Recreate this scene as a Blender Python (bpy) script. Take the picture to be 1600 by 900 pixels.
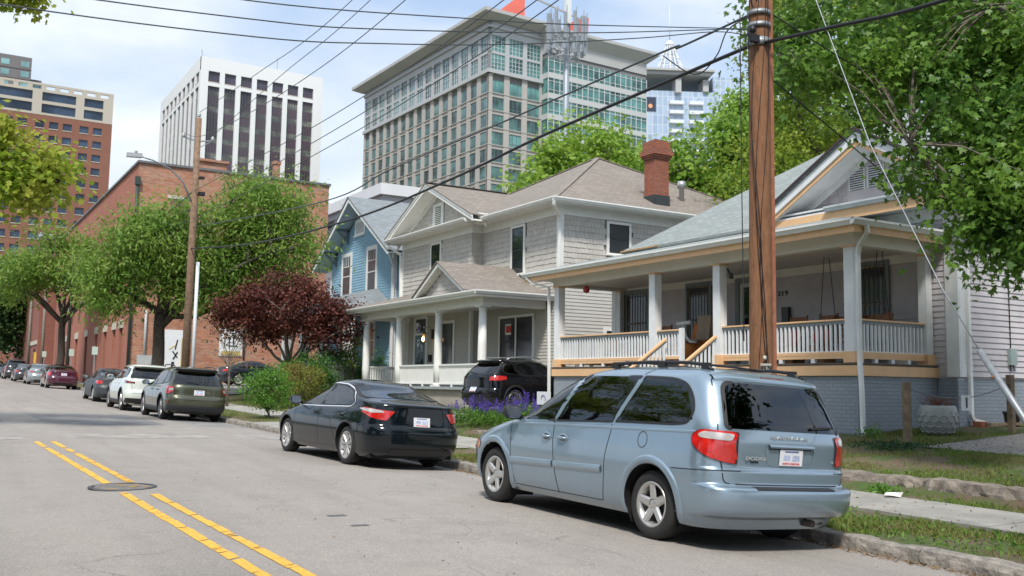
import bpy, bmesh, math, random
import numpy as np
from mathutils import Vector, Matrix
R = math.radians
random.seed(7)
rng = np.random.default_rng(11)
for _o in list(bpy.data.objects): bpy.data.objects.remove(_o)
scene = bpy.context.scene
COL = scene.collection

# ------------------------------------------------------------------ camera
YAW, PITCH, ROLL = 0.542946, 0.100624, 0.015229
_d = Vector((math.sin(YAW)*math.cos(PITCH), math.cos(YAW)*math.cos(PITCH), math.sin(PITCH)))
_r = Vector((math.cos(YAW), -math.sin(YAW), 0))
_u = _r.cross(_d)
_r2 = _r*math.cos(ROLL) + _u*math.sin(ROLL)
_u2 = -_r*math.sin(ROLL) + _u*math.cos(ROLL)
cam_d = bpy.data.cameras.new('camera')
cam = bpy.data.objects.new('camera', cam_d); COL.objects.link(cam)
cam.matrix_world = Matrix(((_r2.x, _u2.x, -_d.x, 0), (_r2.y, _u2.y, -_d.y, 0), (_r2.z, _u2.z, -_d.z, 0), (0, 0, 0, 1)))
cam_d.sensor_width = 36.0
cam_d.lens = 1515.4/1600*36
cam_d.clip_start = 0.1
cam_d.clip_end = 6000
cam_d.dof.use_dof = True
cam_d.dof.focus_distance = 14.5
cam_d.dof.aperture_fstop = 3.2
scene.camera = cam

# ------------------------------------------------------------------ sky and sun
SUN_EL, SUN_AZ = 54.0, 218.0        # azimuth clockwise from +Y
world = bpy.data.worlds.new('World'); scene.world = world
world.use_nodes = True
wn = world.node_tree.nodes; wl = world.node_tree.links
for n in list(wn): wn.remove(n)
w_out = wn.new('ShaderNodeOutputWorld'); w_bg = wn.new('ShaderNodeBackground')
w_sky = wn.new('ShaderNodeTexSky'); w_sky.sky_type = 'NISHITA'; w_sky.sun_disc = False
w_sky.sun_elevation = R(SUN_EL); w_sky.sun_rotation = R(SUN_AZ)
w_sky.air_density = 1.0; w_sky.dust_density = 1.2; w_sky.ozone_density = 1.0
w_tc = wn.new('ShaderNodeTexCoord'); w_map = wn.new('ShaderNodeMapping')
w_map.inputs['Scale'].default_value = (1.0, 1.0, 2.6)
w_map.inputs['Location'].default_value = (3.1, 0.7, 0.2)
w_n1 = wn.new('ShaderNodeTexNoise'); w_n1.inputs['Scale'].default_value = 2.3; w_n1.inputs['Detail'].default_value = 7; w_n1.inputs['Roughness'].default_value = 0.52; w_n1.inputs['Distortion'].default_value = 0.25
w_r1 = wn.new('ShaderNodeValToRGB')
w_r1.color_ramp.elements[0].position = 0.38; w_r1.color_ramp.elements[0].color = (0.0, 0.0, 0.0, 1)
w_r1.color_ramp.elements[1].position = 0.63; w_r1.color_ramp.elements[1].color = (1, 1, 1, 1)
w_n2 = wn.new('ShaderNodeTexNoise'); w_n2.inputs['Scale'].default_value = 5.5; w_n2.inputs['Detail'].default_value = 6; w_n2.inputs['Roughness'].default_value = 0.5
w_r2 = wn.new('ShaderNodeValToRGB')
w_r2.color_ramp.elements[0].position = 0.3; w_r2.color_ramp.elements[0].color = (4.7, 5.3, 6.15, 1)
w_r2.color_ramp.elements[1].position = 0.66; w_r2.color_ramp.elements[1].color = (6.5, 6.8, 7.2, 1)
w_sc = wn.new('ShaderNodeMix'); w_sc.data_type = 'RGBA'; w_sc.blend_type = 'MIX'
w_blue = wn.new('ShaderNodeMix'); w_blue.data_type = 'RGBA'; w_blue.inputs['Factor'].default_value = 0.62
w_blue.inputs['B'].default_value = (3.9, 5.05, 6.8, 1)
wl.new(w_tc.outputs['Generated'], w_map.inputs['Vector'])
wl.new(w_map.outputs['Vector'], w_n1.inputs['Vector']); wl.new(w_map.outputs['Vector'], w_n2.inputs['Vector'])
wl.new(w_n1.outputs['Fac'], w_r1.inputs['Fac']); wl.new(w_n2.outputs['Fac'], w_r2.inputs['Fac'])
wl.new(w_sky.outputs['Color'], w_blue.inputs['A'])
wl.new(w_r1.outputs['Color'], w_sc.inputs['Factor']); wl.new(w_blue.outputs['Result'], w_sc.inputs['A']); wl.new(w_r2.outputs['Color'], w_sc.inputs['B'])
wl.new(w_sc.outputs['Result'], w_bg.inputs['Color'])
w_bg.inputs['Strength'].default_value = 0.105
wl.new(w_bg.outputs['Background'], w_out.inputs['Surface'])
sun_d = bpy.data.lights.new('sun', 'SUN'); sun = bpy.data.objects.new('sun', sun_d); COL.objects.link(sun)
sun_d.energy = 2.7; sun_d.angle = R(8); sun_d.color = (1.0, 0.955, 0.89)
_sv = Vector((math.sin(R(SUN_AZ))*math.cos(R(SUN_EL)), math.cos(R(SUN_AZ))*math.cos(R(SUN_EL)), math.sin(R(SUN_EL))))
sun.rotation_euler = _sv.to_track_quat('Z', 'Y').to_euler()
sun.location = (0, -10, 60)
scene.view_settings.view_transform = 'Standard'
scene.view_settings.look = 'None'
scene.view_settings.gamma = 1.0
scene.view_settings.exposure = 0.66
scene.view_settings.use_curve_mapping = False
scene.render.engine = 'CYCLES'
scene.cycles.max_bounces = 6; scene.cycles.transparent_max_bounces = 12
scene.cycles.diffuse_bounces = 3; scene.cycles.glossy_bounces = 3
scene.cycles.caustics_reflective = False; scene.cycles.caustics_refractive = False

# ------------------------------------------------------------------ materials
MATS = {}
class NT:
    def __init__(s, name):
        s.m = bpy.data.materials.new(name); s.m.use_nodes = True
        s.t = s.m.node_tree; s.n = s.t.nodes; s.l = s.t.links
        s.b = s.n['Principled BSDF']; s.out = s.n['Material Output']
    def node(s, typ, **kw):
        n = s.n.new(typ)
        for k, v in kw.items():
            if hasattr(n, k): setattr(n, k, v)
        return n
    def link(s, a, b): s.l.new(a, b)
    def math(s, op, a, b=None):
        n = s.n.new('ShaderNodeMath'); n.operation = op
        for i, v in enumerate((a, b)):
            if v is None: continue
            if isinstance(v, (int, float)): n.inputs[i].default_value = v
            else: s.l.new(v, n.inputs[i])
        return n.outputs[0]
    def mix(s, f, a, b, mode='MIX'):
        n = s.n.new('ShaderNodeMix'); n.data_type = 'RGBA'; n.blend_type = mode
        for k, v in (('Factor', f), ('A', a), ('B', b)):
            if isinstance(v, (int, float)): n.inputs[k].default_value = v
            elif isinstance(v, tuple): n.inputs[k].default_value = (*v[:3], 1)
            else: s.l.new(v, n.inputs[k])
        return n.outputs['Result']
    def noise(s, scale, detail=3, rough=0.5, vec=None, dist=0):
        n = s.n.new('ShaderNodeTexNoise'); n.inputs['Scale'].default_value = scale
        n.inputs['Detail'].default_value = detail; n.inputs['Roughness'].default_value = rough; n.inputs['Distortion'].default_value = dist
        s.l.new(vec if vec is not None else s.objco(), n.inputs['Vector'])
        return n.outputs['Fac']
    def objco(s):
        if not hasattr(s, '_oc'): s._oc = s.n.new('ShaderNodeNewGeometry')
        return s._oc.outputs['Position']
    def localco(s):
        if not hasattr(s, '_lc'): s._lc = s.n.new('ShaderNodeTexCoord')
        return s._lc.outputs['Object']
    def ramp(s, fac, p0, p1, c0=(0, 0, 0), c1=(1, 1, 1)):
        n = s.n.new('ShaderNodeValToRGB'); e = n.color_ramp.elements
        e[0].position = p0; e[1].position = p1; e[0].color = (*c0, 1); e[1].color = (*c1, 1)
        s.l.new(fac, n.inputs['Fac']); return n.outputs['Color']
    def boxco(s, zscale=1.0):
        g = s.n.new('ShaderNodeNewGeometry')
        sn = s.n.new('ShaderNodeSeparateXYZ'); s.l.new(g.outputs['True Normal'], sn.inputs[0])
        sp = s.n.new('ShaderNodeSeparateXYZ'); s.l.new(g.outputs['Position'], sp.inputs[0])
        ax = s.math('ABSOLUTE', sn.outputs[0]); ay = s.math('ABSOLUTE', sn.outputs[1])
        sel = s.math('GREATER_THAN', ax, ay)
        m = s.n.new('ShaderNodeMix'); m.data_type = 'FLOAT'
        s.l.new(sel, m.inputs[0]); s.l.new(sp.outputs[0], m.inputs[2]); s.l.new(sp.outputs[1], m.inputs[3])
        c = s.n.new('ShaderNodeCombineXYZ'); s.l.new(m.outputs[0], c.inputs[0])
        s.l.new(s.math('MULTIPLY', sp.outputs[2], zscale), c.inputs[1])
        return c.outputs[0]
    def col(s, v):
        if isinstance(v, tuple): s.b.inputs['Base Color'].default_value = (*v[:3], 1)
        else: s.l.new(v, s.b.inputs['Base Color'])
    def bump(s, h, strength=0.3, dist=0.02):
        n = s.n.new('ShaderNodeBump'); n.inputs['Strength'].default_value = strength; n.inputs['Distance'].default_value = dist
        s.l.new(h, n.inputs['Height']); s.l.new(n.outputs[0], s.b.inputs['Normal'])

def mat(name, color=(0.5, 0.5, 0.5), rough=0.6, var=0.12, scale=6.0, metal=0.0, bump=0.0, bscale=None, coat=0.0, spec=None, dirt=0.0):
    if name in MATS: return MATS[name]
    t = NT(name); b = t.b
    b.inputs['Roughness'].default_value = rough; b.inputs['Metallic'].default_value = metal
    if coat: b.inputs['Coat Weight'].default_value = coat; b.inputs['Coat Roughness'].default_value = 0.03
    if spec is not None: b.inputs['Specular IOR Level'].default_value = spec
    if var > 0:
        f = t.noise(scale, 5, 0.6)
        dk = tuple(c*(1-var) for c in color); lt = tuple(min(1, c*(1+var)) for c in color)
        c = t.mix(t.ramp(f, 0.3, 0.7), dk, lt)
        if dirt:
            d = t.noise(scale*0.35, 6, 0.7)
            c = t.mix(t.math('MULTIPLY', t.ramp(d, 0.52, 0.75), dirt), c, tuple(x*0.45 for x in color))
        t.col(c)
    else: t.col(color)
    if bump: t.bump(t.noise(bscale or scale*8, 4, 0.6), bump)
    MATS[name] = t.m
    return t.m

def brick_mat(name, c1, c2, mortar, bw=0.21, bh=0.072, ms=0.012, rough=0.85, bump=0.5, var=0.35, stain=None):
    t = NT(name); b = t.b; b.inputs['Roughness'].default_value = rough
    co = t.boxco()
    bt = t.n.new('ShaderNodeTexBrick'); t.l.new(co, bt.inputs['Vector'])
    bt.inputs['Scale'].default_value = 1.0; bt.inputs['Brick Width'].default_value = bw; bt.inputs['Row Height'].default_value = bh
    bt.inputs['Mortar Size'].default_value = ms; bt.inputs['Mortar Smooth'].default_value = 0.2; bt.inputs['Bias'].default_value = 0.0
    bt.inputs['Color1'].default_value = (*c1, 1); bt.inputs['Color2'].default_value = (*c2, 1); bt.inputs['Mortar'].default_value = (*mortar, 1)
    f = t.noise(0.9, 6, 0.65)
    c = t.mix(t.math('MULTIPLY', t.ramp(f, 0.35, 0.7), var), bt.outputs['Color'], tuple(x*0.55 for x in c1))
    if stain:
        mp = t.n.new('ShaderNodeMapping'); mp.inputs['Scale'].default_value = (.8, .8, 4.2); t.l.new(t.objco(), mp.inputs['Vector'])
        f2 = t.noise(1.6, 8, 0.8, mp.outputs[0]); f3 = t.noise(3.4, 6, 0.8, mp.outputs[0])
        c = t.mix(t.math('MULTIPLY', t.ramp(f2, 0.48, 0.56), 0.85), c, stain)
        c = t.mix(t.math('MULTIPLY', t.ramp(f3, 0.52, 0.58), 0.75), c, tuple(x*.42 for x in stain))
    t.col(c)
    t.bump(t.math('SUBTRACT', 1.0, bt.outputs['Fac']), bump, 0.006)
    MATS[name] = t.m
    return t.m

def shingle_roof_mat(name, c1, c2, c3, row=0.085, wid=0.3):
    t = NT(name); b = t.b; b.inputs['Roughness'].default_value = 0.95
    co = t.boxco()
    bt = t.n.new('ShaderNodeTexBrick'); t.l.new(co, bt.inputs['Vector'])
    bt.offset_frequency = 2; bt.offset = 0.37
    bt.inputs['Scale'].default_value = 1.0; bt.inputs['Brick Width'].default_value = wid; bt.inputs['Row Height'].default_value = row
    bt.inputs['Mortar Size'].default_value = 0.010; bt.inputs['Mortar Smooth'].default_value = 0.2; bt.inputs['Bias'].default_value = 0.0
    bt.inputs['Color1'].default_value = (*(x*.82 for x in c1), 1); bt.inputs['Color2'].default_value = (*(x*1.08 for x in c2), 1); bt.inputs['Mortar'].default_value = (*(x*0.42 for x in c1), 1)
    f = t.noise(1.2, 6, 0.7); g = t.noise(60, 2, 0.5)
    c = t.mix(t.math('MULTIPLY', t.ramp(f, 0.35, 0.7), 0.45), bt.outputs['Color'], c3)
    c = t.mix(0.35, c, t.mix(g, tuple(x*0.6 for x in c2), tuple(x*1.5 for x in c2)))
    t.col(c)
    t.bump(t.math('ADD', t.math('SUBTRACT', 1.0, bt.outputs['Fac']), t.math('MULTIPLY', g, 0.4)), 0.6, 0.01)
    MATS[name] = t.m; return t.m

def glass_mat(name, tint=(0.25, 0.28, 0.28), trans=0.6, rough=0.02):
    if name in MATS: return MATS[name]
    t = NT(name); t.n.remove(t.b)
    tr = t.n.new('ShaderNodeBsdfTransparent'); tr.inputs['Color'].default_value = (*tint, 1)
    gl = t.n.new('ShaderNodeBsdfGlossy'); gl.inputs['Roughness'].default_value = rough; gl.inputs['Color'].default_value = (0.95, 0.97, 1, 1)
    fr = t.n.new('ShaderNodeFresnel'); fr.inputs['IOR'].default_value = 1.75
    mx = t.n.new('ShaderNodeMixShader')
    t.l.new(fr.outputs[0], mx.inputs[0]); t.l.new(tr.outputs[0], mx.inputs[1]); t.l.new(gl.outputs[0], mx.inputs[2])
    t.l.new(mx.outputs[0], t.out.inputs['Surface'])
    MATS[name] = t.m; return t.m

def pane_mat(name, color=(0.02, 0.025, 0.03), rough=0.05, spec=0.9, var=0.5, scale=0.6):
    if name in MATS: return MATS[name]
    t = NT(name); t.b.inputs['Roughness'].default_value = rough; t.b.inputs['Specular IOR Level'].default_value = spec
    f = t.noise(scale, 3, 0.5)
    t.col(t.mix(t.ramp(f, 0.35, 0.65), tuple(c*(1-var) for c in color), tuple(c*(1+var*1.3) for c in color)))
    t.bump(t.noise(0.9, 2, 0.5), 0.06, 0.03)
    MATS[name] = t.m; return t.m

def leaf_mat(name, ca, cb, cc=None, trans=0.35, rough=0.5):
    if name in MATS: return MATS[name]
    t = NT(name); b = t.b; b.inputs['Roughness'].default_value = rough; b.inputs['Specular IOR Level'].default_value = 0.3
    g = t.n.new('ShaderNodeNewGeometry')
    f = t.noise(0.8, 3, 0.6)
    c = t.mix(g.outputs['Random Per Island'], ca, cb)
    if cc: c = t.mix(t.ramp(f, 0.42, 0.62), c, cc)
    t.col(c)
    tl = t.n.new('ShaderNodeBsdfTranslucent'); t.l.new(t.mix(0.5, c, (0.35, 0.5, 0.05), 'MULTIPLY') if False else c, tl.inputs['Color'])
    mx = t.n.new('ShaderNodeMixShader'); mx.inputs[0].default_value = trans
    t.l.new(b.outputs[0], mx.inputs[1]); t.l.new(tl.outputs[0], mx.inputs[2]); t.l.new(mx.outputs[0], t.out.inputs['Surface'])
    MATS[name] = t.m; return t.m

# ------------------------------------------------------------------ mesh builder
def wloc(o):
    v = Vector((0, 0, 0))
    while o is not None:
        v += o.location; o = o.parent
    return v

class MB:
    def __init__(s): s.v = []; s.f = []; s.mi = []; s.sm = []; s.cur = 0; s.smooth = False
    def add(s, vs, fs, smooth=None):
        b = len(s.v); s.v.extend([tuple(p) for p in vs])
        for f in fs:
            s.f.append(tuple(b+i for i in f)); s.mi.append(s.cur); s.sm.append(s.smooth if smooth is None else smooth)
        return s
    def quad(s, a, b, c, d): return s.add((a, b, c, d), ((0, 1, 2, 3),))
    def poly(s, pts): return s.add(pts, (tuple(range(len(pts))),))
    def box(s, x0, x1, y0, y1, z0, z1):
        if x0 > x1: x0, x1 = x1, x0
        if y0 > y1: y0, y1 = y1, y0
        if z0 > z1: z0, z1 = z1, z0
        v = [(x0, y0, z0), (x1, y0, z0), (x1, y1, z0), (x0, y1, z0), (x0, y0, z1), (x1, y0, z1), (x1, y1, z1), (x0, y1, z1)]
        return s.add(v, ((3, 2, 1, 0), (4, 5, 6, 7), (0, 1, 5, 4), (1, 2, 6, 5), (2, 3, 7, 6), (3, 0, 4, 7)), False)
    def bar(s, p, q, w, h, up=(0, 0, 1)):
        p = Vector(p); q = Vector(q); d = (q-p).normalized(); up = Vector(up)
        sd = d.cross(up)
        if sd.length < 1e-4: sd = d.cross(Vector((1, 0, 0)))
        sd.normalize(); u = sd.cross(d).normalized()
        vs = []
        for c in (p, q):
            for a, b in ((-1, -1), (1, -1), (1, 1), (-1, 1)): vs.append(c + sd*a*w/2 + u*b*h/2)
        return s.add(vs, ((3, 2, 1, 0), (4, 5, 6, 7), (0, 1, 5, 4), (1, 2, 6, 5), (2, 3, 7, 6), (3, 0, 4, 7)), False)
    def tube(s, pts, r, n=8, cap=True):
        pts = [Vector(p) for p in pts]; m = len(pts)
        rs = r if isinstance(r, (list, tuple)) else [r]*m
        vs = []; u = None
        for i, p in enumerate(pts):
            d = (pts[min(i+1, m-1)] - pts[max(i-1, 0)])
            if d.length < 1e-9: d = Vector((0, 0, 1))
            d.normalize()
            if u is None:
                u = d.cross(Vector((0, 0, 1)))
                if u.length < 0.1: u = d.cross(Vector((1, 0, 0)))
            u = (u - d*u.dot(d)).normalized(); w = d.cross(u)
            for k in range(n):
                a = 2*math.pi*k/n; vs.append(p + (u*math.cos(a) + w*math.sin(a))*rs[i])
        fs = []
        for i in range(m-1):
            for k in range(n):
                k2 = (k+1) % n; fs.append((i*n+k, i*n+k2, (i+1)*n+k2, (i+1)*n+k))
        if cap: fs.append(tuple(reversed(range(n)))); fs.append(tuple((m-1)*n+k for k in range(n)))
        return s.add(vs, fs, n > 5)
    def lathe(s, prof, c=(0, 0, 0), n=24, axis='z', cap=True):
        vs = []; c = Vector(c)
        for r, h in prof:
            for k in range(n):
                a = 2*math.pi*k/n; x, y = r*math.cos(a), r*math.sin(a)
                vs.append(c + (Vector((x, y, h)) if axis == 'z' else Vector((h, x, y)) if axis == 'x' else Vector((x, h, y))))
        fs = []
        m = len(prof)
        for i in range(m-1):
            for k in range(n):
                k2 = (k+1) % n; fs.append((i*n+k, i*n+k2, (i+1)*n+k2, (i+1)*n+k))
        if cap: fs.append(tuple(range(n))); fs.append(tuple((m-1)*n+k for k in range(n)))
        return s.add(vs, fs, True)
    def prism(s, pts, vec):
        pts = [Vector(p) for p in pts]; v = Vector(vec); n = len(pts)
        vs = pts + [p+v for p in pts]
        fs = [tuple(range(n)), tuple(reversed(range(n, 2*n)))] + [(i, (i+n), ((i+1) % n)+n, (i+1) % n) for i in range(n)]
        return s.add(vs, fs, False)
    def build(s, name, mats, parent=None, label=None, fix=True, autosm=False):
        me = bpy.data.meshes.new(name)
        me.from_pydata(s.v, [], s.f)
        mats = mats if isinstance(mats, (list, tuple)) else [mats]
        for m in mats: me.materials.append(m)
        me.polygons.foreach_set('material_index', s.mi)
        me.polygons.foreach_set('use_smooth', s.sm)
        if fix:
            bm = bmesh.new(); bm.from_mesh(me)
            bmesh.ops.recalc_face_normals(bm, faces=bm.faces); bm.to_mesh(me); bm.free()
        me.update()
        if autosm:
            try: me.set_sharp_from_angle(angle=R(38))
            except Exception: pass
        o = bpy.data.objects.new(name, me); COL.objects.link(o)
        if parent is not None:
            o.parent = parent; o.location = -wloc(parent)
        if label: o['label'] = label
        return o

def npmesh(name, verts, faces_n, mats, parent=None, smooth=False, mi=None):
    """verts (N,3); faces are consecutive groups of faces_n vertices."""
    me = bpy.data.meshes.new(name); nv = len(verts); nf = nv//faces_n
    me.vertices.add(nv); me.vertices.foreach_set('co', np.asarray(verts, dtype=np.float32).ravel())
    me.loops.add(nv); me.loops.foreach_set('vertex_index', np.arange(nv, dtype=np.int32))
    me.polygons.add(nf); me.polygons.foreach_set('loop_start', np.arange(0, nv, faces_n, dtype=np.int32))
    if mi is not None: me.polygons.foreach_set('material_index', np.asarray(mi, dtype=np.int32))
    me.update(calc_edges=True)
    for m in (mats if isinstance(mats, (list, tuple)) else [mats]): me.materials.append(m)
    o = bpy.data.objects.new(name, me); COL.objects.link(o)
    if parent is not None: o.parent = parent; o.location = -wloc(parent)
    return o

def tag(o, label=None, cat=None, group=None, kind=None):
    if label: o['label'] = label
    if cat: o['category'] = cat
    if group: o['group'] = group
    if kind: o['kind'] = kind
    return o
def thing(name, label, cat, loc=(0, 0, 0), group=None):
    o = bpy.data.objects.new(name, None); COL.objects.link(o); o.location = loc; o.empty_display_size = 0.3
    return tag(o, label, cat, group)
def copy_tree(o, parent=None):
    c = o.copy(); COL.objects.link(c); c.parent = parent
    for ch in list(o.children): copy_tree(ch, c)
    return c

def text_mesh(body, size, extrude=0.002, bold=0.0, align='CENTER', space=1.0):
    cu = bpy.data.curves.new('lettering', 'FONT'); cu.body = body; cu.size = size; cu.extrude = extrude; cu.offset = bold
    cu.align_x = align; cu.align_y = 'CENTER'; cu.resolution_u = 3; cu.space_character = space
    to = bpy.data.objects.new('lettering', cu); COL.objects.link(to)
    bpy.context.view_layer.update()
    me = bpy.data.meshes.new_from_object(to.evaluated_get(bpy.context.evaluated_depsgraph_get()))
    bpy.data.objects.remove(to)
    vs = [tuple(v.co) for v in me.vertices]; fs = [tuple(p.vertices) for p in me.polygons]
    bpy.data.meshes.remove(me); return vs, fs
def lettering(name, body, size, origin, xdir, ydir, m, parent=None, sx=1.0, bold=0.0, extrude=0.002, space=1.0):
    vs, fs = text_mesh(body, size, extrude, bold, space=space)
    o = Vector(origin); x = Vector(xdir).normalized(); y = Vector(ydir).normalized(); z = x.cross(y)
    mb = MB(); mb.add([o + x*v[0]*sx + y*v[1] + z*v[2] for v in vs], fs, False)
    return mb.build(name, m, parent, fix=False)

def zline(Y):
    return float(np.interp(Y, [-60, 0, 35, 44, 63, 75, 86, 95, 130, 200, 1200], [-2.38, -1.57, -1.10, -0.95, -0.52, -0.38, -0.24, -0.10, 0.25, 0.6, 2.0]))
def cross(X):
    return float(np.interp(X, [-10, -3.4, 2.35, 6.2, 8.06, 12], [-0.12, -0.11, 0.06, 0.0, -0.10, -0.10]))
def zroad(X, Y): return zline(Y) + cross(X)
# ------------------------------------------------------------------ ground materials
def road_material():
    t = NT('aged_asphalt'); t.b.inputs['Roughness'].default_value = 0.88
    p = t.objco()
    sp = t.noise(95, 4, 0.75, p); sp2 = t.noise(42, 4, 0.75, p); big = t.noise(0.28, 6, 0.62, p); mid = t.noise(1.7, 6, 0.7, p)
    mp = t.n.new('ShaderNodeMapping'); mp.inputs['Scale'].default_value = (1.5, 0.10, 1); t.l.new(p, mp.inputs['Vector'])
    streak = t.noise(1.0, 5, 0.6, mp.outputs[0])
    c = t.mix(t.ramp(big, 0.35, 0.7), (0.335, 0.303, 0.272), (0.392, 0.358, 0.322))
    c = t.mix(t.math('MULTIPLY', t.ramp(streak, 0.42, 0.66), 0.6), c, (0.265, 0.241, 0.222))
    c = t.mix(t.math('MULTIPLY', t.ramp(mid, 0.50, 0.72), 0.5), c, (0.215, 0.20, 0.188))
    c = t.mix(t.math('MULTIPLY', t.ramp(sp, 0.42, 0.58), 0.60), c, (0.135, 0.125, 0.118))
    c = t.mix(t.math('MULTIPLY', t.ramp(sp2, 0.55, 0.64), 0.50), c, (0.55, 0.50, 0.44))
    # fine cracks
    wp = t.n.new('ShaderNodeTexNoise'); wp.inputs['Scale'].default_value = 1.3; wp.inputs['Detail'].default_value = 5; t.l.new(p, wp.inputs['Vector'])
    va = t.n.new('ShaderNodeVectorMath'); va.operation = 'MULTIPLY_ADD'; t.l.new(wp.outputs['Color'], va.inputs[0]); va.inputs[1].default_value = (0.9, 0.9, 0.9); t.l.new(p, va.inputs[2])
    vo = t.n.new('ShaderNodeTexVoronoi'); vo.feature = 'DISTANCE_TO_EDGE'; vo.inputs['Scale'].default_value = 0.30; t.l.new(va.outputs[0], vo.inputs['Vector'])
    cr = t.ramp(vo.outputs['Distance'], 0.0, 0.0035, (1, 1, 1), (0, 0, 0))
    c = t.mix(t.math('MULTIPLY', cr, t.math('MULTIPLY', t.ramp(t.noise(0.8, 3, 0.5, p), 0.44, 0.58), 0.55)), c, (0.10, 0.065, 0.06))
    t.col(c)
    t.bump(t.math('ADD', sp, t.math('MULTIPLY', sp2, 0.7)), 0.35, 0.006)
    return t.m
def turf_material(name, g1, g2, dirt, thr=0.5):
    t = NT(name); t.b.inputs['Roughness'].default_value = 0.95
    p = t.objco(); a = t.noise(1.1, 6, 0.7, p); b = t.noise(22, 5, 0.7, p); f = t.noise(90, 3, 0.6, p)
    g = t.mix(b, g1, g2); d = t.mix(f, tuple(x*0.6 for x in dirt), tuple(x*1.5 for x in dirt))
    t.col(t.mix(t.ramp(a, thr-0.06, thr+0.08), g, d)); t.bump(f, 0.8, 0.03)
    return t.m
def concrete_material(name, base=(0.36, 0.345, 0.31), joint=1.5, axis=1):
    t = NT(name); t.b.inputs['Roughness'].default_value = 0.9
    p = t.objco(); a = t.noise(1.2, 6, 0.7, p); f = t.noise(130, 2, 0.6, p)
    c = t.mix(t.ramp(a, 0.35, 0.66), tuple(x*0.72 for x in base), tuple(x*1.12 for x in base))
    c = t.mix(t.math('MULTIPLY', t.ramp(f, 0.4, 0.65), 0.25), c, tuple(x*0.6 for x in base))
    t.col(c); t.bump(f, 0.3, 0.004)
    return t.m
ROAD = road_material()
TURF = turf_material('turf', (0.060, 0.100, 0.022), (0.115, 0.165, 0.045), (0.17, 0.12, 0.08), 0.50)
CONC = concrete_material('concrete_walk')
GRANITE = mat('granite', (0.27, 0.245, 0.215), 0.9, 0.45, 9, bump=0.9, bscale=25, dirt=0.5)
YELLOW = mat('yellow_road_paint', (0.72, 0.41, 0.065), 0.8, 0.25, 45, dirt=.5)
GRAVEL = mat('gravel', (0.27, 0.25, 0.23), 0.95, 0.85, 24, bump=1.0, bscale=40)

def grel(X, Y):
    """height of the ground right of the kerb above zline"""
    near = np.interp(X, [8.0, 8.25, 9.7, 11.05, 11.72, 11.9, 14, 16, 18.6, 24, 60, 400], [0.02, 0.03, 0.045, 0.06, 0.07, 0.22, 0.42, 0.53, 0.70, 0.82, 1.0, 1.0])
    mid = np.interp(X, [8.0, 8.25, 9.7, 11.05, 12, 14, 16, 24, 400], [0.02, 0.03, 0.045, 0.06, 0.10, 0.27, 0.40, 0.5, 0.6])
    far = np.interp(X, [8.0, 8.25, 11, 14, 400], [0.02, 0.03, 0.06, 0.40, 0.6])
    k1 = np.clip((Y-20.5)/4.0, 0, 1); k2 = np.clip((Y-46)/8.0, 0, 1)
    return (near*(1-k1)+mid*k1)*(1-k2)+far*k2
def zg(X, Y):
    return zline(Y) + float(grel(X, Y))

def sheet(name, xs, ys, zf, m, dz=0.0, parent=None, smooth=True):
    vs = [(x, y, zf(x, y)+dz) for y in ys for x in xs]; n = len(xs)
    fs = [(j*n+i, j*n+i+1, (j+1)*n+i+1, (j+1)*n+i) for j in range(len(ys)-1) for i in range(n-1)]
    mb = MB(); mb.add(vs, fs, smooth); return mb.build(name, m, parent)
def lin(a, b, n): return [a+(b-a)*i/n for i in range(n+1)]

YS = lin(-60, 0, 6) + lin(2, 30, 28) + lin(32, 70, 19) + lin(75, 200, 25) + [260, 400, 700, 1200]
tag(sheet('road', lin(-3.4, 8.06, 12), YS, zroad, ROAD), kind='structure')
tag(sheet('ground', [8.2] + lin(9, 30, 42) + [40, 60, 100, 200, 500, 1400], [-60, -30, -10] + lin(0, 46, 92) + lin(48, 70, 11) + lin(80, 200, 12) + [400, 1200], zg, TURF, -0.004), kind='structure')
def zleft(X, Y): return zline(Y) + 0.02 + 0.04*min(1, max(0, (-3.4-X)/10))
tag(sheet('ground_left', [-1400, -300, -60, -20, -8, -3.6], YS, zleft, TURF), kind='structure')
# sidewalk slabs on the right and on the left of the street
def slabs(name, x0, x1, y0, y1, step, zf, m):
    mb = MB(); y = y0
    while y < y1:
        e = min(y+step, y1)-0.014
        a = [(x0, y), (x1, y), (x1, e), (x0, e)]
        j = random.uniform(-0.004, 0.004)
        top = [(p[0], p[1], zf(*p)+0.03+j) for p in a]
        mb.poly(top)
        for k in range(4):
            p, q = top[k], top[(k+1) % 4]
            mb.quad(p, (p[0], p[1], p[2]-0.08), (q[0], q[1], q[2]-0.08), q)
        y += step
    return mb.build(name, m)
tag(slabs('sidewalk', 9.7, 11.05, -20, 120, 1.55, zg, CONC), kind='structure')
tag(slabs('sidewalk_left', -6.6, -5.2, -20, 120, 1.55, zleft, CONC), kind='structure')
tag(sheet('building_pavement', [11.05, 14, 40], lin(48, 120, 20), zg, concrete_material('concrete_yard', (0.3, 0.29, 0.27)), 0.03), kind='structure')
# front path across the verge, drive between the two houses
tag(sheet('verge_path', lin(8.28, 9.69, 3), lin(17.6, 18.9, 3), zg, CONC, 0.02), kind='structure')
tag(sheet('driveway', lin(11.06, 30, 24), lin(24.9, 28.0, 6), zg, concrete_material('concrete_drive', (0.33, 0.32, 0.30)), 0.012), kind='structure')
tag(sheet('driveway_apron', lin(8.1, 9.69, 4), lin(24.9, 28.0, 6), zg, concrete_material('concrete_apron', (0.35, 0.34, 0.31)), 0.012), kind='structure')

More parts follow.
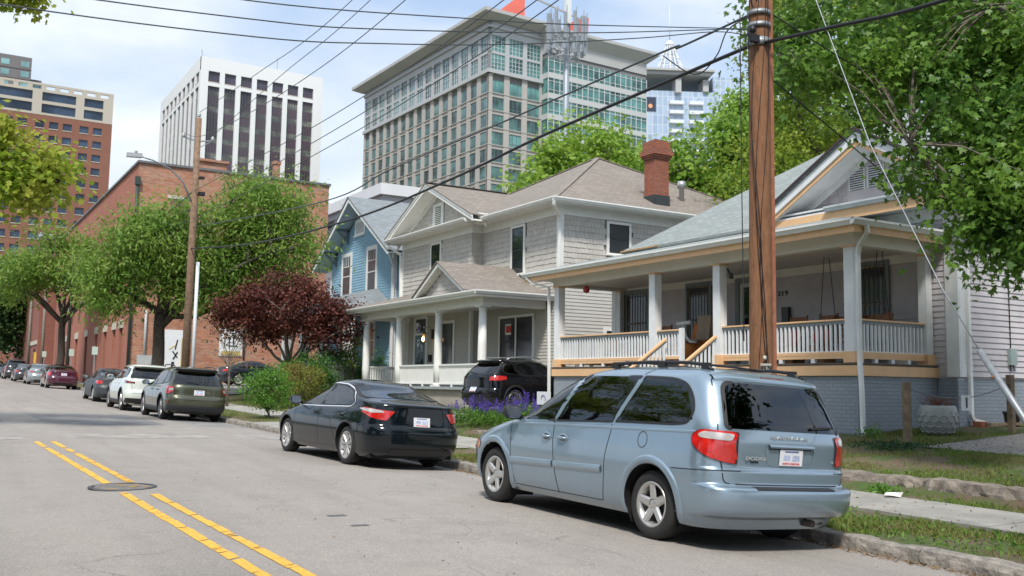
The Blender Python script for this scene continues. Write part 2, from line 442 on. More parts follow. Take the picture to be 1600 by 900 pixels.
# kerb of rough granite blocks
def kerb(name, x0, x1, y0, y1, face, seed):
    rnd = random.Random(seed); mb = MB(); y = y0
    while y < y1:
        L = rnd.uniform(0.9, 1.9) if y < 40 else 4.0
        e = min(y+L, y1); n = max(2, int(L/0.14)) if y < 40 else 2
        nx = 4
        rows = []
        for i in range(n+1):
            yy = y + (e-y)*i/n + (0.012 if i == 0 else -0.012 if i == n else 0)
            jf = rnd.uniform(-0.016, 0.016); jt = rnd.uniform(-0.010, 0.010)
            zt = zline(yy)+0.035+jt; zb = zline(yy)-0.22
            xf = face + jf
            s = 1 if x1 > face else -1
            rows.append([(xf-s*0.012, yy, zb), (xf-s*0.006+rnd.uniform(-.012, .012), yy, zt-0.07), (xf+s*0.012, yy, zt-0.012), (xf+s*0.05, yy, zt), (x1+rnd.uniform(-.01, .01), yy, zt+rnd.uniform(-.006, .006)), (x1, yy, zb)])
        vs = [p for r in rows for p in r]; m = 6
        fs = [(i*m+k, i*m+k+1, (i+1)*m+k+1, (i+1)*m+k) for i in range(n) for k in range(m-1)] + [tuple(range(m)), tuple(n*m+k for k in range(m))]
        mb.add(vs, fs, False); y = e
    return mb.build(name, GRANITE)
tag(kerb('kerb', 8.06, 8.26, -12, 110, 8.06, 3), kind='structure')
tag(kerb('kerb_left', -3.4, -3.6, -12, 110, -3.4, 4), kind='structure')

# low retaining wall of long rough stones beside the sidewalk
def stone_wall():
    t = thing('retaining_wall', 'low wall of long rough granite blocks between sidewalk and sloping lawn', 'wall', (11.8, 9, zg(11.5, 9)))
    rnd = random.Random(9)
    y = -4.0; L = [2.1, 2.4, 3.2, 2.0, 1.9, 2.6, 3.0, 2.2, 2.8, 2.4, 2.1, 2.3]
    cuts = [-4, -1.6, 0.9, 3.3, 5.6, 8.6, 12.1, 14.6, 17.0, 19.4, 21.2]
    for a, b in zip(cuts[:-1], cuts[1:]):
        mb = MB(); n = int((b-a)/0.12); rows = []
        hh = rnd.uniform(0.26, 0.31)*(1.0 if a < 16 else 0.7)
        for i in range(n+1):
            yy = a+0.018+(b-a-0.036)*i/n
            zb = zline(yy)-0.05; zt = zline(yy)+hh+rnd.uniform(-.014, .014)
            e = 0.05 if i in (0, n) else 0
            rows.append([(11.74+e+rnd.uniform(-.02, .02), yy, zb), (11.73+e+rnd.uniform(-.03, .03), yy, zb+0.12), (11.75+e+rnd.uniform(-.03, .03), yy, zb+0.23), (11.79+e, yy, zt-0.01-e*.5), (12.02, yy, zt+rnd.uniform(-.012, .012)), (12.06, yy, zb)])
        vs = [p for r in rows for p in r]; m = 6
        fs = [(i*m+k, i*m+k+1, (i+1)*m+k+1, (i+1)*m+k) for i in range(n) for k in range(m-1)] + [tuple(range(m)), tuple(n*m+k for k in range(m))]
        mb.add(vs, fs, False); mb.build('stone_block', mat('wall_stone', (0.235, 0.20, 0.165), 0.92, 0.5, 6, bump=1.0, bscale=22, dirt=0.6), t)
stone_wall()
tag(sheet('gravel_patch', lin(14.9, 20.5, 9), lin(8.7, 10.9, 6), lambda x, y: zg(x, y)+0.012*math.sin(x*3)*0, GRAVEL, 0.012), kind='structure')

# double yellow line: worn thermoplastic in short slanted pieces
def yellow_line(name, xa, xb, label):
    mb = MB(); rnd = random.Random(int(xa*100)); y = 3.2
    while y < 21.2:
        far = (y-6)/15
        L = rnd.choice([0.05, 0.09, 0.14, 0.24, 0.36, 0.55])*rnd.uniform(0.7, 1.3); gap = rnd.choice([0.006, 0.010, 0.016, 0.030, 0.008])
        x = xa + (xb-xa)*(y-7.3)/13.4
        if 12.62 < y+L and y < 13.55: y = 13.56; continue
        if 16.6 < y < 21 and rnd.random() < 0.10: y += 0.3
        w = 0.052*rnd.uniform(.9, 1.06); sl = rnd.uniform(.0, .06)
        pts = []
        for (dx, dy) in ((-w, 0), (w, sl), (w, L+sl), (-w, L)):
            pts.append((x+dx+rnd.uniform(-.005, .005), y+dy+rnd.uniform(-.006, .006)))
        mb.poly([(p[0], p[1], zroad(*p)+0.005) for p in pts]); y += L+gap
    return tag(mb.build(name, YELLOW, fix=False), kind='structure')
yellow_line('road_marking_left', 2.235, 2.0, '')
yellow_line('road_marking_right', 2.53, 2.285, '')
_l = MB()
# manhole
mh = thing('manhole_cover', 'round worn iron manhole cover set in the road between the yellow lines', 'manhole', (2.24, 13.1, zroad(2.24, 13.1)))
IRON = mat('worn_iron', (0.10, 0.10, 0.11), 0.6, 0.4, 30, metal=0.3, bump=0.6)
m = MB()
def ring(mb, cx, cy, r0, r1, n=36, dz=0.006):
    for k in range(n):
        a, b = 2*math.pi*k/n, 2*math.pi*(k+1)/n
        mb.poly([(cx+r*math.cos(t), cy+r*math.sin(t), zroad(cx, cy)+dz+(cy+r*math.sin(t)-cy)*0.0135) for r, t in ((r0, a), (r1, a), (r1, b), (r0, b))])
ring(m, 2.24, 13.1, 0.355, 0.41, dz=0.008); m.build('rim', IRON, mh, fix=False)
m = MB(); ring(m, 2.24, 13.1, 0.0, 0.335, dz=0.005); m.build('lid', mat('lid_dust', (0.22, 0.205, 0.19), 0.8, 0.35, 25, bump=0.8), mh, fix=False)
m = MB()
for k in range(10):
    a = random.uniform(0, 6.28); r = random.uniform(0.05, 0.28); x, y = 2.24+r*math.cos(a), 13.1+r*math.sin(a)
    m.poly([(x+dx, y+dy, zroad(x, y)+0.011) for dx, dy in ((-.05, -.015), (.03, -.02), (.05, .012), (-.02, .02))])
m.build('paint_scuff', YELLOW, mh, fix=False)
# concrete repair band crossing the road and two small asphalt patches
tag(sheet('road_patch', lin(-3.3, 7.9, 9), lin(22.2, 23.6, 2), zroad, mat('pale_patch', (0.305, 0.288, 0.268), 0.9, 0.3, 3, dirt=.3), 0.004), kind='structure')
tag(sheet('road_patch', lin(-3.3, 8.0, 9), lin(27.5, 33.5, 6), zroad, mat('grey_patch', (0.235, 0.225, 0.22), 0.9, 0.3, 2, dirt=.3), 0.004), kind='structure')
for (x, y, a, b) in ((3.86, 9.93, 0.10, 0.05), (3.83, 9.22, .09, .045)):
    tag(sheet('road_repair', lin(x-a, x+a, 2), lin(y-b, y+b, 2), zroad, mat('dark_patch', (0.115, 0.115, 0.12), 0.85, 0.2, 40), 0.004), kind='structure')
# ------------------------------------------------------------------ house helpers
class Fr:
    """wall frame: axis 'x' = wall plane X=c facing -X (u is Y); axis 'y' = plane Y=c facing -Y (u is X). w points out of the wall"""
    def __init__(s, axis, c): s.a = axis; s.c = c
    def p(s, u, z, w=0.0): return (s.c-w, u, z) if s.a == 'x' else (u, s.c-w, z)
    def box(s, mb, u0, u1, z0, z1, w0, w1):
        a = s.p(u0, z0, w0); b = s.p(u1, z1, w1); return mb.box(a[0], b[0], a[1], b[1], a[2], b[2])
def lap(mb, fr, z0, z1, expo, ur, thick=0.016, holes=()):
    """overlapping boards; ur(z) -> (u0,u1)"""
    z = z0
    while z < z1-1e-3:
        e = min(z+expo, z1); a0, a1 = ur(z); b0, b1 = ur(e)
        segs = [(a0, a1, b0, b1)]
        for (h0, h1, hz0, hz1) in holes:
            if z < hz1-0.02 and e > hz0+0.02:
                ns = []
                for (p0, p1, q0, q1) in segs:
                    if h1 <= p0 or h0 >= p1: ns.append((p0, p1, q0, q1)); continue
                    if h0 > p0: ns.append((p0, h0, q0, h0))
                    if h1 < p1: ns.append((h1, p1, h1, q1))
                segs = ns
        for (p0, p1, q0, q1) in segs:
            if p1-p0 < 0.02: continue
            if q1-q0 < 0: continue
            v = [fr.p(p0, z, thick), fr.p(p1, z, thick), fr.p(q1, e, 0.0), fr.p(q0, e, 0.0), fr.p(p0, z, 0), fr.p(p1, z, 0)]
            mb.add(v, ((0, 1, 2, 3), (4, 5, 1, 0)), False)
        z = e
def shakes(mb, fr, z0, z1, expo, ur, rnd, thick=0.022, holes=(), wmin=0.11, wmax=0.22, stag=0.012):
    z = z0
    while z < z1-0.02:
        e = min(z+expo, z1); a0, a1 = ur(z); b0, b1 = ur(e)
        lo, hi = (a0+b0)/2, (a1+b1)/2
        u = lo + (rnd.uniform(0, .1) if False else 0)
        while u < hi-0.01:
            w = min(rnd.uniform(wmin, wmax), hi-u); c = u+w/2
            if not any(h0-0.02 < c < h1+0.02 and z < hz1-.04 and e > hz0+.04 for (h0, h1, hz0, hz1) in holes):
                j = rnd.uniform(-stag, stag); g = 0.0035; th = thick*rnd.uniform(.7, 1.15)
                v = [fr.p(u+g, z+j, th), fr.p(u+w-g, z+j, th), fr.p(u+w-g, e+0.02, 0.002), fr.p(u+g, e+0.02, 0.002), fr.p(u+g, z+j, 0), fr.p(u+w-g, z+j, 0)]
                mb.add(v, ((0, 1, 2, 3), (4, 5, 1, 0), (4, 0, 3), (1, 5, 2)), False)
            u += w
        z = e
def slab_roof(mb, pts, th=0.09): mb.prism(pts, (0, 0, -th))
def gutter(mb, p, q, size=0.12):
    """k-style gutter as a short profile swept from p to q (top edge line); outward normal given by side"""
    p = Vector(p); q = Vector(q); d = (q-p).normalized(); out = Vector((d.y, -d.x, 0))
    if (Vector((0, 0, 0))-p).dot(out) < 0: out = -out
    prof = [(0, 0), (0, -size), (size*0.55, -size), (size*0.85, -size*0.45), (size*1.0, -size*0.35), (size*1.0, 0), (size*0.86, 0), (size*0.86, -size*0.25), (size*.1, -size*.3), (size*.1, 0)]
    vs = [c+out*a+Vector((0, 0, b)) for c in (p, q) for a, b in prof]; n = len(prof)
    mb.add(vs, [(i, (i+1) % n, (i+1) % n+n, i+n) for i in range(n)] + [tuple(range(n)), tuple(range(n, 2*n))], False)
def downspout(mb, pts, w=0.075, d=0.055):
    for a, b in zip(pts[:-1], pts[1:]): mb.bar(a, b, w, d, up=(0.01, 1, 0) if abs(Vector(b)[2]-Vector(a)[2]) > .3 else (0, 0, 1))
def window(par, fr, u0, u1, z0, z1, trimm, sashm, panem, trim=0.10, sill=True, mull=None, hung=True, name='window', label=None, depth=0.06, head=0.0, grid=None):
    """casing outer size u0..u1, z0..z1"""
    m = MB(); t = trim
    fr.box(m, u0, u0+t, z0, z1, 0, depth); fr.box(m, u1-t, u1, z0, z1, 0, depth)
    fr.box(m, u0+t, u1-t, z1-t, z1, 0, depth); fr.box(m, u0+t, u1-t, z0, z0+t*0.6, 0, depth)
    if sill: fr.box(m, u0-0.03, u1+0.03, z0-0.045, z0, 0, depth+0.05)
    if head: fr.box(m, u0-0.03, u1+0.03, z1+0.002, z1+head, 0, depth+0.03)
    bays = [(u0+t, u1-t)]
    if mull:
        bays = []; a = u0+t
        for mu in mull: fr.box(m, mu-t*.45, mu+t*.45, z0+t*.6, z1-t, 0, depth); bays.append((a, mu-t*.45)); a = mu+t*.45
        bays.append((a, u1-t))
    w = m.build(name, trimm, par, label)
    for (a, b) in bays:
        s = MB(); za, zb = z0+t*.6, z1-t; k = 0.04; zm = (za+zb)/2
        fr.box(s, a, a+k, za, zb, 0.001, .045); fr.box(s, b-k, b, za, zb, 0.001, .045)
        fr.box(s, a+k, b-k, zb-k, zb, 0.001, .045); fr.box(s, a+k, b-k, za, za+k, 0.001, .045)
        if hung: fr.box(s, a+k, b-k, zm-.022, zm+.022, 0.001, .05)
        if grid:
            nb, zt = grid
            for i in range(1, nb): fr.box(s, a+k+(b-a-2*k)*i/nb-.012, a+k+(b-a-2*k)*i/nb+.012, zt, zb-k, .001, .044)
            fr.box(s, a+k, b-k, zt-.015, zt+.015, .001, .046)
        s.build('sash', sashm, w)
        g = MB(); fr.box(g, a+k, b-k, za+k, zb-k, 0.028, 0.034); g.build('pane', panem, w)
    return w
def hall(v, n): return [v*i/n for i in range(n+1)]
WHITE = mat('white_trim_paint', (0.80, 0.81, 0.79), 0.5, 0.06, 3, dirt=0.14)
WHITE2 = mat('white_porch_paint', (0.78, 0.80, 0.81), 0.5, 0.07, 3, dirt=0.16)
PANE = pane_mat('window_pane')
PANE2 = pane_mat('window_pane_dim', (0.05, 0.055, 0.06), 0.08, 0.7)

# ================================================================== YELLOW-TRIM HOUSE (lilac grey siding)
def peach_house():
    H = thing('house', 'single-storey grey-lilac house with peach trim, wide railed porch and front gable', 'house', (18.6, 18.5, -0.8))
    LIL = mat('lilac_siding', (0.53, 0.50, 0.52), 0.7, 0.10, 2.5, dirt=0.28)
    LILD = mat('porch_siding', (0.40, 0.37, 0.36), 0.7, 0.08, 2.5)
    PEACH = mat('peach_trim', (0.80, 0.50, 0.27), 0.55, 0.06, 4, dirt=0.12)
    GRY = mat('grey_trim', (0.27, 0.30, 0.32), 0.6, 0.1, 5)
    FND = brick_mat('painted_brick', (0.30, 0.34, 0.385), (0.335, 0.375, 0.42), (0.24, 0.27, 0.31), 0.215, 0.077, 0.008, 0.7, 0.9, 0.2)
    ROOF = shingle_roof_mat('green_grey_shingle', (0.235, 0.265, 0.26), (0.29, 0.32, 0.31), (0.18, 0.205, 0.20), row=0.075, wid=0.32)
    CEIL = mat('porch_ceiling', (0.76, 0.73, 0.67), 0.6, 0.05, 2)
    fx = Fr('x', 18.6); fy = Fr('y', 12.6)
    D = 0.58; top = 4.0
    # foundation
    m = MB(); m.box(18.62, 29.5, 12.63, 24.6, -1.5, 0.33); m.build('foundation', FND, H)
    m = MB(); m.box(16.06, 16.26, 13.14, 24.12, -1.6, 0.308); m.box(16.26, 18.61, 13.14, 13.34, -1.6, 0.308); m.box(16.26, 18.61, 23.92, 24.12, -1.6, .308); m.build('porch_foundation', FND, H)
    m = MB(); fr = Fr('y', 12.6)
    m.box(18.5, 18.75, 12.57, 12.63, -1.3, 0.31); m.box(22.2, 22.8, 12.6, 12.66, -.25, .22)
    m.build('foundation_pier', FND, H)
    m = MB(); m.box(20.98, 21.3, 12.60, 12.64, -0.12, 0.12); m.build('foundation_vent', mat('dark_vent', (0.03, 0.03, 0.03), 0.8, 0), H)
    m = MB()
    for y in (14.55, 14.95, 15.25): m.box(16.045, 16.07, y, y+0.12, 0.12, 0.25)
    m.build('foundation_gap', MATS['dark_vent'], H)
    # walls: lap siding
    wh = [(22.95, 24.25, 0.9, 3.1), (20.2, 21.5, .9, 3.2), (17.75, 19.15, 0.58, 3.25), (14.25, 15.4, 1.0, 3.15)]
    m = MB(); lap(m, fx, 0.36, 3.98, 0.125, lambda z: (12.72, 24.5)); m.box(18.602, 29.4, 12.62, 24.5, 0.3, 3.98); m.build('front_wall', LIL, H)
    m = MB(); lap(m, fy, 0.34, 3.95, 0.125, lambda z: (18.76, 29.4), 0.02); m.build('side_wall', LIL, H)
    m = MB(); m.box(18.555, 18.6, 12.56, 12.86, 0.33, 3.98); m.box(18.60, 18.80, 12.555, 12.6, 0.33, 3.98); m.box(18.55, 18.6, 24.4, 24.6, .33, 3.98); m.build('corner_board', WHITE2, H)
    # porch floor, band
    m = MB(); m.box(16.0, 18.58, 13.12, 24.15, 0.52, 0.57); m.build('porch_floor', mat('porch_boards', (0.12, 0.11, 0.10), 0.7, 0.3, 8), H)
    m = MB(); m.box(16.0, 16.05, 13.08, 24.18, 0.31, 0.52); m.box(16.05, 18.6, 13.08, 13.13, 0.31, 0.52); m.box(16.05, 18.6, 24.13, 24.18, .31, .52); m.build('porch_band', PEACH, H)
    m = MB(); m.box(15.985, 16.02, 13.07, 24.19, 0.545, 0.572); m.box(16.02, 18.6, 13.065, 13.1, 0.545, 0.572); m.build('porch_floor_edge', mat('worn_edge', (0.14, 0.11, 0.08), 0.8, .4, 20), H)
    # posts
    posts = [13.27, 17.13, 19.52, 23.95]
    for y in posts:
        a = 0.115
        m = MB(); m.box(16.12-a, 16.12+a, y-a, y+a, 0.80, 2.93); p = m.build('porch_post', WHITE2, H)
        m = MB(); m.box(16.12-.14, 16.12+.14, y-.14, y+.14, 0.575, 0.80); m.build('post_base', PEACH, p)
        m = MB(); m.box(16.12-.15, 16.12+.15, y-.15, y+.15, 2.93, 2.97); m.build('post_cap', PEACH, p)
    for (x, y) in ((18.45, 13.27), (18.48, 24.05)):
        m = MB(); m.box(x-.1, x+.1, y-.1, y+.1, 0.80, 2.93); p = m.build('porch_post', WHITE2, H)
        m = MB(); m.box(x-.13, x+.13, y-.13, y+.13, 0.575, .80); m.build('post_base', PEACH, p)
        m = MB(); m.box(x-.13, x+.13, y-.13, y+.13, 2.93, 2.97); m.build('post_cap', PEACH, p)
    # railings
    def railing(a, b, axis, c):
        m = MB()
        def bx(mm, u0, u1, z0, z1, w):
            if axis == 'y': mm.box(c-w, c+w, u0, u1, z0, z1)
            else: mm.box(u0, u1, c-w, c+w, z0, z1)
        bx(m, a, b, 1.44, 1.475, 0.06); r = m.build('railing', PEACH, H)
        m = MB(); bx(m, a, b, 0.73, 0.80, 0.045)
        if b-a > 1: bx(m, a, b, .66, .73, .04)
        m.build('lower_rail', PEACH, r)
        m = MB(); bx(m, a, b, 1.37, 1.44, 0.028); m.build('upper_rail', GRY, r)
        m = MB(); n = max(2, round((b-a)/0.125))
        for i in range(n):
            u = a+(b-a)*(i+0.5)/n; t = random.uniform(-.006, .006); bx(m, u-0.021+t, u+0.021+t, 0.80, 1.38, 0.021)
        bx(m, a, b, .80, .82, .022)
        m.build('baluster_row', WHITE2, r)
        m = MB()
        for k in range(1, 4):
            u = a+(b-a)*k/4
            bx(m, u-.05, u+.05, .575, .66, .04)
        if b-a > 1: m.build('rail_foot', WHITE2, r)
    railing(13.4, 17.0, 'y', 16.12); railing(19.65, 23.82, 'y', 16.12)
    railing(16.25, 18.34, 'x', 13.27); railing(16.25, 18.35, 'x', 23.95)
    railing(18.55, 19.38, 'y', 16.12)
    m = MB(); m.box(16.07, 16.17, 18.44, 18.54, .575, 1.5); m.build('newel_post', WHITE2, H)
    # steps and stair rails
    m = MB()
    for i in range(7): m.box(16.0-0.28*(i+1), 16.0-0.28*i+.02, 17.3, 19.0, -1.4, 0.42-0.19*i)
    m.build('porch_steps', mat('painted_steps', (.33, .36, .38), .8, .15, 5), H)
    for y in (17.16, 19.62):
        if y > 19: y = 18.95
        m = MB(); m.bar((16.0, y, 1.24), (14.35, y, 0.12), 0.09, 0.045); r = m.build('stair_rail', PEACH, H)
        m = MB(); m.bar((16.0, y, 1.18), (14.35, y, 0.06), 0.04, 0.06); m.build('upper_rail', GRY, r)
        m = MB()
        for i in range(13):
            x = 15.93-i*0.125; z = 1.16-(16-x)*1.12/1.65; m.box(x-.02, x+.02, y-.02, y+.02, z-.68, z)
        m.bar((16.0, y, 0.53), (14.35, y, -0.59), .05, .06)
        m.build('baluster_row', WHITE2, r)
        m = MB(); m.box(14.28, 14.38, y-.05, y+.05, -1.2, .22); m.build('newel_post', WHITE2, r)
    # beam, ceiling, gutters
    m = MB(); m.box(16.02, 16.24, 13.12, 24.15, 2.97, 3.26); m.box(16.24, 18.6, 13.12, 13.34, 2.97, 3.26); m.box(16.24, 18.6, 23.93, 24.15, 2.97, 3.26); m.build('porch_beam', CEIL, H)
    m = MB(); m.box(16.24, 18.58, 13.34, 23.93, 3.06, 3.09); m.build('porch_ceiling', mat('ceiling_boards', (0.60, .57, .53), .6, .05, 3), H)
    m = MB(); fx.box(m, 13.3, 23.9, 2.86, 3.06, 0.0, 0.03); m.build('frieze_board', CEIL, H)
    m = MB(); m.box(15.62, 16.02, 12.78, 25.1, 3.235, 3.262); m.box(16.02, 18.6, 12.78, 13.12, 3.235, 3.262); m.box(16.02, 18.6, 24.15, 25.1, 3.235, 3.262); m.build('porch_soffit', CEIL, H)
    m = MB(); m.box(15.60, 15.625, 12.77, 25.12, 3.15, 3.30); m.box(15.625, 18.56, 12.77, 12.795, 3.15, 3.30); m.build('fascia', PEACH, H)
    m = MB(); gutter(m, (15.60, 12.74, 3.42), (15.60, 25.15, 3.42), 0.13); gutter(m, (15.48, 12.77, 3.42), (18.75, 12.77, 3.42), 0.13); m.build('gutter', WHITE, H)
    # porch roof
    zr = lambda x: 3.44+(x-15.55)*0.235
    m = MB()
    slab_roof(m, [(15.5, 12.72, 3.43), (18.75, 12.72+3.25, zr(18.75)), (19.35, 15.97, zr(19.35)), (19.4, 24.9, zr(19.4)), (18.7, 25.3, zr(18.7)), (15.5, 25.3, 3.43)], 0.05)
    slab_roof(m, [(15.5, 12.72, 3.432), (18.62, 12.72, 3.432), (18.62, 15.84, zr(18.62)+.002)], 0.05)
    m.build('porch_roof', ROOF, H)
    # main hip roof
    k = 0.67; ex0, ey0, ey1 = 19.25, 12.0, 25.0; ez = 4.42
    hy = (ey1-ey0)/2; ax = ex0+hy; ay = (ey0+ey1)/2; az = ez+hy*k
    m = MB()
    slab_roof(m, [(ex0, ey0, ez), (ex0, ey1, ez), (ax, ay, az)]); slab_roof(m, [(ex0, ey1, ez), (31, ey1, ez), (31, ay, az), (ax, ay, az)])
    slab_roof(m, [(31, ey0, ez), (ex0, ey0, ez), (ax, ay, az), (31, ay, az)]); m.build('main_roof', ROOF, H)
    m = MB(); m.bar((ex0-.02, 23.2, ez-.02), (ex0-.02, 25.05, ez-.02), .03, .05); m.build('roof_drip_edge', mat('raw_wood_edge', (0.45, .28, .14), .8, .2, 9), H)
    # box eave on side (right) and front cornice below the gable
    m = MB(); m.box(18.12, 29.5, 12.02, 12.62, 4.0, 4.03); m.box(18.12, 18.62, 12.62, 17.3, 4.0, 4.03); m.box(18.56, 18.6, 12.6, 17.2, 3.72, 3.99); m.box(18.6, 29.4, 12.56, 12.6, 3.75, 3.99); m.build('eave_soffit', WHITE2, H)
    m = MB(); m.box(18.09, 18.12, 11.98, 17.3, 3.98, 4.2); m.box(18.12, 18.5, 11.985, 12.015, 3.98, 4.2); m.build('cornice_fascia', PEACH, H)
    m = MB(); m.box(18.5, 29.5, 11.985, 12.015, 4.0, 4.2); m.build('side_fascia', WHITE2, H)
    m = MB(); gutter(m, (18.09, 11.97, 4.33), (18.09, 15.6, 4.33), 0.12); gutter(m, (18.5, 11.985, 4.33), (29.5, 11.985, 4.33), 0.12); m.build('eave_gutter', mat('galvanised_gutter', (0.50, 0.54, 0.57), .45, .15, 5), H)
    m = MB(); m.box(18.1, 18.62, 12.0, 17.3, 4.2, 4.24); m.box(18.12, 18.62, 12.0, 17.25, 4.30, 4.335); m.build('gable_ledge', WHITE2, H)
    # gable
    gc, gz = 14.62, 5.86; gl, gr = 17.45, 11.82; base = 4.30; kk = (gz-base)/(gl-gc)
    ur = lambda z: (gc-(5.72-z)/kk+0.0, gc+(5.72-z)/kk)
    shk = mat('lilac_shingle', (0.43, 0.40, 0.42), 0.75, 0.12, 3, dirt=.3)
    m = MB(); m.poly([(18.62, gc-2.6, base-.02), (18.62, gc+2.6, base-.02), (18.62, gc, base+2.6*kk)]); rr = random.Random(5)
    shakes(m, fx, 4.34, 5.70, 0.165, ur, rr, 0.022, wmin=.13, wmax=.30, stag=.022, holes=[(14.02, 15.38, 4.2, 5.42)])
    g = m.build('gable_wall', shk, H, fix=False)
    m = MB(); fx.box(m, 14.05, 15.38, 4.34, 5.30, 0.0, 0.03); fx.box(m, 14.2, 15.2, 5.28, 5.34, 0, .035); m.build('vent_panel', mat('lilac_panel', (.44, .41, .43), .7, .08, 2, dirt=.25), H)
    m = MB()
    for (a, b) in ((14.33, 14.78), (14.86, 15.31)):
        fx.box(m, a, a+.02, 4.72, 5.22, .03, .05); fx.box(m, b-.02, b, 4.72, 5.22, .03, .05)
        for i in range(9):
            z = 4.73+i*0.054
            m.add([fx.p(a+.02, z, .055), fx.p(b-.02, z, .055), fx.p(b-.02, z+.034, .034), fx.p(a+.02, z+.034, .034)], ((0, 1, 2, 3),))
    v = m.build('gable_vent', WHITE2, H, fix=False)
    m = MB()
    for (a, b) in ((14.34, 14.77), (14.87, 15.3)): fx.box(m, a, b, 4.72, 5.22, .031, .033)
    m.build('vent_screen', MATS['dark_vent'], v)
    # rakes: roof planes + white fascia + peach band + soffit
    def rake(sgn, name, mm, x0, x1, off, thk):
        foot = gl if sgn > 0 else gr
        t = lambda yy, o: gz+0.12-abs(yy-gc)*kk-o
        m.prism([(x0, gc, t(gc, off)), (x0, foot, t(foot, off)), (x0, foot, t(foot, off+thk)), (x0, gc, t(gc, off+thk))], (x1-x0, 0, 0))
    m = MB()
    for sg in (1, -1): rake(sg, '', m, 17.95, 17.99, 0.05, 0.20)
    m.build('rake_board', WHITE2, H)
    m = MB()
    for sg in (1, -1): rake(sg, '', m, 17.99, 18.03, 0.24, 0.12)
    m.build('rake_trim', PEACH, H)
    m = MB()
    for sg in (1, -1): rake(sg, '', m, 18.02, 18.62, 0.32, 0.04)
    for sg in (1, -1): rake(sg, '', m, 18.56, 18.63, 0.33, 0.22)
    m.build('rake_soffit', WHITE2, H)
    m = MB()
    for sg in (1, -1):
        foot = gl+.05 if sg > 0 else gr-.05
        zt = lambda yy: gz+0.16-abs(yy-gc)*kk
        slab_roof(m, [(17.9, gc, zt(gc)), (17.9, foot, zt(foot)), (23.5, foot, zt(foot)), (23.5, gc, zt(gc))], 0.07)
    m.build('gable_roof', ROOF, H)
    m = MB()
    for sg in (1, -1):
        foot = gl+.06 if sg > 0 else gr-.06
        zt = lambda yy: gz+0.165-abs(yy-gc)*kk
        m.bar((17.89, gc, zt(gc)-.02), (17.89, foot, zt(foot)-.02), .03, .06, up=(0, 0, 1))
    m.build('roof_edge', mat('dark_roof_edge', (0.05, 0.035, 0.04), .8, .2, 9), H)
    # windows with security bars, door, house number
    FRM = mat('window_grey_casing', (0.20, 0.23, 0.235), .6, .1, 4); BAR = mat('dark_bars', (0.06, 0.065, 0.07), .5, .1)
    cur = pane_mat('curtained_pane', (0.06, 0.06, 0.055), .1, .6, .6, 1.2)
    def barred(u0, u1, z0, z1):
        w = window(H, fx, u0, u1, z0, z1, FRM, mat('sash_tan', (.36, .30, .20), .6, .1), cur, trim=.11, sill=False, depth=.07)
        m = MB(); n = int((u1-u0-.22)/0.115)
        for i in range(n+1): u = u0+.11+(u1-u0-.22)*i/n; fx.box(m, u-.007, u+.007, z0+.1, z1-.1, .085, .099)
        for z in (z0+.16, (z0+z1)/2, z1-.2): fx.box(m, u0+.08, u1-.08, z-.01, z+.01, .082, .10)
        m.build('security_bars', BAR, w)
    barred(22.75, 24.0, 0.95, 2.98); barred(20.05, 21.1, 0.9, 2.98); barred(14.25, 15.35, 1.05, 2.98)
    # front door with storm door behind the pole
    m = MB(); fx.box(m, 17.72, 17.86, .58, 2.96, 0, .06); fx.box(m, 18.98, 19.12, .58, 2.96, 0, .06); fx.box(m, 17.86, 18.98, 2.82, 2.96, 0, .06)
    d = m.build('door', FRM, H)
    m = MB(); fx.box(m, 17.87, 18.97, .6, 2.81, .0, .03); m.build('door_leaf', mat('pale_door', (.55, .56, .52), .5, .05), d)
    m = MB(); fx.box(m, 17.98, 18.86, 1.0, 2.7, .031, .036); m.build('door_glass', PANE, d)
    m = MB(); fx.box(m, 18.9, 18.94, 1.5, 1.62, .02, .06); m.build('door_handle', mat('brass', (.5, .35, .12), .35, 0, metal=.8), d)
    lettering('house_number', '219', 0.17, (18.57, 17.45, 2.44), (0, -1, 0), (0, 0, 1), mat('black_sign_paint', (.015, .015, .015), .5, 0), H, sx=1.15, bold=.002, extrude=.006, space=1.25)
    # side: conduit, corner pieces
    m = MB(); fy.box(m, 21.0, 21.12, 0.9, 3.9, 0.0, .05); fy.box(m, 21.12, 22.2, .9, 3.9, .0, .02); m.build('side_window', WHITE2, H)
    # downspouts
    m = MB(); downspout(m, [(15.55, 24.95, 3.30), (15.62, 24.7, 3.12), (15.9, 24.2, 2.95), (15.93, 24.19, .0), (15.93, 24.19, -1.05)]); m.build('downspout', WHITE, H)
    m = MB(); downspout(m, [(15.9, 12.71, 3.30), (15.93, 12.72, 3.16), (16.02, 13.0, 2.92), (16.03, 13.04, 2.75), (16.0, 13.02, 0.6), (15.93, 12.93, 0.0), (15.88, 12.88, -0.72), (15.72, 12.75, -0.84)], .085, .065); m.build('downspout', WHITE, H)
    m = MB(); downspout(m, [(18.62, 12.0, 4.22), (18.63, 12.06, 4.05), (18.82, 12.5, 3.8), (18.84, 12.52, 3.6), (18.84, 12.52, -0.45), (18.88, 12.50, -.56), (19.15, 12.44, -.62)], .085, .065); m.build('downspout', WHITE, H)
    m = MB(); m.box(20.28, 20.52, 12.5, 12.6, .62, .98); b = m.build('meter_box', mat('grey_box', (.30, .37, .36), .5, .1), H)
    m = MB(); m.tube([(20.4, 12.575, .98), (20.4, 12.575, 3.2), (20.3, 12.575, 3.3)], .012); m.tube([(20.35, 12.56, .62), (20.33, 12.55, .5), (20.36, 12.55, .48)], .012); m.tube([(20.45, 12.56, .62), (20.47, 12.55, .5)], .01); m.build('conduit', mat('dark_cable', (.03, .03, .03), .6, 0), b)
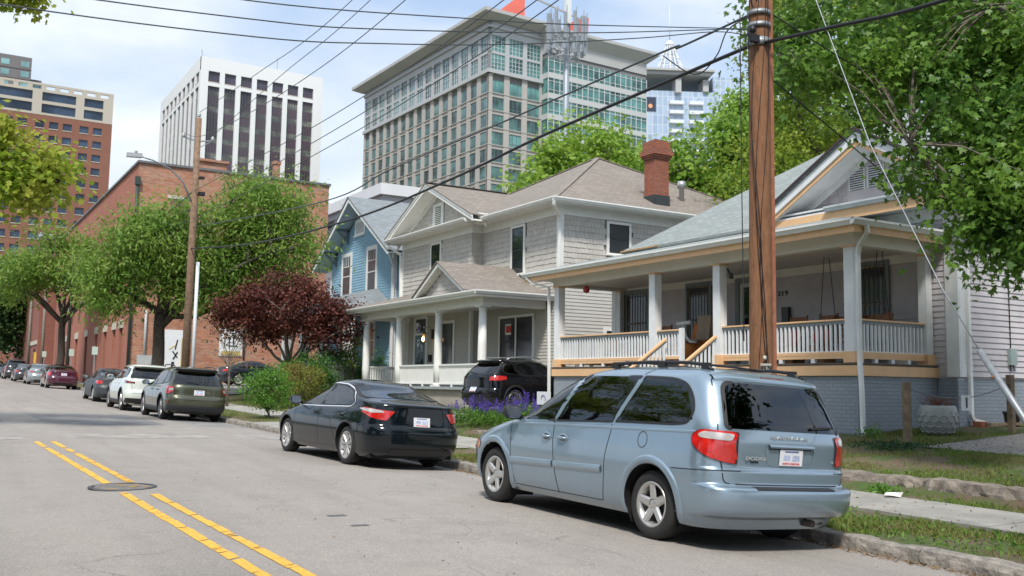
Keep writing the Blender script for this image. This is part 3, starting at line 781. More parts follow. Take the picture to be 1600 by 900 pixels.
    m = MB(); fx.box(m, 17.2, 17.42, 1.68, 2.08, 0.02, .12); m.build('mailbox', mat('black_metal', (.02, .02, .022), .4, 0), H)
    m = MB(); fx.box(m, 19.5, 19.56, 1.45, 1.56, .02, .04); m.build('doorbell', mat('brass2', (.55, .45, .2), .4, 0, metal=.5), H)
    # splash block, chimney none
    m = MB(); m.tube([(16.25, 17.0, 2.86), (16.25, 16.93, 2.74)], .02); m.lathe([(.0, .09), (.035, .08), (.05, .02), (.06, -.05), (.0, -.05)], (16.25, 16.88, 2.66), 12); m.build('flood_lamp', MATS['black_metal'], H)
    return H
peach_house()
# ================================================================== GREY TWO-STOREY HOUSE
def grey_house():
    H = thing('house', 'two-storey pale grey shingled house with brown hip roof and white columned porch', 'house', (18.5, 33.5, -0.7))
    SHG = mat('grey_shake', (0.52, 0.495, 0.45), 0.8, 0.10, 3, dirt=.15)
    LAPG = mat('grey_lap', (0.50, 0.475, 0.425), 0.7, 0.06, 3)
    LAPS = mat('grey_lap_side', (0.52, 0.51, 0.47), 0.65, 0.05, 3)
    TR = mat('cream_white_trim', (0.80, 0.80, 0.76), .5, .05, 3, dirt=.1)
    ROOF = shingle_roof_mat('brown_shingle', (0.205, 0.18, 0.155), (0.275, 0.24, 0.205), (0.165, 0.145, 0.125), .08, .28)
    SASH = mat('black_sash', (.03, .028, .03), .5, .05)
    STU = mat('porch_base_stucco', (.40, .36, .31), .85, .12, 2, dirt=.3)
    xL, xR, yR, yS, yL = 18.2, 18.7, 27.8, 33.25, 39.7
    FL, FRr, FS = Fr('x', xL), Fr('x', xR), Fr('y', yR)
    rnd = random.Random(3)
    zs = 3.75
    # cores behind the cladding
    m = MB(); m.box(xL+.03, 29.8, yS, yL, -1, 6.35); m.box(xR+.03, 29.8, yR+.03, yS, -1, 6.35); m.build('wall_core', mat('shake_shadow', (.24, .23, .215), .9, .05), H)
    m = MB(); shakes(m, FL, zs, 6.05, .19, lambda z: (yS+.0, yL), rnd, holes=[(35.85, 36.85, 4.25, 5.98)])
    shakes(m, FRr, zs, 6.05, .19, lambda z: (yR, yS), rnd, holes=[(30.05, 31.05, 4.1, 5.98)])
    shakes(m, Fr('y', yS-.001), zs, 6.05, .19, lambda z: (xL, xR), rnd); shakes(m, FS, zs, 6.05, .19, lambda z: (xR+.0, 29.8), rnd, holes=[(20.7, 21.8, 4.75, 5.95)])
    m.build('upper_wall', SHG, H, fix=False)
    m = MB(); lap(m, FL, -.05, zs, .115, lambda z: (yS, yL)); lap(m, FRr, -.05, zs, .115, lambda z: (yR, yS)); lap(m, Fr('y', yS-.001), -.05, zs, .115, lambda z: (xL, xR)); m.build('porch_wall', LAPG, H, fix=False)
    m = MB(); lap(m, FS, -.3, zs, .125, lambda z: (xR, 29.8)); m.build('side_wall', LAPS, H, fix=False)
    m = MB(); m.box(xR-.03, xR+.14, yR-.03, yR+.16, -.3, 6.0); m.box(xL-.03, xL+.1, yS-.035, yS+.09, 0, 3.2); m.box(xL-.03, xL+.1, yL-.09, yL+.03, 0, 6.0); m.build('corner_board', TR, H)
    m = MB(); m.box(xL-.04, xL, yS-.04, yL+.04, 6.0, 6.32); m.box(xR-.04, xR, yR-.04, yS, 6.0, 6.32); m.box(xR, 29.8, yR-.04, yR, 6.0, 6.32); m.box(xL, xR-.04, yS-.04, yS, 6.0, 6.32); m.build('frieze_board', TR, H)
    # eave soffit + gutters
    ez = 6.40; ey0, ey1 = 27.2, 40.25; ex = 18.08; exl = 17.62
    m = MB(); m.box(ex, 30.3, ey0, 33.0, 6.32, 6.35); m.box(exl, 30.3, 33.0, ey1, 6.32, 6.35); m.build('eave_soffit', TR, H)
    m = MB(); m.box(ex-.02, ex, ey0, 32.7, 6.30, 6.44); m.box(exl-.02, exl, 32.7, ey1, 6.30, 6.44); m.box(ex, 30.3, ey0-.02, ey0, 6.30, 6.44); m.box(exl, ex-.02, 32.68, 32.7, 6.3, 6.44)
    gutter(m, (ex-.02, ey0-.1, 6.46), (ex-.02, 32.65, 6.46)); gutter(m, (exl-.02, 32.7, 6.46), (exl-.02, ey1+.05, 6.46)); gutter(m, (ex-.12, ey0-.02, 6.46), (30.3, ey0-.02, 6.46)); m.build('gutter', TR, H)
    # hip roof
    hy = (ey1-ey0)/2; ay = (ey0+ey1)/2; ax = ex+hy; az = 9.95
    m = MB(); e2 = 30.9
    slab_roof(m, [(ex-.05, ey0-.05, 6.45), (ex-.05, ey1+.05, 6.45), (ax, ay, az)]); slab_roof(m, [(ex-.05, ey0-.05, 6.45), (ax, ay, az), (e2+.05, ey0-.05, 6.45)])
    slab_roof(m, [(e2, ey1+.05, 6.45), (ax, ay, az), (ex-.05, ey1+.05, 6.45)]); slab_roof(m, [(e2, ey0-.05, 6.45), (ax, ay, az), (e2, ey1+.05, 6.45)])
    m.build('main_roof', ROOF, H)
    m = MB(); m.bar((ex, ey0, 6.47), (ax, ay, az+.02), .22, .03); m.bar((e2, ey0, 6.47), (ax, ay, az+.02), .22, .03); m.bar((ex, ey1, 6.47), (ax, ay, az+.02), .22, .03); m.build('ridge_cap', ROOF, H)
    m = MB(); slab_roof(m, [(26.0, 27.0, 6.5), (30.5, 27.0, 6.5), (30.5, 29.5, 7.75), (27.5, 29.5, 7.75)]); slab_roof(m, [(27.5, 29.5, 7.75), (30.5, 29.5, 7.75), (31, 33, 6.4), (27, 33, 6.4)]); m.build('rear_roof', ROOF, H)
    # front gable over the projecting bay
    gc, gz, gb = 36.2, 8.28, 6.45; half = 3.98; k = (gz-gb)/half
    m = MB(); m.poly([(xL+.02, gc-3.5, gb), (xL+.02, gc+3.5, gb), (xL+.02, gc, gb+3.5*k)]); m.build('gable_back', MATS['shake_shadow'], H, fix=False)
    m = MB(); shakes(m, FL, gb+.03, gz-.15, .19, lambda z: (gc-(gz-.18-z)/k, gc+(gz-.18-z)/k), rnd, holes=[(35.75, 36.75, 6.3, 7.62)]); m.build('gable_wall', SHG, H, fix=False)
    m = MB(); FL.box(m, 35.75, 36.75, 6.5, 7.62, 0, .035); v = m.build('gable_vent', TR, H)
    m = MB()
    for i in range(10): FL.box(m, 36.02, 36.48, 6.68+i*.078, 6.715+i*.078, .036, .06)
    m.build('vent_slats', TR, v)
    m = MB(); FL.box(m, 36.0, 36.5, 6.64, 7.48, .0355, .038); m.build('vent_screen', mat('vent_shadow', (.10, .12, .05), .8, .1), v)
    t = lambda y, o=0: gz+.1-abs(y-gc)*k-o
    m = MB(); mr = MB(); ms = MB()
    for s in (1, -1):
        f = gc+s*(half+.1)
        m.prism([(17.55, gc, t(gc, .03)), (17.55, f, t(f, .03)), (17.55, f, t(f, .24)), (17.55, gc, t(gc, .24))], (.04, 0, 0))
        m.prism([(17.52, gc, t(gc, .0)), (17.52, f, t(f, .0)), (17.52, f, t(f, .09)), (17.52, gc, t(gc, .09))], (.03, 0, 0))
        ms.prism([(17.59, gc, t(gc, .2)), (17.59, f, t(f, .2)), (17.59, f, t(f, .23)), (17.59, gc, t(gc, .23))], (.63, 0, 0))
        ms.prism([(18.15, gc, t(gc, .23)), (18.15, f, t(f, .23)), (18.15, f, t(f, .42)), (18.15, gc, t(gc, .42))], (.05, 0, 0))
        slab_roof(mr, [(17.5, gc, t(gc, -.03)), (17.5, f, t(f, -.03)), (22.5, f, t(f, -.03)), (22.5, gc, t(gc, -.03))], .04)
    m.build('rake_board', TR, H); ms.build('rake_soffit', TR, H); mr.build('gable_roof', ROOF, H)
    m = MB(); m.bar((17.5, gc, gz+.15), (21.5, gc, gz+.15), .25, .03); m.build('ridge_cap', mat('dark_ridge', (.09, .075, .07), .9, .2), H)
    # windows
    window(H, FL, 35.85, 36.85, 4.25, 5.98, TR, SASH, PANE, label=None); window(H, FRr, 30.05, 31.05, 4.1, 5.98, TR, SASH, PANE)
    window(H, FS, 20.7, 21.8, 4.75, 5.97, TR, SASH, PANE); window(H, FRr, 29.35, 31.85, 0.75, 2.62, TR, SASH, PANE2, mull=[30.6])
    window(H, FL, 34.5, 35.75, .6, 2.62, TR, SASH, PANE2, trim=.13)
    window(H, FS, 20.6, 21.6, 0.6, 2.1, TR, SASH, PANE)
    m = MB(); FRr.box(m, 30.95, 31.35, 1.9, 2.3, .036, .040); s = m.build('window_poster', mat('red_poster', (.6, .05, .04), .6, 0), H)
    m = MB(); FRr.box(m, 30.95, 31.35, 1.9, 1.98, .041, .043); FRr.box(m, 30.95, 31.35, 2.24, 2.3, .041, .043); FRr.box(m, 31.32, 31.37, 1.9, 2.3, .041, .043); m.build('poster_edge', TR, s)
    m = MB(); FL.box(m, 37.0, 37.13, 0, 2.9, 0, .05); FL.box(m, 38.15, 38.28, 0, 2.9, 0, .05); FL.box(m, 37.13, 38.15, 2.8, 2.9, 0, .05); FL.box(m, 37.13, 38.15, 2.1, 2.2, 0, .05); d = m.build('door', TR, H)
    m = MB(); FL.box(m, 37.13, 38.15, 0, 2.1, 0, .03); m.build('door_leaf', mat('teal_door', (.13, .22, .23), .5, .1), d)
    m = MB(); FL.box(m, 37.33, 37.6, .5, 1.95, .031, .036); FL.box(m, 37.7, 37.97, .5, 1.95, .031, .036); FL.box(m, 37.2, 38.08, 2.22, 2.78, .0, .03); m.build('door_glass', PANE, d)
    m = MB(); FL.box(m, 36.55, 36.72, .95, 1.25, .02, .12); m.build('mailbox', MATS['black_metal'], H)
    # glowing coach lamp
    m = MB(); m.box(18.1, 18.17, 36.38, 36.5, 1.9, 2.3); m.tube([(18.12, 36.44, 2.2), (18.0, 36.5, 2.42), (17.85, 36.55, 2.35), (17.82, 36.56, 2.2)], .012, 6); lb = m.build('porch_lamp', MATS['black_metal'], H)
    m = MB(); m.lathe([(.02, .16), (.1, .08), (.1, .05), (.075, .04), (.06, -.26), (.03, -.3)], (17.82, 36.56, 2.04), 10); m.build('lamp_cage', mat('smoky_glass', (.2, .16, .1), .2, 0), lb)
    em = NT('lamp_bulb_glow'); em.b.inputs['Emission Color'].default_value = (1, .62, .2, 1); em.b.inputs['Emission Strength'].default_value = 9
    m = MB(); m.lathe([(.0, -.12), (.05, -.07), (.06, 0), (.04, .06), (0, .1)], (17.74, 36.50, 1.90), 10); m.build('bulb', em.m, lb)
    # porch
    m = MB(); m.box(15.98, 18.68, 28.45, 39.1, -.16, -.06); m.build('porch_floor', mat('grey_porch_edge', (.36, .385, .40), .6, .1), H)
    m = MB(); m.box(16.1, 18.6, 28.6, 39.0, -1.4, -.17); m.build('porch_foundation', STU, H)
    for y in (28.75, 32.05, 35.5, 38.85):
        m = MB(); m.lathe([(.15, 0.06), (.158, .7), (.15, 1.4), (.128, 2.62)], (16.2, y, -.06), 20); c = m.build('porch_column', TR, H)
        m = MB(); m.box(16.0, 16.4, y-.2, y+.2, -.06, 0.0); m.lathe([(.18, 0), (.185, .03), (.16, .06)], (16.2, y, 0.0), 20); m.build('column_base', TR, c)
        m = MB(); m.lathe([(.13, 0), (.15, .02), (.135, .03), (.135, .07), (.19, .11)], (16.2, y, 2.55), 20); m.box(15.99, 16.41, y-.21, y+.21, 2.66, 2.72); m.build('column_capital', TR, c)
    m = MB(); m.box(18.0, 18.2, 38.9, 39.1, -.06, 2.72); m.build('pilaster', TR, H)
    def rail(a, b, axis, c, gap=.062, w=.03):
        m = MB()
        def bx(mm, u0, u1, z0, z1, ww):
            if axis == 'y': mm.box(c-ww, c+ww, u0, u1, z0, z1)
            else: mm.box(u0, u1, c-ww, c+ww, z0, z1)
        bx(m, a, b, .69, .75, .055); bx(m, a, b, .62, .69, .025); bx(m, a, b, .02, .08, .035); r = m.build('railing', TR, H)
        m = MB(); n = int((b-a)/gap)
        for i in range(n): u = a+(b-a)*(i+.5)/n; bx(m, u-gap*.36, u+gap*.36, .08, .62, .016)
        m.build('baluster_row', TR, r)
        m = MB()
        for i in range(1, 3): u = a+(b-a)*i/3; bx(m, u-.05, u+.05, -.06, .02, .04)
        m.build('rail_foot', TR, r)
    rail(28.92, 31.88, 'y', 16.2); rail(32.22, 35.34, 'y', 16.2); rail(16.38, 18.1, 'x', 38.9, .11); rail(16.38, 18.6, 'x', 28.7, .062)
    m = MB()
    for i in range(4): m.box(16.0-.28*(i+1), 16.0-.28*i+.01, 36.0, 38.4, -1.2, -.22-.14*i)
    m.build('porch_steps', CONC, H)
    m = MB(); m.box(16.05, 16.38, 28.5, 39.1, 2.72, 2.98); m.box(16.38, 18.6, 28.5, 28.8, 2.72, 2.98); m.box(16.38, 18.2, 38.8, 39.1, 2.72, 2.98); m.build('porch_beam', TR, H)
    m = MB(); m.box(16.38, 18.6, 28.8, 38.8, 2.9, 2.93); m.box(15.6, 16.05, 28.1, 40.0, 2.98, 3.01); m.box(16.05, 18.68, 28.1, 28.5, 2.98, 3.01); m.box(16.05, 18.3, 39.1, 40, 2.98, 3.01); m.build('porch_ceiling', mat('cream_ceiling', (.62, .60, .55), .6, .04), H)
    m = MB(); m.box(15.58, 15.6, 28.08, 40.02, 2.97, 3.13); m.box(15.6, 18.7, 28.06, 28.08, 2.97, 3.13); gutter(m, (15.58, 28.0, 3.17), (15.58, 40.0, 3.17)); gutter(m, (15.48, 28.06, 3.17), (18.7, 28.06, 3.17)); m.build('porch_gutter', TR, H)
    m = MB(); zz = lambda x: 3.17+(x-15.55)*.30
    slab_roof(m, [(15.5, 28.0, 3.17), (18.35, 30.85, zz(18.35)), (18.75, 30.85, zz(18.75)), (18.75, yS, zz(18.75)), (18.75, 37.5, zz(18.75)), (15.5, 40.2, 3.17)], .05)
    slab_roof(m, [(15.5, 28.0, 3.172), (18.72, 28.0, 3.172), (18.72, 31.22, zz(18.72)+.002)], .05)
    m.build('porch_roof', ROOF, H)
    # little gable on the porch roof
    pc, pz, pb, ph = 31.05, 4.38, 3.22, 2.05; kk = (pz-pb)/ph
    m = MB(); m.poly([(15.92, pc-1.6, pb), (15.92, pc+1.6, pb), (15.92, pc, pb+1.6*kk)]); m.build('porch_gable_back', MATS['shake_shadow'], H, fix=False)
    m = MB(); f2 = Fr('x', 15.90); shakes(m, f2, pb+.02, pz-.2, .16, lambda z: (pc-(pz-.22-z)/kk, pc+(pz-.22-z)/kk), rnd, .018); m.build('porch_gable_wall', SHG, H, fix=False)
    m = MB(); mr = MB(); t2 = lambda y, o=0: pz+.03-abs(y-pc)*kk-o
    for s in (1, -1):
        f = pc+s*(ph+.02)
        m.prism([(15.6, pc, t2(pc, .02)), (15.6, f, t2(f, .02)), (15.6, f, t2(f, .16)), (15.6, pc, t2(pc, .16))], (.04, 0, 0))
        m.prism([(15.64, pc, t2(pc, .12)), (15.64, f, t2(f, .12)), (15.64, f, t2(f, .2)), (15.64, pc, t2(pc, .2))], (.3, 0, 0))
        slab_roof(mr, [(15.55, pc, t2(pc, -.02)), (15.55, f, t2(f, -.02)), (18.8, f, t2(f, -.02)), (18.8, pc, t2(pc, -.02))], .035)
    m.build('porch_gable_rake', TR, H); mr.build('porch_gable_roof', ROOF, H)
    # downspouts, roof vent pipe
    m = MB(); downspout(m, [(18.0, 27.15, 6.34), (18.02, 27.2, 6.2), (18.55, 27.65, 5.9), (18.62, 27.72, 5.7), (18.62, 27.72, -.6)], .1, .08); m.build('downspout', TR, H)
    m = MB(); downspout(m, [(17.6, 40.2, 6.36), (17.62, 40.1, 6.2), (18.1, 39.75, 5.8), (18.12, 39.72, 3.9)], .1, .08); m.build('downspout', TR, H)
    m = MB(); m.lathe([(.1, 0), (.1, .55), (.17, .57), (.19, .72), (.15, .85)], (25.2, 28.9, 7.3), 12); m.build('vent_pipe', mat('galvanised', (.45, .47, .48), .4, .1, metal=.6), H)
    m = MB(); m.box(17.9, 18.3, 32.2, 32.75, 6.45, 6.62); m.build('attic_vent', TR, H)
    # chimney
    BR = brick_mat('chimney_brick', (.36, .095, .045), (.46, .15, .07), (.10, .085, .08), .2, .07, .014, .85, .7, .45)
    cx, cy = 23.35, 28.2; m = MB(); a = .34
    m.box(cx-a, cx+a, cy-.31, cy+.31, 6.6, 8.95)
    for i, (e, z0, z1) in enumerate(((.045, 8.60, 8.68), (.09, 8.68, 8.76), (.135, 8.76, 8.92), (.09, 8.92, 9.0), (.045, 9.0, 9.3))): m.box(cx-a-e, cx+a+e, cy-.31-e, cy+.31+e, z0, z1)
    c = m.build('chimney', BR, H)
    m = MB(); m.box(cx-a-.03, cx+a+.03, cy-.34, cy+.34, 6.5, 7.22); m.build('flashing', mat('tar_flashing', (.035, .04, .045), .5, .2), c)
    m = MB(); m.box(cx-.22, cx+.22, cy-.2, cy+.2, 9.28, 9.38); m.build('flue_cap', MATS['tar_flashing'], c)
    return H
grey_house()

# ================================================================== BLUE HOUSE
def blue_house():
    H = thing('house', 'sky-blue lap-sided house with steep front gable and grey shingle roof', 'house', (19.2, 47, -0.4))
    BL = mat('blue_siding', (0.25, 0.43, 0.55), .7, .08, 2)
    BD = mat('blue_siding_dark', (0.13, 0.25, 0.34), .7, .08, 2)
    ROOF = shingle_roof_mat('slate_grey_shingle', (.20, .225, .24), (.25, .275, .29), (.16, .18, .19), .1, .3)
    F = Fr('x', 19.2); FS = Fr('y', 42.9); gc = 47.0; hw = 4.15
    y0, y1 = 42.9, 51.4
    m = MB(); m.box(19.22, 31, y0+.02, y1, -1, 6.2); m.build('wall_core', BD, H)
    k = (9.6-6.35)/5.1
    m = MB(); lap(m, F, -.2, 6.6, .14, lambda z: (y0, y1), .022); lap(m, F, 6.6, 9.1, .14, lambda z: (gc-(9.3-z)/k, gc+(9.3-z)/k), .022)
    m.build('front_wall', BL, H, fix=False)
    m = MB(); lap(m, FS, -.2, 6.4, .14, lambda z: (19.2, 31), .022); m.build('side_wall', BL, H, fix=False)
    m = MB(); m.box(19.14, 19.34, y0-.04, y0+.16, -.2, 6.3); m.box(19.14, 19.24, y1-.2, y1, -.2, 6.3); m.build('corner_board', WHITE, H)
    m = MB(); mr = MB(); ms = MB(); t = lambda y, o=0: 9.62-abs(y-gc)*k-o
    for s, f in ((1, 52.15), (-1, 41.85)):
        m.prism([(18.35, gc, t(gc)), (18.35, f, t(f)), (18.35, f, t(f, .24)), (18.35, gc, t(gc, .24))], (.05, 0, 0))
        ms.prism([(18.4, gc, t(gc, .12)), (18.4, f, t(f, .12)), (18.4, f, t(f, .16)), (18.4, gc, t(gc, .16))], (.85, 0, 0))
        slab_roof(mr, [(18.3, gc, t(gc, -.06)), (18.3, f+s*.06, t(f+s*.06, -.06)), (31, f+s*.06, t(f+s*.06, -.06)), (31, gc, t(gc, -.06))], .06)
    m.build('rake_board', WHITE, H); ms.build('rake_soffit', mat('pale_blue_soffit', (.42, .52, .58), .6, .05), H); mr.build('roof', ROOF, H)
    BRK = mat('bracket_slate', (.13, .17, .21), .7, .05)
    for y in (50.6, 48.9, 45.1, 43.1):
        zt = t(y, .2); m = MB(); m.bar((18.45, y, zt-.04), (19.2, y, zt-.04), .1, .09); m.bar((19.15, y, zt), (19.15, y, zt-.75), .1, .09, up=(1, 0, 0)); m.bar((18.55, y, zt-.08), (19.15, y, zt-.62), .08, .08); m.build('eave_bracket', BRK, H)
    SW = WHITE; 
    for (a, b, z0, z1) in ((48.3, 49.75, 4.5, 6.98), (44.9, 46.3, 4.4, 7.0)):
        window(H, F, a, b, z0, z1, WHITE, WHITE, pane_mat('blue_pane', (.035, .06, .08), .08, .8), trim=.17, grid=(4, z1-.75), depth=.05)
    window(H, F, 46.6, 48.0, 7.75, 8.62, WHITE, WHITE, mat('white_lattice', (.5, .5, .5), .6, .3, 14), trim=.15, hung=False, depth=.05)
    window(H, F, 44.9, 46.3, 1.2, 3.2, WHITE, WHITE, PANE, trim=.15); window(H, F, 48.3, 49.8, 1.2, 3.2, WHITE, WHITE, PANE, trim=.15)
    # front porch: low roof and piers
    m = MB(); slab_roof(m, [(16.6, 42.3, 3.55), (19.15, 44.7, 4.75), (19.15, 50.0, 4.75), (16.6, 52.2, 3.55)], .1); slab_roof(m, [(16.6, 42.3, 3.552), (19.15, 42.3, 3.552), (19.15, 44.7, 4.752)], .1); m.build('porch_roof', ROOF, H)
    m = MB(); m.box(16.75, 17.0, 42.5, 52.0, 3.15, 3.42); m.box(17.0, 19.15, 42.5, 42.75, 3.15, 3.42); m.build('porch_beam', WHITE, H)
    for y in (42.75, 46, 49, 51.8):
        m = MB(); m.prism([(16.72, y-.22, 1.0), (17.12, y-.22, 1.0), (17.12, y+.22, 1.0), (16.72, y+.22, 1.0)], (0, 0, 2.15)); m.build('porch_pier', WHITE, H)
        m = MB(); m.box(16.6, 17.25, y-.35, y+.35, -1, 1.0); m.build('pier_base', STUc, H)
    m = MB(); m.box(16.8, 19.1, 42.6, 52, -1, .2); m.build('porch_floor', STUc, H)
    m = MB(); m.box(16.85, 16.95, 43.1, 48.7, .95, 1.05); m.box(16.85, 16.95, 43.1, 48.7, .3, .38)
    for i in range(46): m.box(16.88, 16.92, 43.15+i*.12, 43.2+i*.12, .38, .95)
    m.build('railing', mat('grey_rail', (.4, .42, .43), .6, .1), H)
    m = MB(); downspout(m, [(18.5, 42.0, 6.3), (19.0, 42.6, 5.8), (19.1, 42.78, 5.6), (19.1, 42.78, .2)], .12, .1); m.build('downspout', WHITE, H)
STUc = mat('pale_stucco', (.45, .43, .40), .85, .12, 2, dirt=.3)
blue_house()
# ================================================================== BIG BUILDINGS
def copies(mesh_o, parent, places, label=None):
    """mesh_o built at its place; copies moved by offsets"""
    for (dx, dy, dz) in places:
        c = mesh_o.copy(); COL.objects.link(c); c.parent = parent; c.location = mesh_o.location + Vector((dx, dy, dz))
BRW = brick_mat('old_red_brick', (.46, .15, .07), (.58, .23, .11), (.36, .25, .19), .24, .085, .014, .9, .4, .5, stain=(.42, .27, .20))
BRW2 = brick_mat('smooth_red_brick', (.37, .125, .08), (.42, .15, .095), (.32, .16, .12), .24, .085, .012, .9, .3, .3)
def brick_warehouse():
    H = thing('brick_building', 'long old red brick warehouse with patched end wall behind the street trees', 'building', (16, 80, -.5))
    x0, x1, y0, y1, zt = 10.5, 22.6, 61.5, 101, 13.2
    m = MB(); m.box(x0, x1, y0, y0+.4, -1.2, zt); m.build('end_wall', BRW, H)
    F = Fr('x', x0)
    doors = [(64.4, 65.5), (67.0, 68.1), (70.6, 71.7), (74.5, 75.6), (79.5, 80.7), (85, 86.4), (91, 92.4)]
    m = MB(); ys = [y0+.4]
    for a, b in doors: ys += [a, b]
    ys.append(y1)
    for i in range(0, len(ys), 2): m.box(x0, x0+.4, ys[i], ys[i+1], -1.2, 3.6)
    m.box(x0, x0+.4, y0+.4, y1, 3.6, zt); m.box(x0, x1, y1, y1+.4, -1.2, zt); m.box(x1-.4, x1, y0+.4, y1, -1.2, zt); m.build('front_wall', BRW2, H)
    m = MB(); m.box(x0+.4, x1-.4, y0+.4, y1, 12.6, 12.8); m.build('flat_roof', mat('tar_roof', (.06, .06, .065), .9, .2), H)
    cop = mat('coping', (.13, .14, .145), .6, .2, 3)
    m = MB(); m.box(x0-.12, x1+.1, y0-.12, y0+.5, zt, zt+.14); m.box(x0-.12, x0+.5, y0+.5, y1+.5, zt, zt+.14); m.build('parapet_coping', cop, H)
    LS = mat('limestone', (.50, .46, .38), .85, .1, 3)
    for i, (a, b) in enumerate(doors):
        m = MB(); F.box(m, a-.25, b+.25, 3.25, 3.75, 0, .05); ln = m.build('lintel', LS, H)
        m = MB(); m.box(x0+.22, x0+.3, a, b, .3, 3.25); d = m.build('doorway' if i % 2 == 0 else 'tall_window', mat('doorway_white', (.70, .71, .72), .5, .1) if i in (1, 3) else pane_mat('dark_shopfront', (.03, .035, .04)), H)
        if i in (1, 3): m = MB(); m.box(x0+.205, x0+.22, a+.15, b-.15, 1.5, 3.0); m.build('door_glass', PANE, d)
    rw = random.Random(2)
    for yy in (66, 69.5, 73, 77, 82, 87, 93):
        m = MB(); m.box(x0-.02, x0+.05, yy, yy+.55, 8.2, 9.6); m.build('upper_window', MATS['dark_shopfront'], H)
        m = MB(); m.box(x0-.05, x0, yy-.05, yy+.6, 8.0, 8.2); m.build('stone_sill', LS, H)
    for yy in (76.5, 80.2, 84, 88): m = MB(); m.box(x0-.45, x0, yy, yy+1.0, 5.6, 5.9); m.build('cornice_block', LS, H)
    # chimney stacks on the parapet, bricked-up window, downpipes
    m = MB(); m.box(14.0, 15.75, y0+.02, y0+.9, zt+.14, zt+.6); m.box(14.05, 15.6, y0-.05, y0+.8, zt-2.2, zt+.1); m.box(13.9, 15.85, y0-.12, y0+1.0, zt+.6, zt+.75); m.build('chimney', BRW, H)
    m = MB(); m.box(18.9, 19.3, y0+.3, y0+.7, zt+.1, zt+1.1); m.box(18.85, 19.35, y0+.25, y0+.75, zt+1.1, zt+1.3); m.build('chimney', BRW, H)
    FE = Fr('y', y0)
    m = MB(); FE.box(m, 12.4, 13.5, 8.6, 11.2, -.01, .03); m.build('blocked_window', mat('brown_panel', (.20, .12, .08), .8, .2), H)
    m = MB(); FE.box(m, 12.2, 13.7, 11.2, 11.4, 0, .06); m.build('lintel', LS, H)
    m = MB(); m.tube([(x0-.1, y0-.12, zt-1.0), (x0-.1, y0-.12, -.5)], .09, 8); m.box(x0-.25, x0+.05, y0-.25, y0, zt-1.4, zt-.9); m.build('drainpipe', mat('dark_green_iron', (.03, .05, .045), .5, .1), H)
    m = MB(); m.tube([(17.3, y0-.08, zt-2), (17.3, y0-.08, -.4)], .05, 6); m.build('drainpipe', MATS['dark_green_iron'], H)
    m = MB(); m.tube([(11.3, y0-.1, 4.2), (11.3, y0-.1, 1.2)], .08, 6); m.box(10.9, 11.9, y0-.3, y0, .9, 1.5); m.box(10.9, 11.3, y0-.25, y0, -.2, .85); m.box(11.45, 11.9, y0-.25, y0, -.2, .85); m.build('electric_meter_panel', mat('meter_grey', (.42, .44, .43), .5, .1), H)
    # painted signs on the end wall
    SGN = mat('white_banner', (.72, .74, .74), .6, .04); BKP = MATS['black_sign_paint']
    for (a, b, z0, z1, ch) in ((12.45, 13.75, .4, 3.1, '\u2318'), (15.75, 17.2, 1.6, 3.3, '')):
        m = MB(); FE.box(m, a, b, z0, z1, .02, .06); s = m.build('wall_banner', SGN, H)
        m = MB()
        if a < 14:
            m.bar((12.95, y0-.07, .7), (13.0, y0-.07, 1.15), .16, .02, up=(0, 1, 0)); m.bar((13.0, y0-.07, 1.3), (13.25, y0-.07, 1.75), .08, .02, up=(0, 1, 0)); m.bar((13.25, y0-.07, 1.4), (12.95, y0-.07, 1.8), .07, .02, up=(0, 1, 0)); m.bar((13.1, y0-.07, 1.9), (13.22, y0-.07, 2.5), .07, .02, up=(0, 1, 0)); m.build('banner_mark', BKP, s)
            m = MB(); m.bar((12.75, y0-.07, 1.9), (13.15, y0-.07, 2.2), .05, .02, up=(0, 1, 0)); m.box(13.45, 13.5, y0-.08, y0-.065, .9, 2.6); m.build('banner_gold_mark', mat('gold_print', (.55, .40, .12), .6, .1), s)
        else:
            m.box(16.05, 16.12, y0-.08, y0-.065, 2.1, 2.8); m.box(16.05, 16.35, y0-.08, y0-.065, 2.74, 2.8); m.box(16.33, 16.39, y0-.08, y0-.065, 2.1, 2.8); m.box(16.39, 16.9, y0-.08, y0-.065, 2.2, 2.27); m.box(16.6, 16.67, y0-.08, y0-.065, 2.2, 3.0); m.build('banner_mark', BKP, s)
            m = MB(); m.box(15.9, 17.1, y0-.08, y0-.065, 1.65, 1.9); m.build('banner_gold_mark', MATS['gold_print'], s)
    return H
brick_warehouse()
def low_brick():
    H = thing('brick_building', 'lower dark red brick building with a metal canopy, farther down the street', 'building', (14, 118, 0))
    m = MB(); m.box(9.5, 26, 106, 140, -1, 11.5); m.build('walls', brick_mat('dark_red_brick', (.26, .085, .06), (.31, .11, .075), (.22, .11, .09), .24, .085, .012, .9, .3, .3), H)
    m = MB(); m.prism([(9.0, 104.2, 14.3), (13.5, 104.2, 13.4), (13.5, 104.2, 13.1), (9.0, 104.2, 13.9)], (0, 3, 0)); m.build('canopy', mat('pale_blue_metal', (.45, .50, .56), .5, .1), H)
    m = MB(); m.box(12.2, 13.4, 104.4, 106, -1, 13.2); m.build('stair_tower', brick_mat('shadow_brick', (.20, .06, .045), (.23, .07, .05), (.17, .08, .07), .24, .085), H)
    m = MB(); m.box(9.45, 9.5, 108, 109.4, .3, 3.0); m.build('doorway', MATS['dark_shopfront'], H)
    m = MB(); m.box(9.42, 9.5, 106.5, 116, 3.4, 3.8); m.build('stone_band', MATS['limestone'], H)
low_brick()

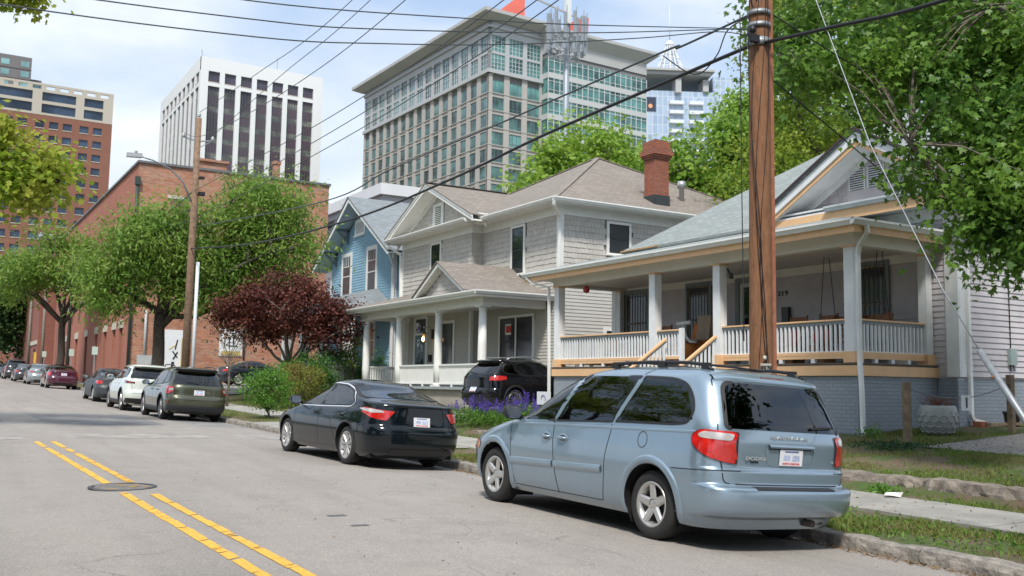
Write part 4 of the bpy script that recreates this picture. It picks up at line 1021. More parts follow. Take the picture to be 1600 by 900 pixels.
def quadbox(m, o, ud, nd, u0, u1, z0, z1, w0, w1):
    o = Vector(o); ud = Vector(ud); nd = Vector(nd)
    vs = [o+ud*u+nd*w+Vector((0, 0, z)) for w in (w0, w1) for u, z in ((u0, z0), (u1, z0), (u1, z1), (u0, z1))]
    m.add(vs, ((0, 1, 2, 3), (4, 5, 6, 7), (0, 1, 5, 4), (1, 2, 6, 5), (2, 3, 7, 6), (3, 0, 4, 7)), False)
def window_grid(H, name, o, ud, nd, us, zs, ww, wh, glass, frame, nmull=2, first=100, w=-.30, nh=1, extra=None):
    """individual windows (shared mesh) up to `first`, the rest as one stuff part"""
    spots = [(u, z) for z in zs for u in us]
    m = MB(); quadbox(m, o, ud, nd, 0, ww, 0, wh, w, w+.04); m.cur = 1
    for i in range(1, nmull+1):
        uu = ww*i/(nmull+1); quadbox(m, o, ud, nd, uu-.05, uu+.05, 0, wh, w+.04, w+.09)
    for i in range(1, nh+1):
        zz = wh*(.22 if nh == 1 else i/(nh+1)); quadbox(m, o, ud, nd, 0, ww, zz-.04, zz+.04, w+.04, w+.08)
    quadbox(m, o, ud, nd, 0, ww, -.05, .05, w+.02, w+.1); quadbox(m, o, ud, nd, 0, ww, wh-.06, wh+.03, w+.02, w+.1)
    spots_f = spots[:first]; rest = spots[first:]
    base = None; udv = Vector(ud)
    for (u, z) in spots_f:
        off = udv*u+Vector((0, 0, z))
        if base is None:
            base = m.build(name, [glass, frame], H); base.location = base.location+off; b0 = base.location-off
        else:
            c = base.copy(); COL.objects.link(c); c.parent = H; c.location = b0+off
    if rest:
        mm = MB(); 
        for (u, z) in rest:
            off = udv*u+Vector((0, 0, z)); b = len(mm.v); mm.v += [tuple(Vector(p)+off) for p in m.v]; mm.f += [tuple(b+i for i in f) for f in m.f]; mm.mi += m.mi; mm.sm += m.sm
        r = mm.build(name+'_rows', [glass, frame], H); r['kind'] = 'stuff'
TEAL = pane_mat('teal_glass', (.065, .16, .15), .12, .6, .75, .22)
TEALD = pane_mat('teal_glass_side', (.08, .145, .15), .12, .7, .75, .2)
STONE = mat('tower_stone', (.40, .375, .345), .85, .06, .05); STONE2 = mat('tower_stone_grey', (.42, .43, .44), .8, .05, .05)
FRW = mat('pale_window_frame', (.55, .58, .58), .5, .05, 1)
def grey_tower():
    H = thing('office_tower', 'grey stone tower with deep overhanging cornice and teal windows', 'tower', (93.4, 165, 0))
    A = R(1.7)
    L = Vector((math.sin(-A), math.cos(A), 0)); Rt = Vector((math.cos(A), math.sin(A), 0))
    o = Vector((93.4, 165, 0)); LEN = 60.5; WR = 13.0
    nL = Vector((-math.cos(A), -math.sin(A), 0)); nR = Vector((math.sin(A), -math.cos(A), 0))
    inner = MB()
    inner.prism([o+L*.5+Rt*.5+Vector((0, 0, -2)), o+Rt*(WR)+L*.5+Vector((0, 0, -2)), o+Rt*30+L*LEN+Vector((0, 0, -2)), o+Rt*.5+L*LEN+Vector((0, 0, -2))], (0, 0, 74)); inner.build('core', mat('tower_core', (.2, .2, .2), .9, 0), H)
    zc = 62.6; ztop = 73.6; fp = 3.55
    floors = [zc-1.0-fp*(i+1)+.75 for i in range(15)]
    # left face: 15 bays
    nb = 15; pu = LEN/nb; m = MB()
    def pier(m, d, n, u0, u1, z0, z1, w=0.0): quadbox(m, o, d, n, u0, u1, z0, z1, -.6, w)
    for i in range(nb+1): pier(m, L, nL, max(0, i*pu-.72), min(LEN, i*pu+.72), 0, zc, .0)
    for z in floors: pier(m, L, nL, 0, LEN, z-.95, z-.02, -.12); pier(m, L, nL, 0, LEN, z-.25, z-.1, .08)
    m.build('left_piers', STONE, H)
    m = MB(); pb = WR/3
    for i in range(4): pier(m, Rt, nR, max(0, i*pb-.65), min(WR, i*pb+.65), 0, zc, 0)
    pier(m, Rt, nR, 0, .9, 0, zc, .02)
    for z in floors: pier(m, Rt, nR, 0, WR, z-.95, z-.02, -.12); pier(m, Rt, nR, 0, WR, z-.25, z-.1, .08)
    m.build('right_piers', STONE, H)
    m = MB()
    for d, n, e in ((L, nL, LEN), (Rt, nR, WR)): pier(m, d, n, -.3, e, zc, zc+.8, .45); pier(m, d, n, 0, e, zc+4.2, zc+4.7, -.1); pier(m, d, n, 0, e, zc+8.0, ztop-.3, 0); pier(m, d, n, -.2, e, ztop-1.6, ztop-1.1, .4)
    for i in range(nb+1): pier(m, L, nL, max(0, i*pu-.5), min(LEN, i*pu+.5), zc+.8, zc+8.0, 0)
    for i in range(4): pier(m, Rt, nR, max(0, i*pb-.5), min(WR, i*pb+.5), zc+.8, zc+8.0, 0)
    m.build('attic_storeys', STONE2, H)
    # cornice slab with sloping soffit
    m = MB(); ov = 2.6
    a = o+nL*ov+nR*ov; 
    P0 = [o+nL*.5+nR*.5, o+Rt*WR+nR*.5, o+Rt*WR+L*(LEN+.5), o+L*(LEN+.5)+nL*.5]; P1 = [o+nL*ov+nR*ov, o+Rt*(WR+1)+nR*ov, o+Rt*(WR+1)+L*(LEN+ov), o+L*(LEN+ov)+nL*ov]
    vs = [p+Vector((0, 0, ztop-.3)) for p in P0]+[p+Vector((0, 0, ztop+.7)) for p in P1]+[p+Vector((0, 0, ztop+1.4)) for p in P1]
    m.add(vs, [(i, (i+1) % 4, 4+(i+1) % 4, 4+i) for i in range(4)]+[(4+i, 4+(i+1) % 4, 8+(i+1) % 4, 8+i) for i in range(4)]+[(8, 9, 10, 11), (0, 1, 2, 3)], False); m.build('cornice', mat('cornice_grey', (.41, .41, .40), .8, .06, .1), H)
    us = [pb*i+.65 for i in range(3)]
    window_grid(H, 'window', o, Rt, nR, us, floors, pb-1.3, fp-.95, TEAL, mat('dark_mullion', (.12, .18, .18), .5, 0), 2, 36)
    window_grid(H, 'window', o, L, nL, [pu*i+.72 for i in range(6)]+[pu*i+.72 for i in range(6, nb)], floors, pu-1.44, fp-.95, TEALD, MATS['dark_mullion'], 2, 20)
    window_grid(H, 'attic_window', o, Rt, nR, [pb*i+.5 for i in range(3)], [zc+.9, zc+4.7], pb-1.0, 3.3, TEAL, FRW, 3, 6, nh=3)
    window_grid(H, 'attic_window', o, L, nL, [pu*i+.6 for i in range(nb)], [zc+.9, zc+4.7], pu-1.2, 3.3, TEALD, FRW, 2, 30, nh=2)
    # glazed wing
    wo = o+Rt*WR+nR*2.2; WL = 26.5; fl = [69.0-4.35*(i+1) for i in range(13)]
    m = MB(); m.prism([wo+Rt*.2-nR*.25+Vector((0, 0, -2)), wo+Rt*WL-nR*.25+Vector((0, 0, -2)), wo+Rt*WL-nR*40+Vector((0, 0, -2)), wo+Rt*.2-nR*40+Vector((0, 0, -2))], (0, 0, 72.3)); m.build('wing_core', MATS['tower_core'], H)
    m = MB()
    for z in fl: quadbox(m, wo, Rt, nR, 0, WL, z-1.15, z, -.25, .05); quadbox(m, wo, -nR, -Rt, 0, 2.2, z-1.15, z, -.2, .05)
    m.build('white_spandrel', mat('white_spandrel', (.47, .48, .47), .7, .03, .1), H)
    for z in fl:
        m = MB(); quadbox(m, wo, Rt, nR, 0.05, WL-.05, z, z+3.2, -.2, -.1); quadbox(m, wo, -nR, -Rt, 0, 2.2, z, z+3.2, -.15, -.1); g = m.build('glass_band', TEAL, H)
        m = MB()
        for i in range(19): quadbox(m, wo, Rt, nR, i*WL/18-.06, i*WL/18+.06, z, z+3.2, -.1, .04)
        quadbox(m, wo, Rt, nR, 0, WL, z+.65, z+.75, -.1, .0); quadbox(m, wo, Rt, nR, 0, WL, z+2.5, z+2.6, -.1, .0); m.build('mullions', FRW, g)
    m = MB()
    P0 = [wo, wo+Rt*WL, wo+Rt*WL-nR*40, wo-nR*40]; P1 = [wo+nR*1.6-Rt*.8, wo+Rt*(WL+2.5)+nR*1.6, wo+Rt*(WL+2.5)-nR*40, wo-nR*40-Rt*.8]
    vs = [p+Vector((0, 0, 68.9)) for p in P0]+[p+Vector((0, 0, 71.4)) for p in P0]+[p+Vector((0, 0, 73.4)) for p in P1]+[p+Vector((0, 0, 74.0)) for p in P1]
    m.add(vs, [(k*4+i, k*4+(i+1) % 4, k*4+4+(i+1) % 4, k*4+4+i) for k in range(3) for i in range(4)]+[(12, 13, 14, 15)], False); m.build('wing_cornice', MATS['cornice_grey'], H)
    RO = mat('orange_red_screen', (.62, .13, .09), .6, .1, .3)
    m = MB(); m.prism([o+Rt*8+L*14+Vector((0, 0, 73)), o+Rt*13+L*7+Vector((0, 0, 73)), o+Rt*13+L*7+Vector((0, 0, 85)), o+Rt*8+L*14+Vector((0, 0, 80))], tuple(Rt*.4+L*1.5)); m.build('red_roof_screen', RO, H)
    m = MB(); m.prism([o+Rt*28+L*6+Vector((0, 0, 73)), o+Rt*29+L*6+Vector((0, 0, 73)), o+Rt*29.6+L*6+Vector((0, 0, 82.5)), o+Rt*28+L*6+Vector((0, 0, 82.5))], tuple(L*6)); m.build('red_roof_screen', RO, H)
    m = MB(); m.bar(o+Rt*13+L*7+Vector((0, 0, 84.5)), o+Rt*28+L*6+Vector((0, 0, 81.5)), .3, .35); m.box(112, 122, 175, 190, 72, 76.5); m.build('roof_plant', mat('plant_grey', (.35, .36, .36), .7, .1, .3), H)
grey_tower()

def white_tower():
    H = thing('office_tower', 'white concrete tower with tall dark window strips', 'tower', (54, 240, 0))
    WC = mat('white_concrete', (.72, .73, .72), .7, .03, .05); x0, y0, W, Ln, zt = 54.0, 240.0, 31.5, 48, 80.2
    m = MB(); m.box(x0+.7, x0+W-.3, y0+.7, y0+Ln-.3, 0, zt-2); m.build('core', mat('tower_core_dark', (.06, .055, .06), .6, .2), H)
    FX, FY = Fr('x', x0), Fr('y', y0)
    nR, nL = 7, 9
    pr = (W-3.2)/nR; pl = (Ln-3.0)/nL
    m = MB()
    for F, n, p, s, e in ((FY, nR, pr, 1.9, W), (FX, nL, pl, 1.7, Ln)):
        b = x0 if F is FY else y0
        F.box(m, b if F is FY else b+.9, b+s, 0, zt-.0, -.9, 0); 
        for i in range(n): F.box(m, b+s+i*p+p*.70, b+(s+(i+1)*p if i < n-1 else e), 0, zt, -.9, 0)
        F.box(m, b if F is FY else b+.905, b+e, zt-3.4, zt+.004, -.9, .003); F.box(m, b+1.0, b+e-.1, zt-7.2, zt-6.1, -.9, -.004)
    m.build('concrete_frame', WC, H)
    gm = NT('banded_dark_glass'); gm.b.inputs['Roughness'].default_value = .15
    sp = gm.n.new('ShaderNodeSeparateXYZ'); gm.l.new(gm.objco(), sp.inputs[0])
    wv = gm.math('SINE', gm.math('MULTIPLY', sp.outputs[2], 2*math.pi/3.9)); nz = gm.noise(.08, 3, .6); nz2 = gm.noise(.35, 2, .5)
    c = gm.mix(gm.ramp(wv, .3, .6), (.085, .062, .078), gm.mix(gm.ramp(nz2, .4, .6), (.085, .10, .092), (.22, .235, .19)))
    c = gm.mix(gm.ramp(nz, .45, .62), c, (.035, .035, .04)); gm.col(c)
    for F, n, p, s in ((FY, nR, pr, 1.9), (FX, nL, pl, 1.7)):
        b = x0 if F is FY else y0
        for i in range(n):
            a, e = b+s+i*p, b+s+i*p+p*.70
            dp = -.5 if F is FY else -.35
            mm = MB(); F.box(mm, a, e, 0, zt-7.2, dp-.1, dp); st = mm.build('window_strip', gm.m, H)
            if F is FY:
                mm = MB()
                for k in range(1, 4): F.box(mm, a+(e-a)*k/4-.06, a+(e-a)*k/4+.06, 0, zt-7.2, dp, dp+.08)
                mm.build('mullions', mat('bronze_mullion', (.10, .08, .09), .5, 0), st)
            mm = MB(); F.box(mm, a, e, zt-6.1, zt-3.4, dp-.1, dp); mm.build('top_window', mat('purple_dark_glass', (.07, .06, .08), .2, .3, .5), H)
            mm = MB(); F.box(mm, a-.05, e+.05, zt-6.25, zt-6.1, -.5, .04); mm.build('pale_sill', mat('warm_sill', (.62, .52, .42), .7, .05), H)
    m = MB(); m.tube([(x0+.5, y0+1, zt), (x0+.2, y0+1, zt+2)], .08, 5); m.tube([(x0+20, y0+3, zt), (x0+20, y0+3, zt+4)], .06, 5); m.build('roof_aerial', BLKM, H)
BLKM = mat('aerial_grey', (.25, .25, .25), .6, 0)
white_tower()

def brown_tower():
    H = thing('office_block', 'tan-topped red-brown brick office block at the left edge', 'building', (20, 230, 0))
    x0, x1, y0, zt = -14.0, 32.9, 230.0, 63.9; F = Fr('y', y0)
    BRK = mat('brown_brick', (.235, .105, .072), .9, .08, .08); TAN = mat('tan_concrete', (.46, .42, .35), .85, .04, .06)
    zb = 57.2
    rows = [zb-2.85-3.05*i for i in range(17)]; gw = 3.55
    cols = []
    u = x1-2.1
    gapw = 4.55
    for g in range(6):
        for k in range(2 if g == 0 else 3): cols.append(u-1.8); u -= 2.75 if k < (1 if g == 0 else 2) else 3.4
    # wall with window openings: horizontal bands and piers
    m = MB(); prev = 0.0
    for z in sorted(rows): F.box(m, x0, x1, prev, z, -.5, 0); prev = z+1.55
    F.box(m, x0, x1, prev, zb, -.5, 0)
    for z in rows:
        e = x1
        for c in cols: F.box(m, c+1.8, e, z, z+1.55, -.5, 0); e = c
        F.box(m, x0, e, z, z+1.55, -.5, 0)
    m.box(x0, x1, y0+.5, y0+25, 0, zb); m.build('brick_wall', BRK, H)
    m = MB()
    ribs = [(x1-6.0, x1-2.05), (x1-14.5, x1-7.7), (x1-23.6, x1-16.4), (x1-32.4, x1-25.2), (x1-41, x1-34)]
    zr = [(57.7, 59.7), (60.4, 62.3)]
    e = x1
    for a, b in ribs: F.box(m, b, e, zb, 62.3, -.5, .05); e = a
    F.box(m, x0, e, zb, 62.3, -.5, .05)
    for a, b in ribs: F.box(m, a, b, zb, 57.7, -.5, .05); F.box(m, a, b, 59.7, 60.4, -.5, .05)
    F.box(m, x0, x1, 62.3, 62.9, -.5, .05); m.box(x0, x1, y0+.5, y0+25, zb, 62.8)
    m.box(x1-.5, x1, y0, y0+25, zb, zt); F.box(m, x0, x1, 63.7, zt+.3, -.5, .06)
    u = x1
    while u > x0: F.box(m, u-1.0, u, 62.9, 63.7, -.5, .04); u -= 2.75
    m.build('tan_top', TAN, H)
    bg = pane_mat('blue_dark_glass', (.03, .05, .085), .12, .6, .6, .15)
    for (a, b) in ribs:
        for (z0, z1) in zr: mm = MB(); F.box(mm, a, b, z0, z1, -.4, -.3); mm.build('ribbon_window', bg, H)
    for z in rows[:9]:
        for c in cols[:10]:
            if c < -2: continue
            mm = MB(); F.box(mm, c, c+1.8, z, z+1.55, -.4, -.3); w = mm.build('window', bg, H)
    mm = MB(); m3 = MB()
    for z in rows:
        for c in cols: F.box(m3, c-.05, c+1.85, z-.16, z, -.1, .1)
        for c in cols:
            if z in rows[:9] and c in cols[:10] and c >= -2: continue
            F.box(mm, c, c+1.8, z, z+1.55, -.4, -.3)
    r = mm.build('remaining_windows', bg, H); r['kind'] = 'stuff'
    m3.build('window_sill', mat('pale_window_sill', (.5, .45, .36), .8, .05), H)['kind'] = 'stuff'
brown_tower()
def stepped_tower():
    H = thing('office_tower', 'stepped dark grey tower rising behind the tan-topped block at the left edge', 'tower', (12, 300, 0))
    G = mat('stepped_grey', (.16, .15, .15), .8, .08, .1); TG = pane_mat('pale_teal_glass', (.20, .36, .36), .2, .6, .2, .3)
    for (x0, x1, zt, y) in ((-10, 20.8, 90.5, 300), (20.8, 23.9, 85.5, 304)):
        m = MB(); m.box(x0, x1, y, y+12, 0, zt); b = m.build('tower_step', G, H); F = Fr('y', y)
        x = x1-2.7
        for k in range(4):
            z = zt-2.9-2.9*k
            for xx in ((x, x-5) if x0 < 0 else (x,)): mm = MB(); F.box(mm, xx, xx+2.1, z, z+1.6, -.05, .06); mm.build('window', TG, b)
            mm = MB(); F.box(mm, x0, x1, z-.8, z-.65, 0, .1); mm.build('floor_band', mat('band_dark', (.07, .07, .07), .8, 0), b)
stepped_tower()

def modern_block():
    H = thing('office_building', 'low modern grey building with broad white overhanging roof behind the blue house', 'building', (32, 75, 0))
    c = Vector((32.2, 75.3, 0)); WH = mat('white_fascia', (.66, .67, .68), .5, .04, .5); GR = mat('grey_panel', (.30, .31, .33), .7, .06, .4)
    c2 = Vector((29.5, 78.5, 0))
    m = MB(); m.box(33.3, 60, 77.3, 120, 0, 15.2); m.build('walls', GR, H)
    m = MB(); m.prism([(32.1, 74.9, 16.0), (60, 74.9, 16.0), (60, 125, 16.0), (32.1, 125, 16.0)], (0, 0, .95)); m.build('roof_slab', WH, H)
    m = MB(); m.box(32.4, 60, 75.2, 125, 15.4, 16.0); m.build('roof_soffit', mat('soffit_grey', (.36, .36, .38), .7, .05), H)
    for i in range(6):
        m = MB(); m.box(35.0+i*1.9, 36.7+i*1.9, 77.22, 77.3, 11.6, 14.6); m.build('window', pane_mat('teal_pale', (.10, .22, .23), .1, .7, .3, .5), H)
    for i in range(9):
        m = MB(); m.box(33.22, 33.3, 79+i*4.2, 81.6+i*4.2, 11.6, 14.4); w = m.build('window', MATS['teal_pale'], H)
        m = MB(); m.box(33.18, 33.22, 80.2+i*4.2, 80.35+i*4.2, 11.6, 14.4); m.box(33.18, 33.22, 79+i*4.2, 81.6+i*4.2, 13.4, 13.55); m.build('mullions', WH, w)
modern_block()

def glass_tower():
    H = thing('apartment_tower', 'pale blue glass tower with balconies and a white latticed spire', 'tower', (190, 250, 0))
    # local frame: facade facing camera, roofline rising to the right (recedes to the left)
    o = Vector((209.0, 261.0, 0)); ud = Vector((math.cos(R(-27)), math.sin(R(-27)), 0)); nd = Vector((ud.y, -ud.x, 0))
    GB = NT('pale_blue_glass'); GB.b.inputs['Roughness'].default_value = .2
    bt = GB.n.new('ShaderNodeTexBrick'); GB.l.new(GB.boxco(), bt.inputs['Vector']); bt.offset = 0; bt.inputs['Scale'].default_value = 1; bt.inputs['Brick Width'].default_value = 1.6; bt.inputs['Row Height'].default_value = 3.4; bt.inputs['Mortar Size'].default_value = .14
    bt.inputs['Color1'].default_value = (.30, .39, .52, 1); bt.inputs['Color2'].default_value = (.40, .50, .62, 1); bt.inputs['Mortar'].default_value = (.52, .56, .62, 1); GB.col(bt.outputs['Color'])
    def blk(u0, u1, z0, z1, w0, w1, name, mm):
        m = MB(); quadbox(m, o, ud, nd, u0, u1, z0, z1, w0, w1); return m.build(name, mm, H)
    blk(0, 26, 0, 104, -22, 0, 'left_block', GB.m); blk(26, 60, 0, 110, -24, -1, 'right_block', GB.m)
    WS = mat('white_steel', (.68, .70, .71), .5, .03); CC = mat('crown_concrete', (.42, .42, .42), .8, .05)
    m = MB()
    quadbox(m, o, ud, nd, -1, 24.5, 109.0, 110.2, -18, 3); quadbox(m, o, ud, nd, -2, 25.5, 110.2, 111.0, -20, 4); quadbox(m, o, ud, nd, 12, 14, 103, 108.2, -4, 2); quadbox(m, o, ud, nd, 22, 24, 104, 108.2, -6, 1); m.build('crown', CC, H)
    m = MB(); cc = o+ud*12-nd*7; n = 14
    for k in range(n):
        a = 2*math.pi*k/n; m.bar(cc+Vector((5.8*math.cos(a), 5.8*math.sin(a), 111.5)), cc+Vector((1.3*math.cos(a), 1.3*math.sin(a), 123)), .28, .28)
    for rr, z in ((4.7, 114.5), (3.6, 117.5), (2.4, 120.5)):
        m.tube([cc+Vector((rr*math.cos(2*math.pi*k/n), rr*math.sin(2*math.pi*k/n), z)) for k in range(n+1)], .15, 5)
    m.lathe([(1.6, 122.8), (1.6, 123.8), (1.0, 123.8), (.9, 124.6), (0, 124.7)], cc, 12); m.tube([cc+Vector((0, 0, 124)), cc+Vector((0, 0, 138))], [.25, .05], 6); m.build('spire', WS, H)
    m = MB(); quadbox(m, o, ud, nd, 1.2, 5.4, 96.5, 101.5, .05, .2); s = m.build('dark_sign_panel', mat('sign_dark', (.03, .04, .07), .4, 0), H)
    m = MB(); cpt = o+ud*3.4+nd*.3+Vector((0, 0, 98.3)); m.add([cpt+ud*(0.75*math.cos(2*math.pi*i/20))+Vector((0, 0, .8*math.sin(2*math.pi*i/20))) for i in range(20)], (tuple(range(20)),)); m.build('sign_disc', mat('sign_orange', (.75, .35, .18), .5, 0), s)
    for i in range(12):
        for u in (10, 17, 30, 37, 44):
            m = MB(); z = 99-i*3.4-(0 if u < 25 else -3); quadbox(m, o, ud, nd, u, u+5, z, z+1.2, 0, 1.6); m.build('balcony', WS, H)
glass_tower()
# ================================================================== CARS
def paint(name, color, coat=1.0, rough=0.25, metal=0.0):
    t = NT(name); b = t.b
    b.inputs['Roughness'].default_value = rough; b.inputs['Metallic'].default_value = metal
    b.inputs['Coat Weight'].default_value = coat; b.inputs['Specular IOR Level'].default_value = .5 if coat > .99 else .12; b.inputs['Coat Roughness'].default_value = 0.025; b.inputs['Coat IOR'].default_value = 1.5
    f = t.noise(2.2, 5, 0.6, t.localco()); dst = t.noise(40, 4, .7, t.localco())
    c = t.mix(t.ramp(f, .35, .7), tuple(x*.97 for x in color), tuple(min(1, x*1.03) for x in color))
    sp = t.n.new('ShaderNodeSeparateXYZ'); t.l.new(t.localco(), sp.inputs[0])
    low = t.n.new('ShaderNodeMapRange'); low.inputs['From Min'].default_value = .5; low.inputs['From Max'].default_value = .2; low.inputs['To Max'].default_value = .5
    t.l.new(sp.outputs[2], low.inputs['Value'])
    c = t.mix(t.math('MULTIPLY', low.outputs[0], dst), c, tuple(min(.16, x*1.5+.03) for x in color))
    t.col(c); MATS[name] = t.m; return t.m
TYRE = mat('tyre_rubber', (.022, .022, .022), .75, .2, 30, bump=.3, bscale=60)
ALLOY = mat('alloy_metal', (.58, .57, .55), .32, .08, 20, metal=.75)
ALLOYD = mat('alloy_grey', (.30, .30, .30), .35, .1, 20, metal=.8)
BLK = mat('black_plastic', (.018, .018, .02), .5, .1, 20)
DKV = mat('underbody_black', (.006, .006, .006), .9, 0)
CHROME = mat('chrome', (.82, .83, .85), .22, 0, metal=.55)
SEAM = mat('panel_seam', (.01, .012, .014), .7, 0)
TINT = glass_mat('dark_tinted_glass', (.05, .055, .06)); CLEAR = glass_mat('clear_car_glass', (.55, .62, .60))
def lens_mat(name, c, e=0.0):
    t = NT(name); t.b.inputs['Roughness'].default_value = .15; t.b.inputs['Coat Weight'].default_value = 1; t.b.inputs['Specular IOR Level'].default_value = .8
    v = t.n.new('ShaderNodeTexVoronoi'); v.inputs['Scale'].default_value = 11; t.l.new(t.localco(), v.inputs['Vector'])
    t.col(t.mix(t.ramp(v.outputs['Distance'], .1, .6), tuple(min(1, x*1.15) for x in c), tuple(x*.75 for x in c)))
    t.bump(v.outputs['Distance'], .35, .01); MATS[name] = t.m; return t.m
RED = lens_mat('red_lens', (.62, .015, .012)); CLR = lens_mat('clear_lens', (.55, .52, .52)); AMB = lens_mat('amber_lens', (.75, .28, .10)); DRED = lens_mat('dark_red_lens', (.22, .008, .01))
PLATE = mat('plate_white', (.72, .73, .76), .5, .05, 20); PRED = mat('plate_red_print', (.65, .04, .05), .6, 0); PBLU = mat('plate_blur', (.46, .52, .70), .6, .35, 25); PNAVY = mat('plate_navy', (.10, .14, .32), .6, .3, 60)

class Body:
    """car body as stacked plan outlines. Forward +Y, rear axle at y=0, ground z=0"""
    def __init__(s, R_, F_, W_, rear=(0.5, 4.0), front=(0.7, 3.2), taper=(1.6, .05), rtaper=(0.3, 0.02)):
        s.Rk, s.Fk, s.Wk = R_, F_, W_; s.rc, s.rn = rear; s.fc, s.fn = front; s.tp = taper; s.rt = rtaper
    def itp(s, tab, z):
        zs = [a for a, b in tab]; vs = [b for a, b in tab]
        # smooth monotone-ish interpolation
        i = max(0, min(len(zs)-2, int(np.searchsorted(zs, z))-1))
        if z <= zs[0]: return vs[0]
        if z >= zs[-1]: return vs[-1]
        h = zs[i+1]-zs[i]; t = (z-zs[i])/h
        def sl(j):
            if j <= 0 or j >= len(zs)-1: return 0 if j < 0 else (vs[min(j+1, len(zs)-1)]-vs[max(j-1, 0)])/(zs[min(j+1, len(zs)-1)]-zs[max(j-1, 0)])
            a = (vs[j]-vs[j-1])/(zs[j]-zs[j-1]); b = (vs[j+1]-vs[j])/(zs[j+1]-zs[j])
            return 0 if a*b <= 0 else 2*a*b/(a+b)
        m0, m1 = sl(i), sl(i+1)
        return (2*t**3-3*t*t+1)*vs[i]+(t**3-2*t*t+t)*h*m0+(-2*t**3+3*t*t)*vs[i+1]+(t**3-t*t)*h*m1
    def rf(s, z):
        r, f = s.itp(s.Rk, z), s.itp(s.Fk, z); L = f-r
        return r, f, min(s.rc, L*.35), min(s.fc, L*.45)
    def wy(s, y, z):
        r, f, rc, fc = s.rf(z); w = s.itp(s.Wk, z)
        t = 1.0
        if y > s.tp[0]: t -= s.tp[1]*((y-s.tp[0])/(3.6-s.tp[0]))**2
        if y < s.rt[0]: t -= s.rt[1]*((s.rt[0]-y)/1.2)**2
        return w*t
    def sx(s, y, z):
        """half width at (y,z)"""
        r, f, rc, fc = s.rf(z); w = s.wy(y, z)
        if y < r+rc: q = max(0, min(1, (r+rc-y)/rc)); return w*(1-q**s.rn)**(1/s.rn)
        if y > f-fc: q = max(0, min(1, (y-f+fc)/fc)); return w*(1-q**s.fn)**(1/s.fn)
        return w
    def ry(s, x, z):
        r, f, rc, fc = s.rf(z); w = s.wy(r+rc*.5, z); q = min(.9999, abs(x)/w)
        return r+rc-rc*(1-q**s.rn)**(1/s.rn)
    def fy(s, x, z):
        r, f, rc, fc = s.rf(z); w = s.wy(f-fc*.5, z); q = min(.9999, abs(x)/w)
        return f-fc+fc*(1-q**s.fn)**(1/s.fn)
    def side(s, sg): return lambda u, v: Vector((sg*s.sx(u, v), u, v))
    def rear(s): return lambda u, v: Vector((u, s.ry(u, v), v))
    def front(s): return lambda u, v: Vector((u, s.fy(u, v), v))
    def wrap(s, sg=-1, rear=True):
        """u = distance from the centre line around the corner, v = z"""
        def fn(u, v):
            r, f, rc, fc = s.rf(v); c, n = (rc, s.rn) if rear else (fc, s.fn)
            w = s.wy(r+rc*.6 if rear else f-fc*.6, v)
            th = min(u/ (w+rc*.45), 1.3)*math.pi/2
            if th <= math.pi/2:
                x = w*max(0, math.sin(th))**(2/n); dy = c*(1-max(0, math.cos(th))**(2/n))
            else: x = w; dy = c+(th-math.pi/2)*.6
            return Vector((sg*x, r+dy if rear else f-dy, v))
        return fn
    def shell(s, zs, nside=90, nc=22, arches=(), holes=(), arch_x=.55):
        """returns verts, faces"""
        ring = []
        for k in range(nc+1):
            ring.append(('r', math.pi/2*k/nc))
        for k in range(1, nside): ring.append(('s', k/nside))
        for k in range(nc, -1, -1): ring.append(('f', math.pi/2*k/nc))
        n = len(ring); V = []; F = []
        for z in zs:
            r, f, rc, fc = s.rf(z)
            for typ, a in ring:
                if typ == 'r':
                    sn, cs = math.sin(a)**(2/s.rn) if a > 0 else 0, max(0, math.cos(a))**(2/s.rn); y = r+rc*(1-cs); x = s.wy(y, z)*sn
                elif typ == 'f':
                    sn, cs = math.sin(a)**(2/s.fn) if a > 0 else 0, max(0, math.cos(a))**(2/s.fn); y = f-fc*(1-cs); x = s.wy(y, z)*sn
                else: y = (r+rc)+(f-fc-r-rc)*a; x = s.wy(y, z)
                V.append((x, y, z))
        for j in range(len(zs)-1):
            for i in range(n-1):
                q = (j*n+i, j*n+i+1, (j+1)*n+i+1, (j+1)*n+i)
                c = [sum(V[t][k] for t in q)/4 for k in range(3)]
                if c[0] > arch_x and any((c[1]-ay)**2+(c[2]-az)**2 < ar*ar for ay, az, ar in arches): continue
                if any(h(*c) for h in holes): continue
                F.append(q)
        m = len(V); V2 = [(-x, y, z) for x, y, z in V]
        F2 = [tuple(m+t for t in reversed(q)) for q in F]
        return V+V2, F+F2

